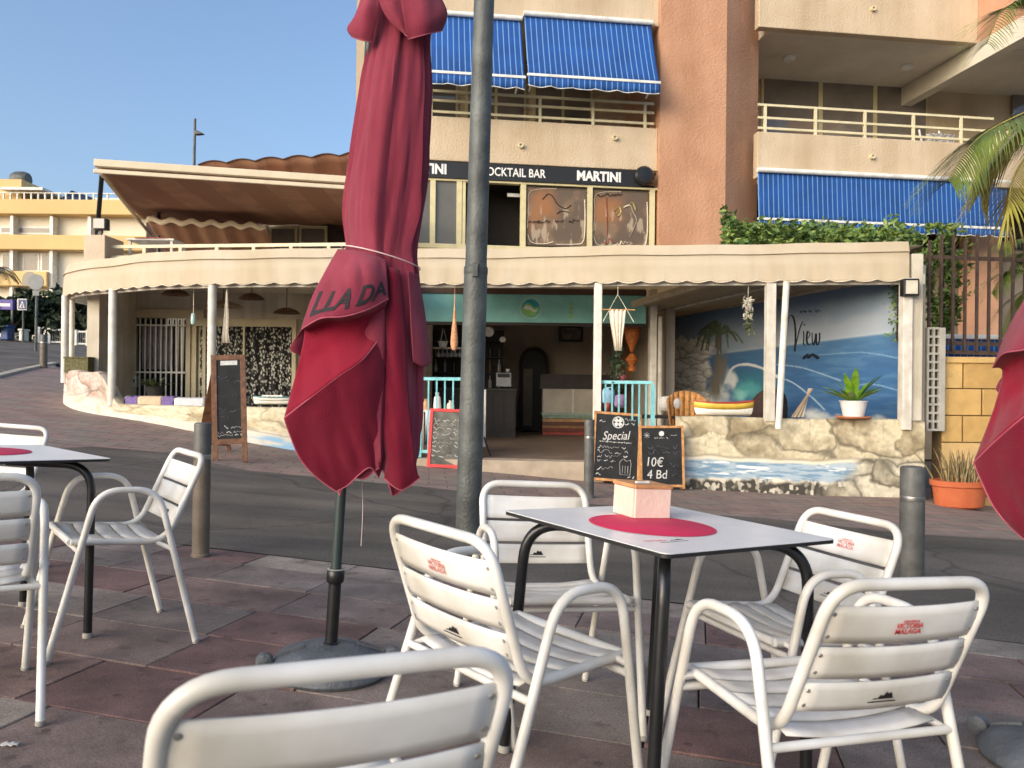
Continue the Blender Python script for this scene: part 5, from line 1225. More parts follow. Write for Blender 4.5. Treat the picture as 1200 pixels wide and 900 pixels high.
m_yel = mat('yellow_boat_paint', srgb(222, 186, 72), .5, .1, 8); m_bw2 = mat('white_boat_paint', srgb(222, 218, 206), .5, .05, 8); m_redb = mat('red_boat_paint', srgb(170, 52, 46), .5)
boat(848, 487, 10.44, .80, .17, m_bw2, m_yel, m_redb, 'yellow painted wooden boat on the right painted wall')
boat(322, 474, 11.25, .62, .10, m_bw2, m_bw2, mat('teal_boat_paint', srgb(96, 134, 130), .5), 'small white boat model on the left painted wall', True)
# wicker chairs and clutter behind the right wall
o = empty('wicker_chair', tuple(at(806, 480, 11.0))); T(o, 'round-backed honey-coloured wicker chair behind the right painted wall', 'chair'); s = 11.0 / FPX
o.location.z = FZ; zz = at(806, 458, 11.0).z - FZ
for k in range(9):
    a0 = R(-62 + 124 * k / 8); a1 = R(-62 + 124 * (k + 1) / 8 - 1.2)
    P = [[(math.sin(a) * (.26 + .06 * t), -.05 + .26 * (1 - math.cos(a)) * -1 + .25, .42 + t * (zz - .42) * (1 - .25 * (a / R(62)) ** 2)) for a in (a0, (a0 + a1) / 2, a1)] for t in np.linspace(0, 1, 6)]
    MB().grid(P).build('back_stave', m_grass_y, o, True, solid=.02)
MB().lathe([(.0, .38), (.28, .38), (.30, .41), (.28, .44), (0, .45)], 24, cap=False).build('seat', m_grass_y, o, True)
for a in (45, 135, 225, 315): MB().tube([(.2 * math.cos(R(a)), .2 * math.sin(R(a)), .4), (.23 * math.cos(R(a)), .23 * math.sin(R(a)), 0)], .018, 8).build('leg', m_grass_y, o, True)
o = empty('tub_chair', tuple(at(905, 480, 11.6))); T(o, 'dark brown rounded wicker chair back behind the leaning white post', 'chair'); o.location.z = FZ; zz = at(905, 455, 11.6).z - FZ
m_brn = mat('dark_brown_wicker', srgb(58, 38, 32), .75, .3, 40, .5, 120)
P = [[(math.sin(a) * .30, .3 - .3 * math.cos(a), .40 + t * (zz - .40) * math.sqrt(max(.05, 1 - (a / R(80)) ** 2))) for a in np.linspace(-R(78), R(78), 19)] for t in np.linspace(0, 1, 6)]
MB().grid(P).build('curved_back', m_brn, o, True, solid=.03); MB().lathe([(.0, .36), (.27, .36), (.29, .40), (.27, .43), (0, .44)], 24, Matrix.Translation((0, .05, 0)), cap=False).build('seat', m_brn, o, True)
for a in (45, 135, 225, 315): MB().tube([(.2 * math.cos(R(a)), .05 + .2 * math.sin(R(a)), .4), (.22 * math.cos(R(a)), .05 + .22 * math.sin(R(a)), 0)], .018, 8).build('leg', m_brn, o, True)
o = empty('menu_stand', tuple(at(940, 490, 10.28))); T(o, 'striped folded menu leaning on the painted wall beside the post', 'menu'); s = 10.28 / FPX; o.location.z = .655
for k in range(6):
    x0 = (-14 + k * 3.0) * s; MB().add([Vector((x0, -.02 + .02 * k, 0)), Vector((x0 + 3 * s, -.02 + .02 * k, 0)), Vector((16 * s, .10 + .02 * k, 34 * s)), Vector((13.6 * s, .10 + .02 * k, 34 * s))], [(0, 1, 2, 3)]).build('page', mat('cream_page', srgb(226, 216, 190), .8) if k % 2 else mat('tan_page', srgb(170, 140, 104), .8), o, solid=.006)
for px, py, w2, h2, c, lab in ((713, 464, .16, .24, (150, 190, 216), 'light blue cushion behind the pale blue railing'), (727, 470, .16, .18, (170, 140, 176), 'lilac cushion behind the pale blue railing'), (712, 476, .08, .12, (168, 70, 60), 'small red cushion behind the pale blue railing'), (785, 473, .30, .2, (214, 210, 202), 'crumpled white cushion next to the wicker chair')):
    p = at(px, py, 11.2); o = empty('cushion', tuple(p)); rows_ = []
    P = [[(math.sin(th) ** 1 * math.copysign(abs(math.cos(ph)) ** .6, math.cos(ph)) * w2 / 2 * 1.05, math.cos(th) * .06, math.sin(th) * math.copysign(abs(math.sin(ph)) ** .6, math.sin(ph)) * h2 / 2) for ph in np.linspace(0, 2 * math.pi, 33)] for th in np.linspace(.05, math.pi - .05, 12)]
    MB().grid(P).build('cushion_cover', mat('cloth_%d_%d' % (c[0], c[1]), srgb(*c), .95, .1, 20, .3, 40), o, True); MB().tube([P[6][k] for k in range(0, 32)], .008, 6, closed=True).build('piping', mat('cloth_%d_%d' % (c[0], c[1]), srgb(*c)), o, True); T(o, lab, 'cushion')
bnch = empty('wall_bench', (at(735, 480, 11.3).x, 11.35, FZ)); T(bnch, 'dark slatted bench carrying the cushions behind the railing', 'bench'); hz = at(713, 486, 11.3).z - FZ
for k in range(4): MB().box(-.45, 1.0, -.25 + k * .12, -.15 + k * .12, hz - .04, hz).build('slat', m_dark, bnch)
for x in (-.4, .95):
    for y in (-.2, .15): MB().box(x - .03, x + .03, y - .03, y + .03, 0, hz - .041).build('leg', m_dark, bnch)
p = at(727, 443, 11.3); o = empty('paper_lantern', tuple(p)); T(o, 'round pink lantern standing above the pale blue railing', 'lantern')
MB().lathe([(.02, -.075), (.05, -.068), (.078, -.03), (.082, .0), (.076, .035), (.05, .066), (.02, .073)], 20).build('globe', mat('pink_paper', srgb(186, 92, 104), .8, .1, 10), o, True); MB().lathe([(.05, -.36), (.05, -.35), (.012, -.34), (.012, -.07)], 12).build('foot', m_dark, o, True)
# rattan pendant, shelf, shapes in the room
o = empty('rattan_lamp', tuple(at(741, 378, 13.6))); T(o, 'orange rattan hanging lamp in two tapering pieces inside the doorway', 'lamp'); s = 13.6 / FPX
MB().lathe([(9 * s, -2 * s), (10 * s, -8 * s), (7 * s, -20 * s), (3 * s, -31 * s), (2 * s, -34 * s)], 18).build('upper_shade', mat('orange_rattan', srgb(196, 112, 50), .7, .25, 40, .5, 120), o, True)
MB().lathe([(2 * s, -36 * s), (7 * s, -42 * s), (7.5 * s, -44 * s), (3 * s, -50 * s), (5 * s, -53 * s), (4 * s, -57 * s), (0, -58 * s)], 18).build('lower_shade', MATS['orange_rattan'], o, True)
MB().tube([(0, 0, .1), (0, 0, -36 * s)], .006, 6).build('cord', m_dark, o)
o = empty('wall_shelf', tuple(at(520, 408, 14.6))); T(o, 'pale shelf with hanging glasses behind the bar on the left', 'shelf'); s = 14.6 / FPX
MB().box(-12 * s, 40 * s, -.1, .12, -.015, .015).build('board', m_wwall, o)
for k in range(7): MB().lathe([(.035, -.16), (.04, -.10), (.01, -.07), (.008, -.02), (.03, -.016)], 12, Matrix.Translation(((-6 + 5 * k) * s, 0, 0))).build('hanging_glass', mat('clear_glass', srgb(150, 150, 150), .1, spec=.8), o, True)
o = pot_plant(tuple(at(519, 407, 14.4)), .09, .11, mwp, '', 10, .16, MATS['dark_leaf'], .8, .1, 3); T(o, 'little white pot with trailing plant on the bar shelf', 'potted plant')
for k in range(3): MB().tube([(.08 * math.cos(k * 2.1), .08 * math.sin(k * 2.1), .1), (0, 0, .36)], .004, 5).build('cord', m_rope2, o)
def room_box(name, px0, px1, py0, py1, y, dp, m, lab, cat, floor=True):
    a, c = at(px0, py0, y), at(px1, py1, y); o = empty(name, ((a.x + c.x) / 2, y, FZ if floor else c.z)); w2 = (c.x - a.x) / 2; h = a.z - o.location.z
    T(o, lab, cat); return o, w2, h
o, w2, h = room_box('bar_counter', 553, 604, 455, 510, 15.2, .6, m_dark, 'dark wooden bar counter at the left of the cafe room', 'counter')
MB().box(-w2 - .7, w2, 0, .7, 0, h - .04).build('body', m_dark, o); MB().box(-w2 - .72, w2 + .03, -.05, .74, h - .039, h).build('worktop', mat('dark_stone', srgb(60, 54, 50), .4), o, bevel=.005)
for k in range(4): MB().box(-w2 + k * w2 * .5 + .02, -w2 + (k + 1) * w2 * .5 - .02, -.012, -.001, .1, h - .12).build('panel', m_dark, o, bevel=.004)
o, w2, h = room_box('bar_back_shelf', 500, 590, 385, 450, 16.6, .4, m_dark, 'tall dark bottle shelf behind the bar', 'shelf')
MB().box(-w2 - .4, w2, .25, .32, 0, h).build('back', m_dark, o)
for k in range(4): MB().box(-w2 - .4, w2, -.05, .245, .9 + k * .34, .93 + k * .34).build('shelf_board', m_dark, o)
rb = random.Random(2)
for k in range(3):
    for q in range(9):
        x = -w2 + q * (w2 * 2) / 8.5; c = rb.choice(((70, 90, 60), (120, 80, 40), (150, 150, 150), (60, 50, 50), (200, 196, 190)))
        bt = MB().lathe([(.035, 0), (.038, .02), (.038, .16), (.014, .21), (.013, .28), (.0, .281)], 10, Matrix.Translation((o.location.x + x, o.location.y + .06 + rb.uniform(-.05, .05), FZ + .931 + k * .34))).build('bottle', mat('bottle_%d' % c[0], srgb(*c), .15, spec=.7), None, True)
        T(bt, '%s bottle on the %s board of the dark shelf behind the bar' % ({70:'green',120:'amber',150:'clear',60:'dark',200:'white'}[c[0]], ('lowest','middle','upper')[k]), 'bottle', 'bottles behind the bar')
o, w2, h = room_box('arched_door', 610, 641, 408, 500, 17.6, .2, m_dark, 'dark arched doorway in the back of the cafe room', 'doorway')
pts = [(-w2, 0, 0), (-w2, 0, h * .8)] + [(-w2 * math.cos(R(18 * k)), 0, h * .8 + h * .2 * math.sin(R(18 * k))) for k in range(1, 10)] + [(w2, 0, h * .8), (w2, 0, 0)]
MB().prism(pts, (0, 0, 0), (0, .1, 0)).build('leaf', mat('black_door', (.012, .011, .011), .6), o); MB().tube(pts, .04, 8).build('surround', m_dark, o, True)
MB().box(-w2 * .75, -w2 * .1, -.03, -.002, .1, h * .75).build('grey_panel', mat('grey_panel', srgb(110, 102, 92), .8), o)
o, w2, h = room_box('slatted_counter', 636, 702, 470, 507, 16.0, .5, m_dark, 'low counter of coloured planks under a glass showcase in the room', 'counter')
pcols = [(150, 60, 48), (110, 52, 40), (150, 104, 66), (96, 60, 44), (176, 132, 88), (128, 150, 130)]
hh_ = h * .58
for k in range(6): MB().box(-w2, w2, 0 + .01 * (k % 2), .05, hh_ * k / 6 + .004, hh_ * (k + 1) / 6 - .004).build('plank', mat('plank_%d' % k, srgb(*pcols[k]), .6, .15, 9), o, bevel=.004)
MB().box(-w2, w2, .055, .6, 0, hh_).build('body', m_dark, o); MB().box(-w2 - .02, w2 + .02, -.03, .62, hh_ + .001, hh_ + .05).build('ledge', mat('pale_green_ledge', srgb(140, 160, 146), .5), o)
MB().box(-w2, w2, .05, .5, hh_ + .052, h + .25).build('showcase', mat('showcase_white', srgb(176, 168, 154), .3, .1, 3), o); MB().box(w2 * .05, w2 * .05 + .03, .03, .049, hh_ + .052, h + .25).build('mullion', m_wpost, o)
MB().box(-w2 - .05, w2 + .3, .05, .5, h + .252, h + .55).build('top_shelf', m_dark, o)
p = at(669, 391, 17.9); o = empty('picture_frame', tuple(p)); T(o, 'dark framed picture on the back wall of the cafe room', 'picture'); MB().box(-.28, .28, 0, .04, -.19, .19).build('frame', m_dark, o, bevel=.01); MB().box(-.22, .22, -.006, -.001, -.13, .13).build('print', mat('photo_print', srgb(120, 112, 102), .5, .4, 7, stain=srgb(40, 40, 44)), o)
for px, py, lab in ((573, 389, 'pale plate hanging above the bar'), (589, 398, 'small white cup on the bar wall')):
    p = at(px, py, 15.6); o = empty('hanging_plate', tuple(p)); MB().lathe([(.0, .0), (.08, .0), (.10, .02), (.098, .026), (.0, .01)], 20, Matrix.Rotation(R(90), 4, 'X') @ Matrix.Scale(1.0 if px < 580 else .6, 4), cap=False).build('plate', mwp, o, True); MB().tube([(0, 0.01, .05), (0, .01, .6)], .004, 5).build('cord', m_dark, o); T(o, lab, 'plate')
o = empty('coffee_machine', tuple(at(590, 454, 15.35))); T(o, 'small shiny coffee machine on the bar counter', 'coffee machine')
MB().box(-.16, .16, -.05, .22, 0, .30).build('body', mat('machine_steel', (.3, .3, .3), .25, metal=.9), o, bevel=.02); MB().box(-.12, .12, -.1, -.052, .2, .27).build('group_head', m_blackm, o, bevel=.01); MB().lathe([(.03, .301), (.04, .36), (.0, .361)], 12, Matrix.Translation((.08, .05, 0))).build('cup', mwp, o, True)
# terrace clutter on the left of the door, white folding sign
o = empty('terrace_table', (at(516, 470, 11.7).x, 11.8, FZ)); T(o, 'small white laid table behind the left pale blue railing', 'table')
zz = at(516, 480, 11.8).z - FZ; MB().box(-.35, .45, -.3, .3, zz - .03, zz).build('top', m_wpost, o, bevel=.01)
for x in (-.3, .4):
    for y in (-.25, .25): MB().box(x - .02, x + .02, y - .02, y + .02, 0, zz - .031).build('leg', m_wpost, o)
P = [[(x, -.305 - .01 * math.sin(x * 40), z) for x in np.linspace(-.2, .45, 30)] for z in (zz * .25, zz + .004)]; MB().grid(P).build('cloth_drop', mat('white_towel', srgb(214, 212, 214)), o, True, solid=.006)
for x, c, h2 in ((-.22, (206, 150, 110), .16), (-.05, (230, 226, 220), .26), (.15, (200, 190, 176), .14)):
    v = MB().lathe([(.05, 0), (.06, .04), (.05, h2 * .7), (.025, h2 * .8), (.03, h2), (0, h2)], 14, Matrix.Translation((o.location.x + x, 11.75, FZ + zz + .001))).build('jar', mat('jar_%d' % c[2], srgb(*c), .4), None, True)
    T(v, {.16: 'small tan jar on the white terrace table', .26: 'tall white bottle on the white terrace table', .14: 'short beige jar on the white terrace table'}[h2], 'jar')
o = empty('folding_panel', tuple(at(572, 530, 11.3))); T(o, 'white folded panel on a dark foot inside the doorway behind the lamp post', 'panel'); s = 11.3 / FPX; o.location.z = FZ
MB().box(-9 * s, -3 * s, -.02, .02, .12, .95).build('panel', m_wpost, o, bevel=.006); MB().tube([(-6 * s, 0, .3), (3 * s, -.1, .0)], .012, 8).build('foot', m_blackm, o, True); MB().tube([(-6 * s, 0, .3), (-8 * s, .2, .0)], .012, 8).build('foot', m_blackm, o, True)
# lamp on the end wall
p = at(1067, 337, 9.95); o = empty('flood_light', tuple(p)); T(o, 'square black floodlight with pale glass at the canopy end', 'floodlight')
MB().box(-.11, .09, -.05, .06, -.11, .11).build('housing', m_blackm, o, bevel=.01); MB().box(-.085, .065, -.056, -.051, -.085, .085).build('glass', mat('lamp_glass', srgb(214, 208, 190), .2), o); MB().bar((0, .06, 0), (0, .12, .03), .05, .04).build('bracket', m_blackm, o)
# planter box on the far left wall
o = empty('window_box', tuple(at(93, 430, 12.9))); T(o, 'olive wicker planter box on the raised end of the left wall', 'planter'); s = 12.9 / FPX
MB().box(-14 * s, 14 * s, -.1, .1, -.1, .14).build('box', mat('olive_wicker', srgb(104, 100, 62), .8, .25, 30, .6, 80), o, bevel=.01); MB().box(-14.5 * s, 14.5 * s, -.11, .11, .141, .165).build('rim', mat('olive_wicker', srgb(104, 100, 62)), o, bevel=.004)
# ================================================================== APARTMENT BUILDING behind the cafe
FA = R(7.7); fu = Vector((math.cos(FA), math.sin(FA), 0)); fn = Vector((math.sin(FA), -math.cos(FA), 0)); FO = Vector((0, 15.0, 0))
MF = Matrix([[fu.x, -fn.x, 0, FO.x], [fu.y, -fn.y, 0, FO.y], [0, 0, 1, 0], [0, 0, 0, 1]])     # local x along the facade, y into the building
def ff(px, py, n=0.0):                         # (u, z) where the ray meets the facade plane moved n metres towards the street
    d = RW @ ray(px, py); nn = np.array(fn); q = np.array(FO + fn * n); t = np.dot(nn, q - CAM) / np.dot(nn, d); p = CAM + d * t
    return float(np.dot(np.array(fu), p - np.array(FO))), float(p[2])
m_stucco = mat('cream_stucco', srgb(204, 186, 160), .9, .05, 1.1, .8, 28, stain=srgb(192, 172, 143))
m_salmon = mat('salmon_stucco', srgb(194, 150, 120), .9, .05, 1.2, .8, 28, stain=srgb(182, 136, 106))
m_soff = mat('grey_soffit', srgb(212, 204, 188), .9, .05, 2)
streaks(m_stucco, .84, 1.6); streaks(m_salmon, .86, 1.6)
m_rail = mat('cream_rail', srgb(214, 204, 168), .5, .06, 6)
m_glassd = mat('window_glass', srgb(122, 114, 106), .06, .1, 2, spec=.9)
m_frame = mat('cream_window_frame', srgb(206, 194, 150), .5, .06, 6)
m_blue = stripe_mat('blue_stripe_awning', srgb(18, 74, 144), srgb(104, 146, 192), .105, .17)
m_awn_w = mat('white_awning_bar', srgb(226, 226, 220), .5)
m_void = mat('painted_shade', srgb(40, 34, 30), .9)  # near-black puts the shade of the unlit interior into the colour
bld = empty('apartment_building', M=MF.copy()); T(bld, 'cream apartment block with salmon pillar, balconies and blue awnings behind the cafe', 'building')
def bb(name, u0, u1, n0, n1, z0, z1, m, parent=bld, bevel=0.0): return MB().box(u0, u1, -n1, -n0, z0, z1).build(name, m, parent, bevel=bevel)
uL = ff(430, 100)[0]; uP0 = ff(771, 150)[0]; uP1 = ff(851, 120, .12)[0]; uR0 = ff(888, 150)[0]; uRE = ff(1330, 150)[0]
zTopA = ff(640, 21)[1]; zPt, zPb = ff(640, 143)[1], ff(640, 194)[1]      # parapet top, bottom
STOREY = 2.8
# left section, first-floor balcony and the storey above
bb('parapet', uL, uP0, -.2, 0, zPb, zPt, m_stucco, bevel=.015); bb('slab', uL, uP0, -2.3, -.201, zPb + .03, zPb + .30, m_soff)
bb('parapet', uL, uP0, -.2, 0, zTopA, zTopA + 1.05, m_stucco, bevel=.015); bb('slab', uL, uP0, -2.3, -.201, zTopA + .02, zTopA + .26, m_soff)
bb('wall', uL, uP0, -2.5, -2.301, 2.9, zTopA + 4, m_stucco); bb('wall', uL, uP0, -.35, -.201, zTopA + 1.5, zTopA + 4, m_stucco)
bb('wall', uL - .2, uL - .001, -2.5, 0, 2.9, zTopA + 4, m_stucco)
for k in range(3):
    w0 = uL + .5 + k * 1.5; f = bb('window', w0, w0 + 1.35, -2.3, -2.25, zPb + .32, zTopA - .15, m_frame)
    for q in range(2): MB().box(w0 + .06 + q * .65, w0 + .64 + q * .65, 2.235, 2.249, zPb + .40, zTopA - .22).build('pane', m_glassd, f)
def rails(u0, u1, n, zs, zb, step, parent=bld):
    for z in zs: MB().bar((u0, -n, z), (u1, -n, z), .035, .045).build('rail', m_rail, parent)
    u = u0 + .15
    while u < u1: MB().bar((u, -n, zb), (u, -n, zs[0]), .05, .05, (0, 1, 0)).build('rail_post', m_rail, parent); u += step
zr = [ff(640, y)[1] for y in (112, 123, 136)]; rails(uL, uP0 - .05, -.1, zr, zPt - .02, 1.05)
# ventilation stubs on the parapets
def stub(u, z):
    o = MB().lathe([(.045, 0), (.05, .02), (.05, .07), (.03, .07), (.03, .03), (0, .03)], 14, Matrix.Translation((u, -.0, z)) @ Matrix.Rotation(R(90), 4, 'X'), cap=False).build('drain_stub', m_rail, bld, True)
for q in ((610, 171), (1021, 184), (1022, 11), (720, 162)): stub(*ff(*q))
# blue awnings
def awning(name, px0, px1, pyt, pyb, nb, lab, val=.17, n0=.02):
    u0, u1 = ff(px0, pyb, nb)[0], ff(px1, pyb, nb)[0]; zt = ff((px0 + px1) / 2, pyt, n0)[1]; zb = ff((px0 + px1) / 2, pyb, nb)[1]
    o = empty(name, M=MF @ Matrix.Translation((u0, 0, 0))); L = u1 - u0; N = 90
    P = [[(L * k / N, -(n0 + (nb - n0) * t), zt + (zb - zt) * t - .05 * math.sin(math.pi * t) * (1 + .2 * math.sin(k * .3))) for k in range(N + 1)] for t in np.linspace(0, 1, 8)]
    MB().grid(P).build('canvas', m_blue, o, True, solid=.004)
    V = [[(L * k / N, -nb - .015 - .012 * math.sin(k * .55) * f, zb - .03 - (val + .03 * abs(math.sin(math.pi * L * k / N / .42))) * f) for k in range(N + 1)] for f in (0, .5, 1)]
    v = MB().grid(V).build('scalloped_edge', m_blue, o, True, solid=.004); MB().tube(V[-1], .008, 5).build('edge_tape', m_awn_w, v, True)
    MB().box(-.02, L + .02, -nb - .03, -nb + .02, zb - .03, zb + .02).build('front_bar', m_awn_w, o, bevel=.006); MB().tube([(-.02, -.06, zt + .02), (L + .02, -.06, zt + .02)], .05, 12).build('roller', m_awn_w, o, True)
    for uu in (.1, L - .1): MB().bar((uu, -nb, zb), (uu, -.05, zb - .10), .03, .03).build('arm', m_awn_w, o)
    return T(o, lab, 'awning', 'blue striped awnings')
awning('striped_awning', 470, 615, 19, 86, .6, 'blue striped awning half hidden behind parasol and lamp post')
awning('striped_awning', 619, 773, 24, 92, .6, 'blue striped awning between the lamp post and the salmon pillar')
awning('striped_awning', 889, 1184, 208, 262, .09, 'long blue striped awning under the right-hand balcony', .13)
# bar storey: sign, windows
bar_z0 = 2.9; zS1, zS0 = ff(640, 194)[1] - .02, ff(640, 214)[1]
bb('wall', uL, uP0, -.25, -.06, zS1, zPb - .001, m_stucco)
sg = empty('bar_sign', M=MF.copy()); T(sg, 'long black sign with white COCKTAIL BAR and MARTINI letters', 'sign')
zs1, zs0 = ff(640, 195, .06)[1], ff(640, 214, .06)[1]
MB().box(uL, ff(752, 205, .06)[0], -.06, .0, zs0, zs1).build('sign_board', mat('sign_black', (.012, .012, .013), .45), sg, bevel=.006)
m_sl = mat('sign_white', srgb(236, 234, 228), .5)
def sgn(px, body, size, sx, bold):
    u, z = ff(px, 205, .065); text(body, size, m_sl, sg, Matrix.Translation((u, -.0645, (zs0 + zs1) / 2)) @ Matrix.Rotation(R(90), 4, 'X'), 'lettering', .003, sx=sx, bold=bold)
sgn(702, 'MARTINI', .255, .88, .010); sgn(496, 'MARTINI', .255, .88, .010); sgn(601, 'COCKTAIL BAR', .225, .80, .003)
u, z = ff(755, 206, .12); sp = empty('sign_lamp', M=MF @ Matrix.Translation((u, -.12, z))); T(sp, 'round black lamp at the right end of the bar sign', 'lamp')
MB().lathe([(.0, -.10), (.12, -.09), (.185, -.03), (.19, .02), (.15, .07), (.0, .08)], 24, Matrix.Rotation(R(90), 4, 'X'), cap=False).build('housing', m_blackm, sp, True); MB().box(-.03, .03, .05, .12, -.03, .03).build('bracket', m_blackm, sp)
zw1, zw0 = ff(640, 217)[1], ff(640, 290)[1]
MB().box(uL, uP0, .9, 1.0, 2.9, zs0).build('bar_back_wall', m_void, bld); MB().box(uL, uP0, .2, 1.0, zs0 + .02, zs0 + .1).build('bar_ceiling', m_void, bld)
bb('window_head', uL, uP0, -.10, .03, zw1 - .005, zs0 - .003, m_frame); bb('window_sill', uL, uP0, -.10, .05, zw0 - .09, zw0, m_frame, bevel=.01); bb('wall', uL, uP0, -.2, 0, 2.85, zw0 - .092, m_stucco)
cols_ = [ff(px, 250)[0] for px in (507, 538, 613, 691, 764)]
for i, u in enumerate(cols_): bb('mullion', u - .05, u + .05, -.08, .025, zw0 + .001, zw1 - .006, m_frame)
bb('mullion', cols_[1] + .06, cols_[1] + .12, -.06, .015, zw0 + .001, zw1 - .006, m_frame)
bb('pane', cols_[0] + .051, cols_[1] - .051, -.05, -.03, zw0 + .002, zw1 - .008, mat('grey_shade_glass', srgb(96, 94, 88), .2, .08, 2)); bb('pane', uL, cols_[0] - .051, -.05, -.03, zw0 + .002, zw1 - .008, MATS['grey_shade_glass'])
bl = MB().box(ff(597, 225)[0], ff(612, 225)[0], .3, .34, ff(600, 226)[1], ff(600, 222)[1]).build('tube_lamp', mat('white_tube', srgb(236, 236, 232), .5), bld)
# painted brown boards in the right windows
def brown_board(u0, u1, lab, seed):
    hh_, ww_ = 90, 120; U, V = np.meshgrid(np.linspace(0, 1, ww_), np.linspace(0, 1, hh_)); n1 = fbm(U * 3, V * 3, seed, 5); n2 = fbm(U * 16, V * 5, seed + 3, 4)
    C = np.broadcast_to(lin(98, 84, 72), U.shape + (3,)).copy(); C = mixc(C, lin(158, 108, 70), sstep(.45, .05, np.hypot(U - .2, V - .6) + (n1 - .5) * .5) * .75); C = mixc(C, lin(132, 108, 86), sstep(.45, .7, n1) * .8); C = mixc(C, lin(188, 172, 148), sstep(.58, .7, n2) * .55 * sstep(.75, .55, V))
    rim = np.maximum(abs(U - .5) * 2, abs(V - .5) * 2); C = mixc(C, lin(70, 62, 54), sstep(.9, 1, rim))
    P = np.stack([u0 + (u1 - u0) * U, np.full(U.shape, .02), zw0 + .03 + (zw1 - zw0 - .06) * V], -1)
    o = empty('window_board', M=MF.copy()); T(o, lab, 'sign', 'brown painted boards in the bar windows'); pb_ = painted('painted_panel', P, C, m_paint, o)
    MB().box(u0, u1, .024, .05, zw0 + .03, zw1 - .03).build('backing', m_dark, o)
    rr = random.Random(seed); W2, H2 = u1 - u0, zw1 - zw0
    def q(x, y): return Vector((u0 + x * W2, .014, zw0 + y * H2))
    mw = mat('pale_line', srgb(206, 192, 168), .7)
    for pts in ([(.03, .3), (.05, .6), (.05, .85), (.2, .93), (.5, .95)], [(.5, .06), (.8, .07), (.94, .12), (.97, .4), (.96, .8)], [(.04, .2), (.1, .08), (.3, .06), (.45, .1)]): MB().tube(cm([q(*p) for p in pts], 6), .012, 6, flat=.4).build('pale_line', mw, pb_, True)
    return o, q, pb_, rr
o, q, pb_, rr = brown_board(cols_[2] + .052, cols_[3] - .052, 'brown painted board with hills and dark lettering in the bar window', 5)
for pts in ([(.27, .77), (.36, .86), (.44, .82), (.5, .72), (.58, .66), (.66, .64), (.74, .7)], [(.5, .55), (.58, .6), (.7, .58)]): MB().tube(cm([q(*p) for p in pts], 5), .012, 6, flat=.4).build('dark_line', m_dark, pb_, True)
def scrib2(x0, x1, y, h, m, seed):
    rr = random.Random(seed); x = x0; pts = []; b = MB()
    while x < x1: pts.append((x, y + (x - x0) * .06 + rr.uniform(-.5, .5) * h)); x += h * rr.uniform(.2, .45)
    b.tube(cm([q(*p) for p in pts], 2), .014, 5, flat=.4); b.build('lettering', m, pb_, True)
scrib2(.05, .40, .40, .05, m_dark, 1); scrib2(.48, .62, .42, .05, m_dark, 2); scrib2(.70, .88, .44, .05, m_dark, 3)
o, q, pb_, rr = brown_board(cols_[3] + .052, cols_[4] - .052, 'darker brown painted board with looping pale drawing next to the pillar', 9)
mw = MATS['pale_line']; mo = mat('olive_line', srgb(150, 140, 80), .7); mr = mat('rust_line', srgb(150, 76, 54), .7)
for pts, m_ in (([(.55, .7), (.66, .74), (.72, .62), (.78, .5), (.72, .34), (.66, .22)], mw), ([(.38, .62), (.46, .7), (.5, .62), (.44, .55), (.4, .6)], mo), ([(.25, .85), (.26, .6), (.27, .35), (.26, .2)], mr), ([(.62, .7), (.7, .78), (.76, .66)], mo)): MB().tube(cm([q(*p) for p in pts], 6), .016, 6, flat=.4).build('drawn_line', m_, pb_, True)
scrib2(.08, .52, .88, .06, m_dark, 7); scrib2(.2, .42, .14, .09, mr, 8); scrib2(.44, .72, .12, .07, mw, 9)
# salmon pillar with its slanted right face
uC, _ = ff(888, 150, -.62)
MB().prism([(uP0, 2.5, 0), (uP0, -.12, 0), (uP1, -.12, 0), (uC, .62, 0), (uC, 2.5, 0)], (0, 0, -.5), (0, 0, zTopA + 4)).build('pillar', m_salmon, bld)
# right section
zQ1 = ff(980, 38)[1]; zRt, zRb = ff(980, 159)[1], ff(980, 212)[1]; u45 = ff(1146, 60)[0]
bb('parapet', uR0, u45, -.2, 0, zRb, zRt, m_stucco, bevel=.015); bb('slab', uC, uRE, -2.6, -.201, zRb + .03, zRb + .28, m_soff)
bb('parapet', uR0, u45, -.2, 0, zQ1, zQ1 + 1.1, m_stucco, bevel=.015); bb('slab', uC, uRE, -2.6, -.201, zQ1 + .015, zQ1 + .25, m_soff)
bb('wall', uC, uRE, -2.8, -2.601, -.6, zQ1 + 3, m_stucco)
zr2 = [ff(980, y)[1] for y in (126, 141, 153)]; rails(uR0 + .05, ff(1168, 140)[0], -.1, zr2, zRt - .02, 1.08)
gz0, gz1 = zRb + .29, ff(990, 84, -2.5)[1]
ug = [ff(px, 130, -2.5)[0] for px in (893, 962, 1026, 1088)]
for i in range(3):
    f = bb('window', ug[i], ug[i + 1], -2.6, -2.54, gz0, gz1, m_frame); MB().box(ug[i] + .07, ug[i + 1] - .05, 2.52, 2.539, gz0 + .08, gz1 - .09).build('pane', m_glassd, f)
bb('window_head', ug[0] - .1, ug[3] + .1, -2.6, -2.5, gz1 + .001, gz1 + .1, m_frame)
for px in (925, 1063):
    u, z = ff(px, 66, -1.3); MB().lathe([(.13, 0), (.13, -.05), (.10, -.08), (0, -.09)], 20, Matrix.Translation((u, 1.3, zQ1 + .012))).build('ceiling_lamp', m_awn_w, bld, True)
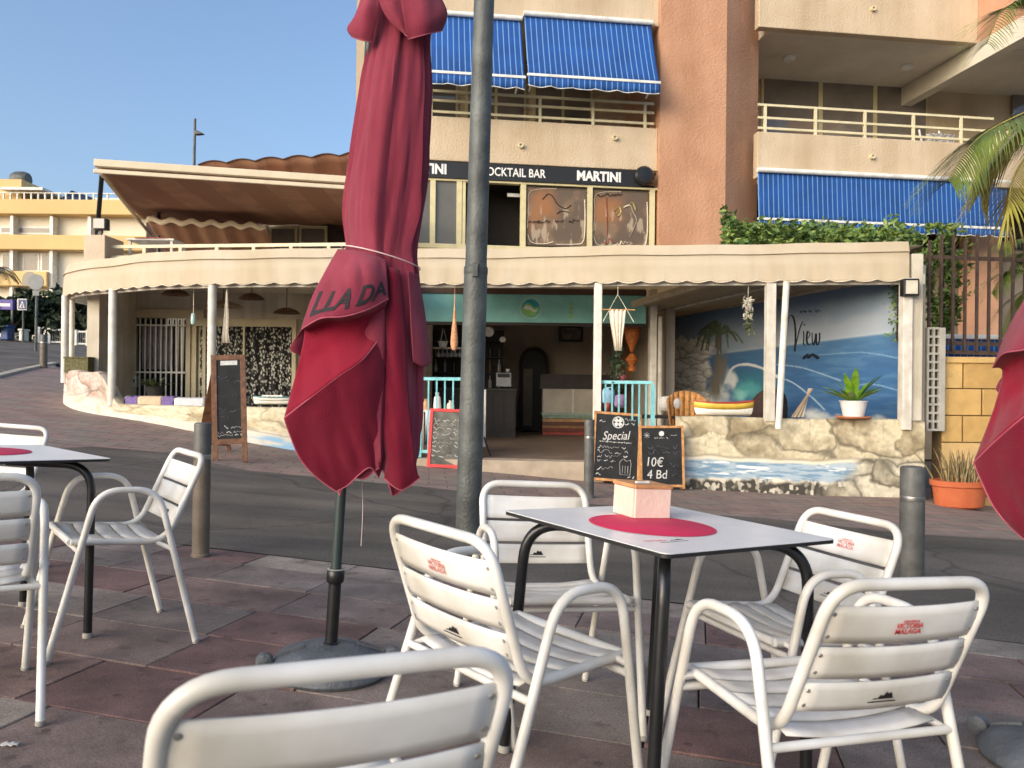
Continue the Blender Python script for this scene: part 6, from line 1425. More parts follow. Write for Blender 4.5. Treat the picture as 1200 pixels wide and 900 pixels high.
# projecting wing at the right: salmon upper balcony, white beam below, lower balcony
bb('wing_parapet', u45, u45 + .2, -.2, 3.2, zQ1, zQ1 + 1.4, m_salmon); bb('wing_slab', u45 + .21, uRE, -.2, 3.2, zQ1 + .02, zQ1 + .25, m_soff)
bb('wing_beam', u45 - .02, u45 + .24, -2.59, 2.6, zQ1 - .42, zQ1 - .002, mat('white_beam', srgb(206, 198, 180), .8, .05, 2)); bb('wing_parapet', ff(1166, 140)[0], uRE, -.2, .1, zRb, zRt + .28, m_stucco, bevel=.02)
us = ff(1150, 120, -2.0)[0]
MB().prism([(us - .6, 1.9, zRb + .9), (us + .25, 1.9, zRb + 1.75), (us + 1.2, 1.9, zRb + .95), (us + 1.2, 1.9, zRb + .3), (us - .6, 1.9, zRb + .3)], (0, 0, 0), (0, .05, 0)).build('gable_screen', mat('pale_screen', srgb(170, 160, 140), .6), bld)
bb('window', us + 1.25, us + 3, -2.55, -2.5, zRb + .4, gz1, m_glassd)
# ground-floor recess under the right awning
bb('wall', ff(1138, 340, -.9)[0], ff(1172, 340, -.9)[0], -1.3, -.9, -.6, zRb + .02, m_salmon); bb('back_wall', uC, uRE, -2.0, -1.9, -.6, zRb - .9, mat('grey_wall', srgb(150, 136, 116), .9, .1, 2)); bb('shade_panel', uC, uRE, -1.95, -1.85, zRb - .899, zRb + .02, m_void)  # the upper dark panel stands in for shade under the awning
# chair on the right balcony
uc, zc = ff(1105, 152, -1.0); o = empty('balcony_chair', M=MF @ Matrix.Translation((uc, 1.0, zRb + .28))); T(o, 'white chair with black patterned cushion on the right balcony', 'chair')
for x in (-.22, .22):
    MB().tube([(x, -.2, 0), (x, -.2, .62), (x, .2, .62), (x, .28, 0)], .018, 8).build('leg', m_awn_w, o, True)
    MB().tube([(x, .2, .4), (x * 1.1 - .12, .3, 1.32)], .022, 8).build('back_post', m_awn_w, o, True)
MB().box(-.24, .24, -.24, .24, .40, .44).build('seat', m_awn_w, o); mcu = mat('black_pattern_cushion', srgb(190, 186, 180), .9, .1, 22, stain=srgb(24, 24, 28)); MB().box(-.38, .3, -.05, .10, .60, 1.16).build('cushion', mcu, o, bevel=.05)

# ================================================================== UPPER TERRACE over the cafe: railing, brown awnings
ut = empty('roof_terrace', (0, 0, 0)); T(ut, 'roof terrace with cream railing and beige corner block above the cafe canopy', 'terrace')
MB().prism([(p.x, p.y, 0) for p in inner] + [(-7.6, 14.9, 0), (-7.4, 17.5, 0), (0, 17.5, 0), (0, 14.9, 0)][:4], (0, 0, 2.862), (0, 0, 2.90)).build('deck', m_ceil, ut) if False else None
p0, p1 = at(98, 290, 12.4), at(123, 290, 12.4); MB().box(p0.x, p1.x, 12.4, 13.0, 2.86, at(110, 275, 12.4).z).build('corner_block', mat('beige_block', srgb(204, 184, 160), .9, .06, 3, .5, 30), ut, bevel=.012)
rz = at(260, 283, 12.0).z; ra = at(128, 282, 12.6); rb_ = at(430, 290, 12.1); npt = 8
A_, B_ = Vector((ra.x, 12.6, 0)), Vector((rb_.x, 12.1, 0))
for z in (rz, rz - .17): MB().bar(A_ + Vector((0, 0, z)), B_ + Vector((0, 0, z)), .04, .05).build('rail', m_rail, ut)
for k in range(npt): q = A_.lerp(B_, k / (npt - 1)); MB().bar(q + Vector((0, 0, 2.86)), q + Vector((0, 0, rz - .026)), .05, .05, (0, 1, 0)).build('rail_post', m_rail, ut)
MB().box(-7.7, -2.2, 16.4, 16.6, 2.86, 4.5).build('rear_wall', mat('dark_plum_wall', srgb(70, 52, 46), .9), ut)
for px in (315, 350):
    a, c = at(px, 264, 16.3), at(px + 33, 290, 16.3); f = MB().box(a.x, c.x, 16.32, 16.39, c.z - .4, a.z).build('window', m_frame, ut); MB().box(a.x + .06, c.x - .06, 16.30, 16.318, c.z - .4, a.z - .07).build('pane', m_glassd, f)
m_brown = stripe_mat('brown_awning', srgb(164, 122, 94), srgb(148, 106, 80), .9, .5); m_bw3 = mat('cream_awning_bar', srgb(222, 206, 176), .6, .05, 4)
ba = empty('terrace_awning', (0, 0, 0)); T(ba, 'wide brown terrace awning with cream front bar on a dark post', 'awning', 'brown terrace awnings')
aL, aR = at(112, 194, 11.8), at(455, 217, 12.75); bLk, bRk = at(172, 268, 16.0), at(470, 250, 16.6); bLk.z = aL.z + .02; bRk.z = aL.z + .10
PT = [[aL.lerp(aR, u).lerp(bLk.lerp(bRk, u), v) + Vector((0, 0, -.10 * math.sin(math.pi * v) - .03 * abs(math.sin(u * 22)) * v)) for u in np.linspace(0, 1, 60)] for v in np.linspace(0, 1, 12)]
MB().grid(PT).build('canvas', m_brown, ba, True, solid=.006)
dv = (aR - aL).normalized()
MB().bar(aL + Vector((0, -.03, .03)), aR + Vector((0, -.03, .03)), .10, .11).build('front_bar', m_bw3, ba, bevel=.01); MB().bar(aL + Vector((0, -.05, -.095)), aR + Vector((0, -.05, -.095)), .05, .06).build('front_rail', m_bw3, ba, bevel=.006)
pz_ = at(113, 277, 12.7); MB().tube([(pz_.x, 12.7, pz_.z - .1), (aL.x + .0, 12.0, aL.z + .05)], .035, 12).build('post', m_blackm, ba, True)
MB().tube([aL + Vector((.02, .1, -.08)), bLk + Vector((.1, 0, -.3))], .03, 8).build('side_arm', m_bw3, ba, True)
pq = at(186, 262, 14.6); MB().tube([(pq.x, 14.6, 2.86), (pq.x, 14.6, pq.z + .2)], .035, 10).build('post', m_blackm, ba, True)
q = at(119, 263, 12.5); o = empty('spot_lamp', tuple(q)); T(o, 'small grey spotlight on the dark awning post', 'lamp'); MB().box(-.10, .10, -.08, .08, -.09, .09).build('head', m_lamp, o, bevel=.015); MB().bar((-.02, .03, -.09), (-.06, .03, -.22), .05, .05).build('bracket', m_blackm, o); MB().box(-.085, .085, -.086, -.081, -.075, .075).build('glass', m_glassd, o)
b2 = empty('rear_awning', (0, 0, 0)); T(b2, 'lower brown awning with wavy pale edge at the back of the roof terrace', 'awning', 'brown terrace awnings')
eL, eR = at(172, 258, 14.2), at(312, 266, 14.6); PT = [[eL.lerp(eR, u) + Vector((0, v * 1.4, .0 - .9 * v * (1 - .2 * v) + .03 * math.sin(u * 38) * (1 - v))) for u in np.linspace(0, 1, 70)] for v in np.linspace(0, 1, 8)]
MB().grid(PT).build('canvas', m_brown, b2, True, solid=.006)
PV = [[eL.lerp(eR, u) + Vector((0, -.01, f * .10 + .03 * math.sin(u * 38))) for u in np.linspace(0, 1, 70)] for f in (-.5, 0, .5)]; MB().grid(PV).build('wavy_edge', m_bw3, b2, True, solid=.006); MB().tube([PV[1][0], PV[1][0] + Vector((0, .9, .4))], .025, 8).build('arm', m_bw3, b2, True)
b3 = empty('upper_awning', (0, 0, 0)); T(b3, 'brown scalloped awning edge showing above the long cream bar', 'awning', 'brown terrace awnings')
gL, gR = at(232, 193, 14.0), at(440, 180, 14.2); PV = [[gL.lerp(gR, u) + Vector((0, v * .6, -.42 * v + .055 * abs(math.sin(math.pi * u * 6.3)) * (1 - v))) for u in np.linspace(0, 1, 90)] for v in np.linspace(0, 1, 5)]
MB().grid(PV).build('canvas', m_brown, b3, True, solid=.006); MB().tube(PV[0], .012, 6).build('edge_tape', mat('dark_tape', srgb(80, 58, 46), .8), b3, True)
# table set on the roof terrace, red cloth
q = at(185, 283, 13.4); o = empty('roof_table', (q.x, q.y, 2.90)); T(o, 'roof terrace table with a red cloth behind the railing', 'table'); h = q.z + .0 - 2.9
MB().box(-.4, .4, -.3, .3, h - .03, h).build('top', m_wpost, o); MB().box(-.25, .25, -.32, .32, h + .001, h + .012).build('red_cloth', m_redb, o)
for x in (-.35, .35):
    for y in (-.25, .25): MB().box(x - .02, x + .02, y - .02, y + .02, 0, h - .031).build('leg', m_wpost, o)
q = at(226, 192, 18.0); o = empty('roof_mast', (q.x, q.y, 2.9)); T(o, 'thin mast lamp rising over the brown awning against the sky', 'lamp post'); z1 = at(229, 139, 18.0).z - 2.9
MB().tube([(0, 0, 0), (.04, 0, z1)], [.045, .028], 10).build('mast', m_lamp, o, True); MB().prism([(.04, 0, z1 - .25), (.26, 0, z1 - .36), (.06, 0, z1 - .38)], (0, -.06, 0), (0, .06, 0)).build('lamp_head', m_blackm, o, bevel=.01)
# ================================================================== RIGHT SIDE: block wall, fence, vent panel, aloe pot, vines, palms
m_block = [mat('sand_block_%d' % i, srgb(*c), .85, .07, 6, .5, 45) for i, c in enumerate(((206, 168, 104), (214, 178, 114), (196, 158, 96), (208, 174, 118)))]
m_mortar = mat('block_mortar', srgb(120, 98, 66), .95, .1, 8)
p0 = at(1104, 500, 10.3); p1 = at(1230, 500, 10.3); zt = at(1140, 424, 10.3).z; zb = zg(p0.x + .5, 10.3) - .25
bwl = empty('block_wall', (p0.x, 10.3, zb)); T(bwl, 'sand-yellow block wall under the brown iron fence', 'wall')
L = p1.x - p0.x; Hh = zt - zb; MB().box(0, L, .03, .25, 0, Hh - .02).build('core', m_mortar, bwl)
rw = random.Random(6); nrow = 6; rh = Hh / nrow; bm_cache = {}
for r__ in range(nrow):
    x = -(.25 if r__ % 2 else 0) + .0
    while x < L:
        xa, xb = max(0, x), min(L, x + .52)
        if xb - xa > .05:
            b = MB().box(xa + .006, xb - .006, rw.uniform(-.004, .006), .03, r__ * rh + .007, (r__ + 1) * rh - .007).build('block', rw.choice(m_block), bwl, bevel=.008)
        x += .53
MB().box(-.03, L, -.03, .28, Hh - .018, Hh + .06).build('coping', m_block[1], bwl, bevel=.01)
m_iron = mat('brown_iron', srgb(76, 60, 50), .6, .15, 9, .1, 60)
fe = empty('iron_fence', (at(1088, 420, 10.45).x, 10.45, zt)); T(fe, 'brown iron bar fence standing on the block wall', 'fence'); s = 10.45 / FPX
zf1 = at(1140, 282, 10.45).z - zt; zr0, zr1 = at(1140, 398, 10.45).z - zt, at(1140, 412, 10.45).z - zt
for k in range(10): x = (k * 14) * s; MB().bar((x, 0, zr1 - .25 if k < 2 else zr1), (x, 0, zf1 + (.08 if k % 3 else .0)), .032, .032, (0, 1, 0)).build('bar', m_iron, fe)
for z in (zr1, zr1 + .12, zf1 - .22): MB().bar((-.05, .03, z), (128 * s, .03, z - .03), .03, .05).build('rail', m_iron, fe)
# white vent panel between the wall and the cafe
vp = empty('vent_panel', (at(1096, 450, 10.2).x, 10.2, at(1096, 505, 10.2).z)); T(vp, 'white slatted metal vent panel beside the cafe end wall', 'vent panel'); hv = at(1096, 384, 10.2).z - vp.location.z; s = 10.2 / FPX
m_vent = mat('grey_white_vent', srgb(176, 172, 162), .5, .08, 8)
for xa, xb in ((-10.5, -8.2), (-3.2, -1.4), (3.6, 10.8)): MB().box(xa * s, xb * s, -.02, .05, 0, hv).build('stile', m_vent, vp, bevel=.003)
for k in range(13): MB().box(-8.2 * s, 3.6 * s, -.012, .03, k * hv / 12.2, k * hv / 12.2 + .028).build('slat', m_vent, vp)
MB().box(-8.2 * s, 3.6 * s, .031, .045, 0, hv).build('backing', m_dark, vp)
bs_ = empty('small_awning', tuple(at(1142, 396, 12.5))); T(bs_, 'low blue striped blind with white rail seen through the fence', 'awning', 'blue striped awnings'); s = 12.5 / FPX
MB().grid([[(x * s, z * -.1, z) for x in np.linspace(-38, 40, 40)] for z in (-.30, -.15, -.02)]).build('canvas', m_blue, bs_, True, solid=.005); MB().box(-38 * s, 42 * s, -.05, .03, -.015, .05).build('rail', m_awn_w, bs_, bevel=.005)
# aloe in a terracotta trough
gpt = gpix(1124, 594); m_terra = mat('terracotta', srgb(178, 96, 58), .75, .1, 6, .25, 40, stain=srgb(176, 86, 48))
s = gpt.y / FPX; al = empty('aloe_pot', tuple(gpt)); T(al, 'spiky aloe in a wide terracotta pot by the block wall', 'potted plant')
MB().lathe([(24 * s, 0), (27 * s, .02), (30 * s, 24 * s), (32.5 * s, 25 * s), (33 * s, 31 * s), (30 * s, 31.5 * s), (29 * s, 27 * s), (0, 27 * s)], 32, Matrix.Scale(.75, 4, Vector((0, 1, 0))), cap=False).build('pot', m_terra, al, True)
m_aloe = mat('aloe_leaf', srgb(132, 122, 78), .6, .2, 12, stain=srgb(110, 84, 62)); ra_ = random.Random(12)
for k in range(64):
    c = Vector((ra_.gauss(0, 11) * s, ra_.gauss(0, 5) * s, 26 * s)); a = ra_.uniform(0, 6.28); out = Vector((math.cos(a) * .5 + c.x * 3, math.sin(a) * .35, 0)); ln = ra_.uniform(26, 50) * s
    pts = [c + out * (ln * .45 * t ** 1.3) + Vector((0, 0, ln * (t - .12 * t * t))) for t in np.linspace(0, 1, 6)]
    MB().tube(pts, [.019, .018, .015, .012, .008, .002], 5, flat=.5).build('leaf', m_aloe, al, True)
wd = empty('wall_weeds', tuple(gpix(1170, 590))); T(wd, 'low green weeds right of the terracotta pot', 'plant'); b = MB(); rl = random.Random(3)
leaves(b, [(rl.gauss(0, .22), rl.gauss(0, .06), abs(rl.gauss(0, .17))) for _ in range(420)], .085, .4, .5, 3); b.build('foliage', mat('weed_leaf', srgb(96, 112, 50), .7, .3, 20), wd); MB().tube([(0, 0, 0), (.05, 0, .3)], .01, 6).build('stem', MATS['stem_green'], wd)
# creeper on the canopy roof and hanging down by the fence
m_vine = mat('creeper_leaf', srgb(86, 112, 50), .55, .35, 3.0, stain=srgb(46, 66, 30)); m_vine2 = mat('creeper_leaf_light', srgb(126, 146, 66), .5, .25, 5)
def foliage_thing(name, lab, cat, loc, pts, size, stems, group=None, mm=(None, None), asp=.5):
    o = empty(name, tuple(loc)); T(o, lab, cat, group); rr = random.Random(len(pts)); h = len(pts) * 2 // 3
    b = MB(); leaves(b, pts[:h], size, asp, .25, 7); b.build('foliage', mm[0] or m_vine, o); b = MB(); leaves(b, pts[h:], size, asp, .35, 8); b.build('young_foliage', mm[1] or m_vine2, o)
    for st in stems: MB().tube(st, .012, 6).build('stem', m_dark, o, True)
    return o
rl = random.Random(21); pts = []; base = at(955, 285, 11.3)
prof = [(847, 238), (856, 252), (870, 262), (900, 258), (940, 262), (975, 264), (1000, 266), (1030, 268), (1048, 256), (1060, 268), (1075, 280)]
for _ in range(4200):
    px = rl.uniform(846, 1076); top_ = np.interp(px, [p[0] for p in prof], [p[1] for p in prof]) + rl.gauss(0, 3); py = top_ + (290 - top_) * rl.random() ** .8; y = 11.3 + rl.gauss(0, .22)
    if rl.random() < .12 and py < top_ + 6: py -= rl.uniform(0, 7)
    pts.append(at(px, py, y) - base)
rl.shuffle(pts); foliage_thing('roof_creeper', 'leafy green creeper along the top of the canopy under the blue awning', 'creeper', base, pts, .10, [[at(850, 292, 11.3) - base, at(900, 280, 11.3) - base, at(1000, 284, 11.3) - base, at(1070, 288, 11.3) - base]])
base = at(1105, 330, 10.9); pts = []
for _ in range(3000):
    py = rl.uniform(262, 392); cx_ = np.interp(py, [262, 300, 330, 360, 392], [1100, 1106, 1104, 1108, 1104]); w2 = np.interp(py, [262, 300, 340, 375, 392], [24, 26, 24, 16, 8]); px = cx_ + rl.gauss(0, .55) * w2
    if vnoise(np.array(px / 9.), np.array(py / 9.), 4) < .36: continue
    pts.append(at(px, py, 10.9 + rl.gauss(0, .12)) - base)
rl.shuffle(pts); foliage_thing('hanging_creeper', 'green creeper hanging down behind the iron fence', 'creeper', base, pts, .095, [[at(1095, 262, 10.9) - base, at(1105, 320, 10.9) - base, at(1108, 390, 10.9) - base], [at(1120, 270, 10.9) - base, at(1100, 340, 10.9) - base]], asp=.4)
base = at(1056, 350, 10.3); pts = [at(1050 + rl.gauss(0, 5), rl.uniform(330, 400), 10.32 + rl.gauss(0, .03)) - base for _ in range(110)]
foliage_thing('thin_vine', 'thin vine trailing down the right edge of the sea mural', 'creeper', base, pts, .07, [[at(1053, 330, 10.3) - base, at(1051, 400, 10.3) - base]])
# palms
m_frond = mat('palm_leaflet', srgb(104, 120, 50), .5, .3, 2.5, stain=srgb(78, 92, 40)); m_frondy = mat('palm_leaflet_yellow', srgb(140, 136, 58), .5, .25, 4, stain=srgb(126, 104, 56)); m_rach = mat('palm_rib', srgb(150, 140, 74), .5, .1, 9); m_trunk = mat('palm_trunk', srgb(120, 102, 82), .9, .2, 7, .8, 24)
def frond(root, pts, ln, seed, m=None, n=58, droop=.55, rib=None):
    C = cm([Vector(p) for p in pts], 12); rr = random.Random(seed); fr = MB().tube(C, [.022 * (1 - .85 * i / (len(C) - 1)) for i in range(len(C))], 6).build('frond_rib', rib or m_rach, root, True)
    b = MB(); tot = len(C) - 1
    for k in range(n):
        t = .12 + .88 * k / n; f = t * tot; i = min(int(f), tot - 1); c = C[i].lerp(C[i + 1], f - i); d = (C[i + 1] - C[i]).normalized(); sd_ = d.cross(Vector((0, 0, 1))); sd_ = sd_.normalized() if sd_.length > .01 else Vector((1, 0, 0))
        l = ln * (math.sin(math.pi * (.1 + .82 * t)) * .9 + .15) * rr.uniform(.85, 1.1)
        for s_ in (-1, 1):
            dr_ = (d * .75 + sd_ * s_ * .8 + Vector((0, 0, .10))).normalized(); wdv = dr_.cross(Vector((0, 0, 1))).normalized() * .013
            P = []
            for j in range(5):
                q_ = j / 4; pt = c + dr_ * (l * q_) + Vector((0, 0, -droop * l * q_ * q_ * rr.uniform(.8, 1.2))); wj = wdv * (1 - q_ ** 1.6 * .95); P.append([pt - wj, pt + wj + Vector((0, 0, .004))])
            b.grid(P)
    b.build('frond_leaflets', m or m_frond, fr); return fr
pk = at(1262, 150, 8.2); palm = empty('palm_tree', (pk.x, pk.y, zg(pk.x, pk.y))); T(palm, 'palm tree at the right edge reaching fronds before the balconies', 'palm tree')
zk = pk.z - palm.location.z; MB().tube([(0, 0, -.1), (.03, 0, zk * .5), (0, 0, zk)], [.17, .13, .12], 14).build('trunk', m_trunk, palm, True)
for k in range(14): MB().lathe([(.145, 0), (.15, .02), (.135, .05)], 14, Matrix.Translation((.02, 0, .3 + k * (zk - .4) / 14))).build('trunk_ring', m_trunk, palm.children[0], True)
O_ = Vector(palm.location); cr = Vector((0, 0, zk))
def FP(px, py, y): return at(px, py, y) - O_
frond(palm, [cr, FP(1236, 50, 8.1), FP(1205, 10, 8.0), FP(1175, 12, 7.9), FP(1156, 52, 7.8)], .50, 1, m_frond, 54, .35)
frond(palm, [cr, FP(1225, 128, 8.0), FP(1180, 142, 7.8), FP(1140, 168, 7.7), FP(1112, 212, 7.6)], .74, 2, m_frond, 70, .5)
frond(palm, [cr, FP(1240, 150, 7.8), FP(1205, 180, 7.6), FP(1186, 215, 7.5), FP(1180, 262, 7.5)], .62, 3, m_frondy, 60, .5)
frond(palm, [cr, FP(1235, 130, 8.5), FP(1200, 150, 8.7), FP(1165, 190, 8.9), FP(1150, 225, 9.0)], .62, 4, m_frondy, 60, .5)
for k, a in enumerate((-60, -20, 25, 65)): d = Vector((math.cos(R(a)), math.sin(R(a)), 0)); frond(palm, [cr, cr + d * .5 + Vector((0, 0, .45)), cr + d * 1.2 + Vector((0, 0, .5)), cr + d * 1.9 + Vector((0, 0, .0)), cr + d * 2.3 + Vector((0, 0, -.6))], .5, 10 + k, m_frond, 40, .6)
pk2 = at(1222, 330, 10.9); pm2 = empty('small_palm', (pk2.x, pk2.y, zg(pk2.x, pk2.y))); T(pm2, 'small olive palm behind the fence at the right edge', 'palm tree'); O_ = Vector(pm2.location); cr = Vector((0, 0, pk2.z - O_.z))
MB().tube([(0, 0, 0), cr], [.12, .09], 12).build('trunk', m_trunk, pm2, True)
for k, (pxs) in enumerate((((1205, 290), (1185, 282), (1168, 296)), ((1200, 318), (1178, 320), (1162, 344)), ((1204, 340), (1186, 358), (1172, 392)), ((1230, 290), (1245, 285), (1265, 300)), ((1208, 300), (1192, 300), (1180, 322)), ((1212, 350), (1200, 378), (1190, 410)))): frond(pm2, [cr] + [FP(px, py, 10.8 - .1 * j) for j, (px, py) in enumerate(pxs)], .34, 30 + k, m_frond, 44, .5)

# ================================================================== FAR LEFT: yellow building, trees, signs
YD = 60.0
m_yel2 = mat('yellow_band', srgb(214, 182, 124), .85, .05, .3); m_wh = mat('pale_wall', srgb(222, 212, 190), .85, .05, .3); m_gw = mat('far_glass', srgb(120, 112, 100), .3, .1, .5); m_wf = mat('white_frame', srgb(226, 222, 212), .6)
yb_ = empty('yellow_apartments', (0, 0, 0)); T(yb_, 'yellow and white apartment building up the side street', 'building')
def yx(px): return at(px, 300, YD).x
def yz(py, px=60): return at(px, py, YD).z
X0, X1 = yx(-90), yx(200)
MB().box(X0, X1, YD, YD + 12, 2, yz(250)).build('wall', m_wh, yb_)
for a_, b2, ext in ((237, 254, 1.0), (278, 295, 1.0), (320, 337, 1.0)): MB().box(X0, X1 if a_ < 300 else yx(64), YD - ext, YD + .05, yz(b2), yz(a_)).build('balcony_band', m_yel2, yb_, bevel=.05)
MB().box(X0, yx(28), YD - .4, YD + 6, yz(237) + .01, yz(212)).build('penthouse', m_yel2, yb_); MB().box(yx(-60), X1, YD + 2, YD + 10, yz(237) + .01, yz(224)).build('penthouse', m_wh, yb_)
for px0, px1, py0, py1 in ((-40, -4, 258, 275), (0, 19, 266, 275), (21, 64, 266, 275), (-30, -2, 297, 318), (2, 22, 297, 318), (27, 47, 297, 319), (48, 64, 297, 319), (34, 48, 340, 346), (52, 62, 340, 346), (14, 24, 339, 352)):
    f = MB().box(yx(px0), yx(px1), YD - .09, YD - .001, yz(py1), yz(py0)).build('window', m_wf, yb_); MB().box(yx(px0) + .15, yx(px1) - .15, YD - .11, YD - .091, yz(py1) + .12, yz(py0) - .12).build('pane', m_gw, f)
for px in (20, 66, 110): MB().box(yx(px) - .12, yx(px) + .12, YD - .7, YD - .002, yz(397), yz(237) - 1.2).build('column', m_wf, yb_)
MB().prism([(yx(36), 0, yz(337)), (yx(36), 0, yz(328))] + [(yx(44.5) - math.cos(R(20 * k)) * (yx(53) - yx(36)) / 2, 0, yz(329) + math.sin(R(20 * k)) * .55) for k in range(10)] + [(yx(53), 0, yz(337))], (0, YD - 1.03, 0), (0, YD - 1.005, 0)).build('arched_window', m_gw, yb_)
zr_ = yz(237) + .01
for px in range(-20, 140, 8): MB().box(yx(px) - .05, yx(px) + .05, YD - .9, YD - .8, zr_, zr_ + .45).build('roof_rail_post', m_wf, yb_)
MB().box(X0, X1, YD - .92, YD - .78, zr_ + .45, zr_ + .52).build('roof_rail', m_wf, yb_)
for px in (38, 26): pass
m_pan = mat('solar_panel', (.012, .013, .018), .2)
for k in range(3): sp_ = MB().add([Vector((yx(66 + k * 9), YD + .5, yz(232))), Vector((yx(74 + k * 9), YD + .5, yz(232.5))), Vector((yx(74 + k * 9), YD + 2.0, yz(219 + 3 * k))), Vector((yx(66 + k * 9), YD + 2.0, yz(216 + 3 * k)))], [(0, 1, 2, 3)]).build('solar_panel', m_pan, yb_, solid=.08)
MB().lathe([(.5, -.6), (.62, -.3), (.62, .3), (.5, .6)], 18, Matrix.Translation((yx(14), YD + 1, yz(207))) @ Matrix.Rotation(R(90), 4, 'Y')).build('water_tank', m_lamp, yb_, True)
MB().box(yx(12), yx(60), YD - 1.2, YD + 2, yz(227), yz(224)).build('roof_canopy', m_wf, yb_)
# trees in front of it
def far_tree(px, py, y, rx, rz, n, lab, seed):
    c = at(px, py, y); zb_ = zg(c.x, c.y); o = empty('street_tree', (c.x, c.y, zb_)); rr = random.Random(seed); pts = []
    lob = [(rr.gauss(0, .5), rr.gauss(0, .4), rr.gauss(0, .45), rr.uniform(.35, .6)) for _ in range(7)]
    while len(pts) < n:
        a, b2, c2, r2 = rr.choice(lob); v = Vector((rr.gauss(0, 1), rr.gauss(0, 1), rr.gauss(0, 1))).normalized() * r2 * rr.random() ** .35; pts.append(Vector(((a + v.x) * rx, (b2 + v.y) * rx * .7, (c2 + v.z) * rz + c.z - zb_)))
    b = MB(); leaves(b, pts, .42, .6, .2, seed); b.build('crown', mat('far_leaf_%d' % (seed % 2), srgb(54, 72, 40) if seed % 2 else srgb(44, 58, 36), .7, .35, .8), o)
    tr = MB(); tr.tube([(0, 0, -.2), (.05, 0, (c.z - zb_) * .6), (0, 0, c.z - zb_)], [.16, .12, .07], 8); tr.tube([(0.03, 0, (c.z - zb_) * .5), (rx * .4, .1, c.z - zb_ + .2)], [.08, .03], 6); tr.tube([(0.03, 0, (c.z - zb_) * .5), (-rx * .4, -.1, c.z - zb_ + .2)], [.08, .03], 6); tr.build('trunk', m_trunk, o, True)
    return T(o, lab, 'tree', 'street trees before the yellow building')
far_tree(12, 372, 42, 2.0, 1.3, 1100, 'dark street tree at the left picture edge under the purple shop sign', 1)
far_tree(34, 366, 46, 1.6, 1.0, 800, 'small street tree behind the crossing sign', 2)
far_tree(62, 366, 44, 1.5, 1.4, 900, 'dark street tree right of the round sign pole', 3)
far_tree(90, 372, 43, 1.7, 1.4, 1000, 'dark street tree seen past the white corner post of the cafe', 4)
far_tree(-22, 368, 42, 2.0, 1.4, 900, 'street tree cut off at the far left edge', 5)
c = at(-8, 318, 38); pf_ = empty('street_palm', (c.x, c.y, zg(c.x, c.y))); T(pf_, 'dark palm crown at the left picture edge before the yellow building', 'palm tree'); O_ = Vector(pf_.location); cr = c - O_; MB().tube([(0, 0, 0), cr], [.22, .15], 10).build('trunk', m_trunk, pf_, True); m_dfr = mat('dark_palm', srgb(46, 52, 36), .6, .3, 1)
for k in range(13):
    a = 2 * math.pi * k / 13; d = Vector((math.cos(a), math.sin(a), 0)); e = .5 + .5 * math.sin(k * 2.4)
    frond(pf_, [cr, cr + d * .4 + Vector((0, 0, .3 * e)), cr + d * .8 + Vector((0, 0, .2 * e - .1)), cr + d * 1.15 + Vector((0, 0, -.45))], .34, 60 + k, m_dfr, 26, .5, m_dfr)
# signs
c = at(27, 397, 40); o = empty('crossing_sign', (c.x, c.y, zg(c.x, c.y))); T(o, 'blue square pedestrian crossing sign on a pole up the side street', 'traffic sign'); s = 40 / FPX; cz_ = at(27.5, 357, 40).z - o.location.z
MB().tube([(0, 0, 0), (0, 0, cz_)], .05, 8).build('pole', m_lamp, o, True); MB().box(-6.2 * s, 5.2 * s, -.09, -.051, cz_ - 6.8 * s, cz_ + 6.8 * s).build('border', m_wf, o, bevel=.03); MB().box(-4.6 * s, 4.4 * s, -.10, -.091, cz_ - 5.6 * s, cz_ + 5.6 * s).build('blue_face', mat('sign_blue', srgb(44, 62, 120), .5), o); MB().prism([(-3.4 * s, 0, cz_ - 4 * s), (3.2 * s, 0, cz_ - 4 * s), (0, 0, cz_ + 4.2 * s)], (0, -.11, 0), (0, -.101, 0)).build('white_triangle', m_wf, o)
MB().prism([(-.9 * s, 0, cz_ - 3.5 * s), (.9 * s, 0, cz_ - 3.5 * s), (.5 * s, 0, cz_ + 1 * s), (-.2 * s, 0, cz_ + 1.6 * s)], (0, -.12, 0), (0, -.111, 0)).build('walking_figure', MATS['sign_blue'], o)
c = at(42, 398, 30); o = empty('round_sign', (c.x, c.y, zg(c.x, c.y))); T(o, 'round grey back of a traffic sign with a plate below on a pole', 'traffic sign'); s = 30 / FPX; cz_ = at(43.5, 331, 30).z - o.location.z; m_sb = mat('sign_back', srgb(104, 108, 110), .5, .08, 6, metal=.3)
MB().tube([(0, 0, 0), (.03, 0, cz_ + .3)], .05, 8).build('pole', m_lamp, o, True); MB().lathe([(9.2 * s, -.015), (9.4 * s, 0), (9.2 * s, .015)], 28, Matrix.Translation((.03, -.08, cz_)) @ Matrix.Rotation(R(90), 4, 'X')).build('disc', m_sb, o, True); MB().box(-3 * s, 5 * s, -.09, -.06, cz_ - 16 * s, cz_ - 9.6 * s).build('plate', m_sb, o, bevel=.01)
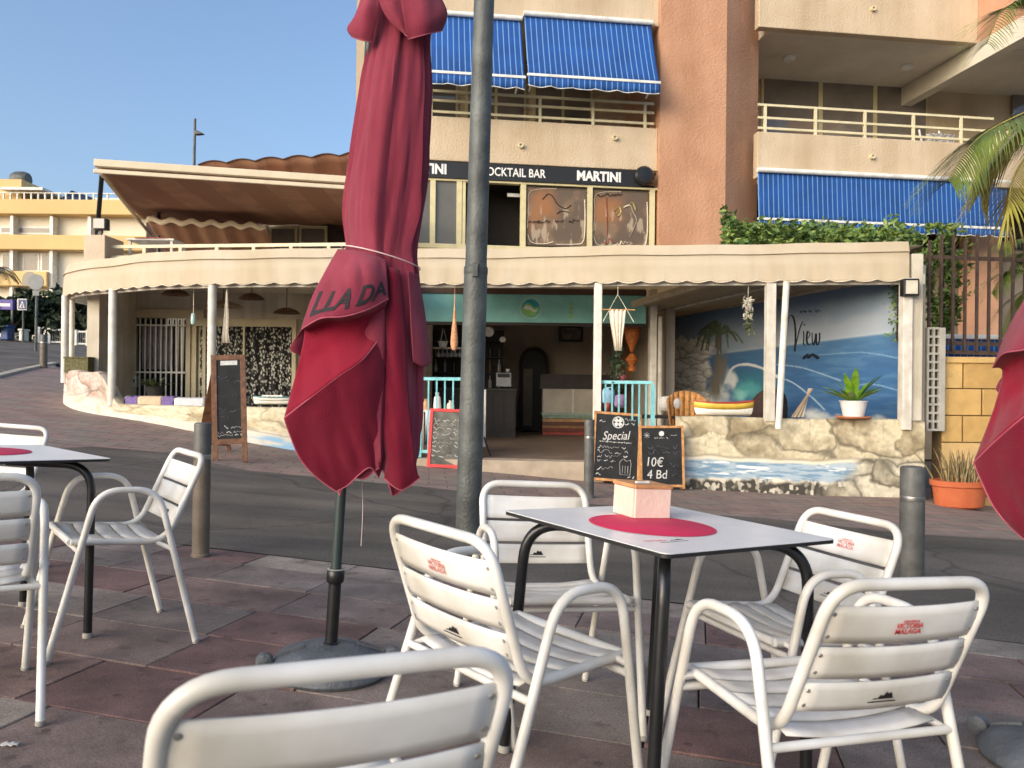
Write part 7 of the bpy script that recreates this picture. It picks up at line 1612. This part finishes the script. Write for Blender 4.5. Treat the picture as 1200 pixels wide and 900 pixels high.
c = at(6, 357, 41); o = empty('shop_sign', tuple(c)); T(o, 'purple shop sign board at the left picture edge', 'sign'); s = 41 / FPX; MB().box(-22 * s, 9 * s, 0, .2, -6 * s, 6 * s).build('board', mat('purple_sign', srgb(92, 80, 148), .6), o, bevel=.02); MB().box(-8 * s, 6 * s, -.01, -.001, -2 * s, 1.5 * s).build('white_bar', m_wf, o)
for x in (-20, 7): MB().box(x * s - .05, x * s + .05, .05, .15, zg(c.x, c.y) - c.z, -6 * s - .001).build('leg', m_lamp, o)
for px, w2, h2, m_, lab, cat in ((9, 9, 16, mat('blue_bin', srgb(44, 74, 128), .5), 'blue street bin beside the trees', 'bin'), (28, 4, 13, m_wf, 'narrow white box beside the crossing sign', 'box')):
    g_ = at(px, 396, 41); g_.z = zg(g_.x, g_.y); s = 41 / FPX; o = empty('street_bin' if cat == 'bin' else 'meter_box', tuple(g_)); MB().box(-w2 / 2 * s, w2 / 2 * s, -.3, .3, .05, h2 * s).build('body', m_, o, bevel=.05); MB().box(-w2 / 2 * s - .04, w2 / 2 * s + .04, -.34, .34, h2 * s + .002, h2 * s + .1).build('lid', m_, o, bevel=.03); T(o, lab, cat)
for px, w2, lab in ((46, 4, 'white gate post left of the dark tree trunk'), (66, 16, 'white garden gate below the dark street tree'), (96, 14, 'white garden gate seen past the cafe corner post')):
    g_ = at(px, 396, 42); g_.z = zg(g_.x, g_.y); s = 42 / FPX; o = empty('garden_gate', tuple(g_)); T(o, lab, 'gate', 'white garden gates up the street')
    for x in ((-w2 / 2, w2 / 2) if w2 > 6 else (0,)): MB().box(x * s - .08, x * s + .08, -.08, .08, -.1, .85).build('post', m_wf, o)
    if w2 > 6:
        for z in (.1, .75): MB().bar((-w2 / 2 * s, 0, z), (w2 / 2 * s, 0, z), .06, .09).build('rail', m_wf, o)
        for k in range(6): x = (-w2 / 2 + (k + .5) * w2 / 6) * s; MB().box(x - .02, x + .02, -.02, .02, .15, .70).build('bar', m_lamp, o)
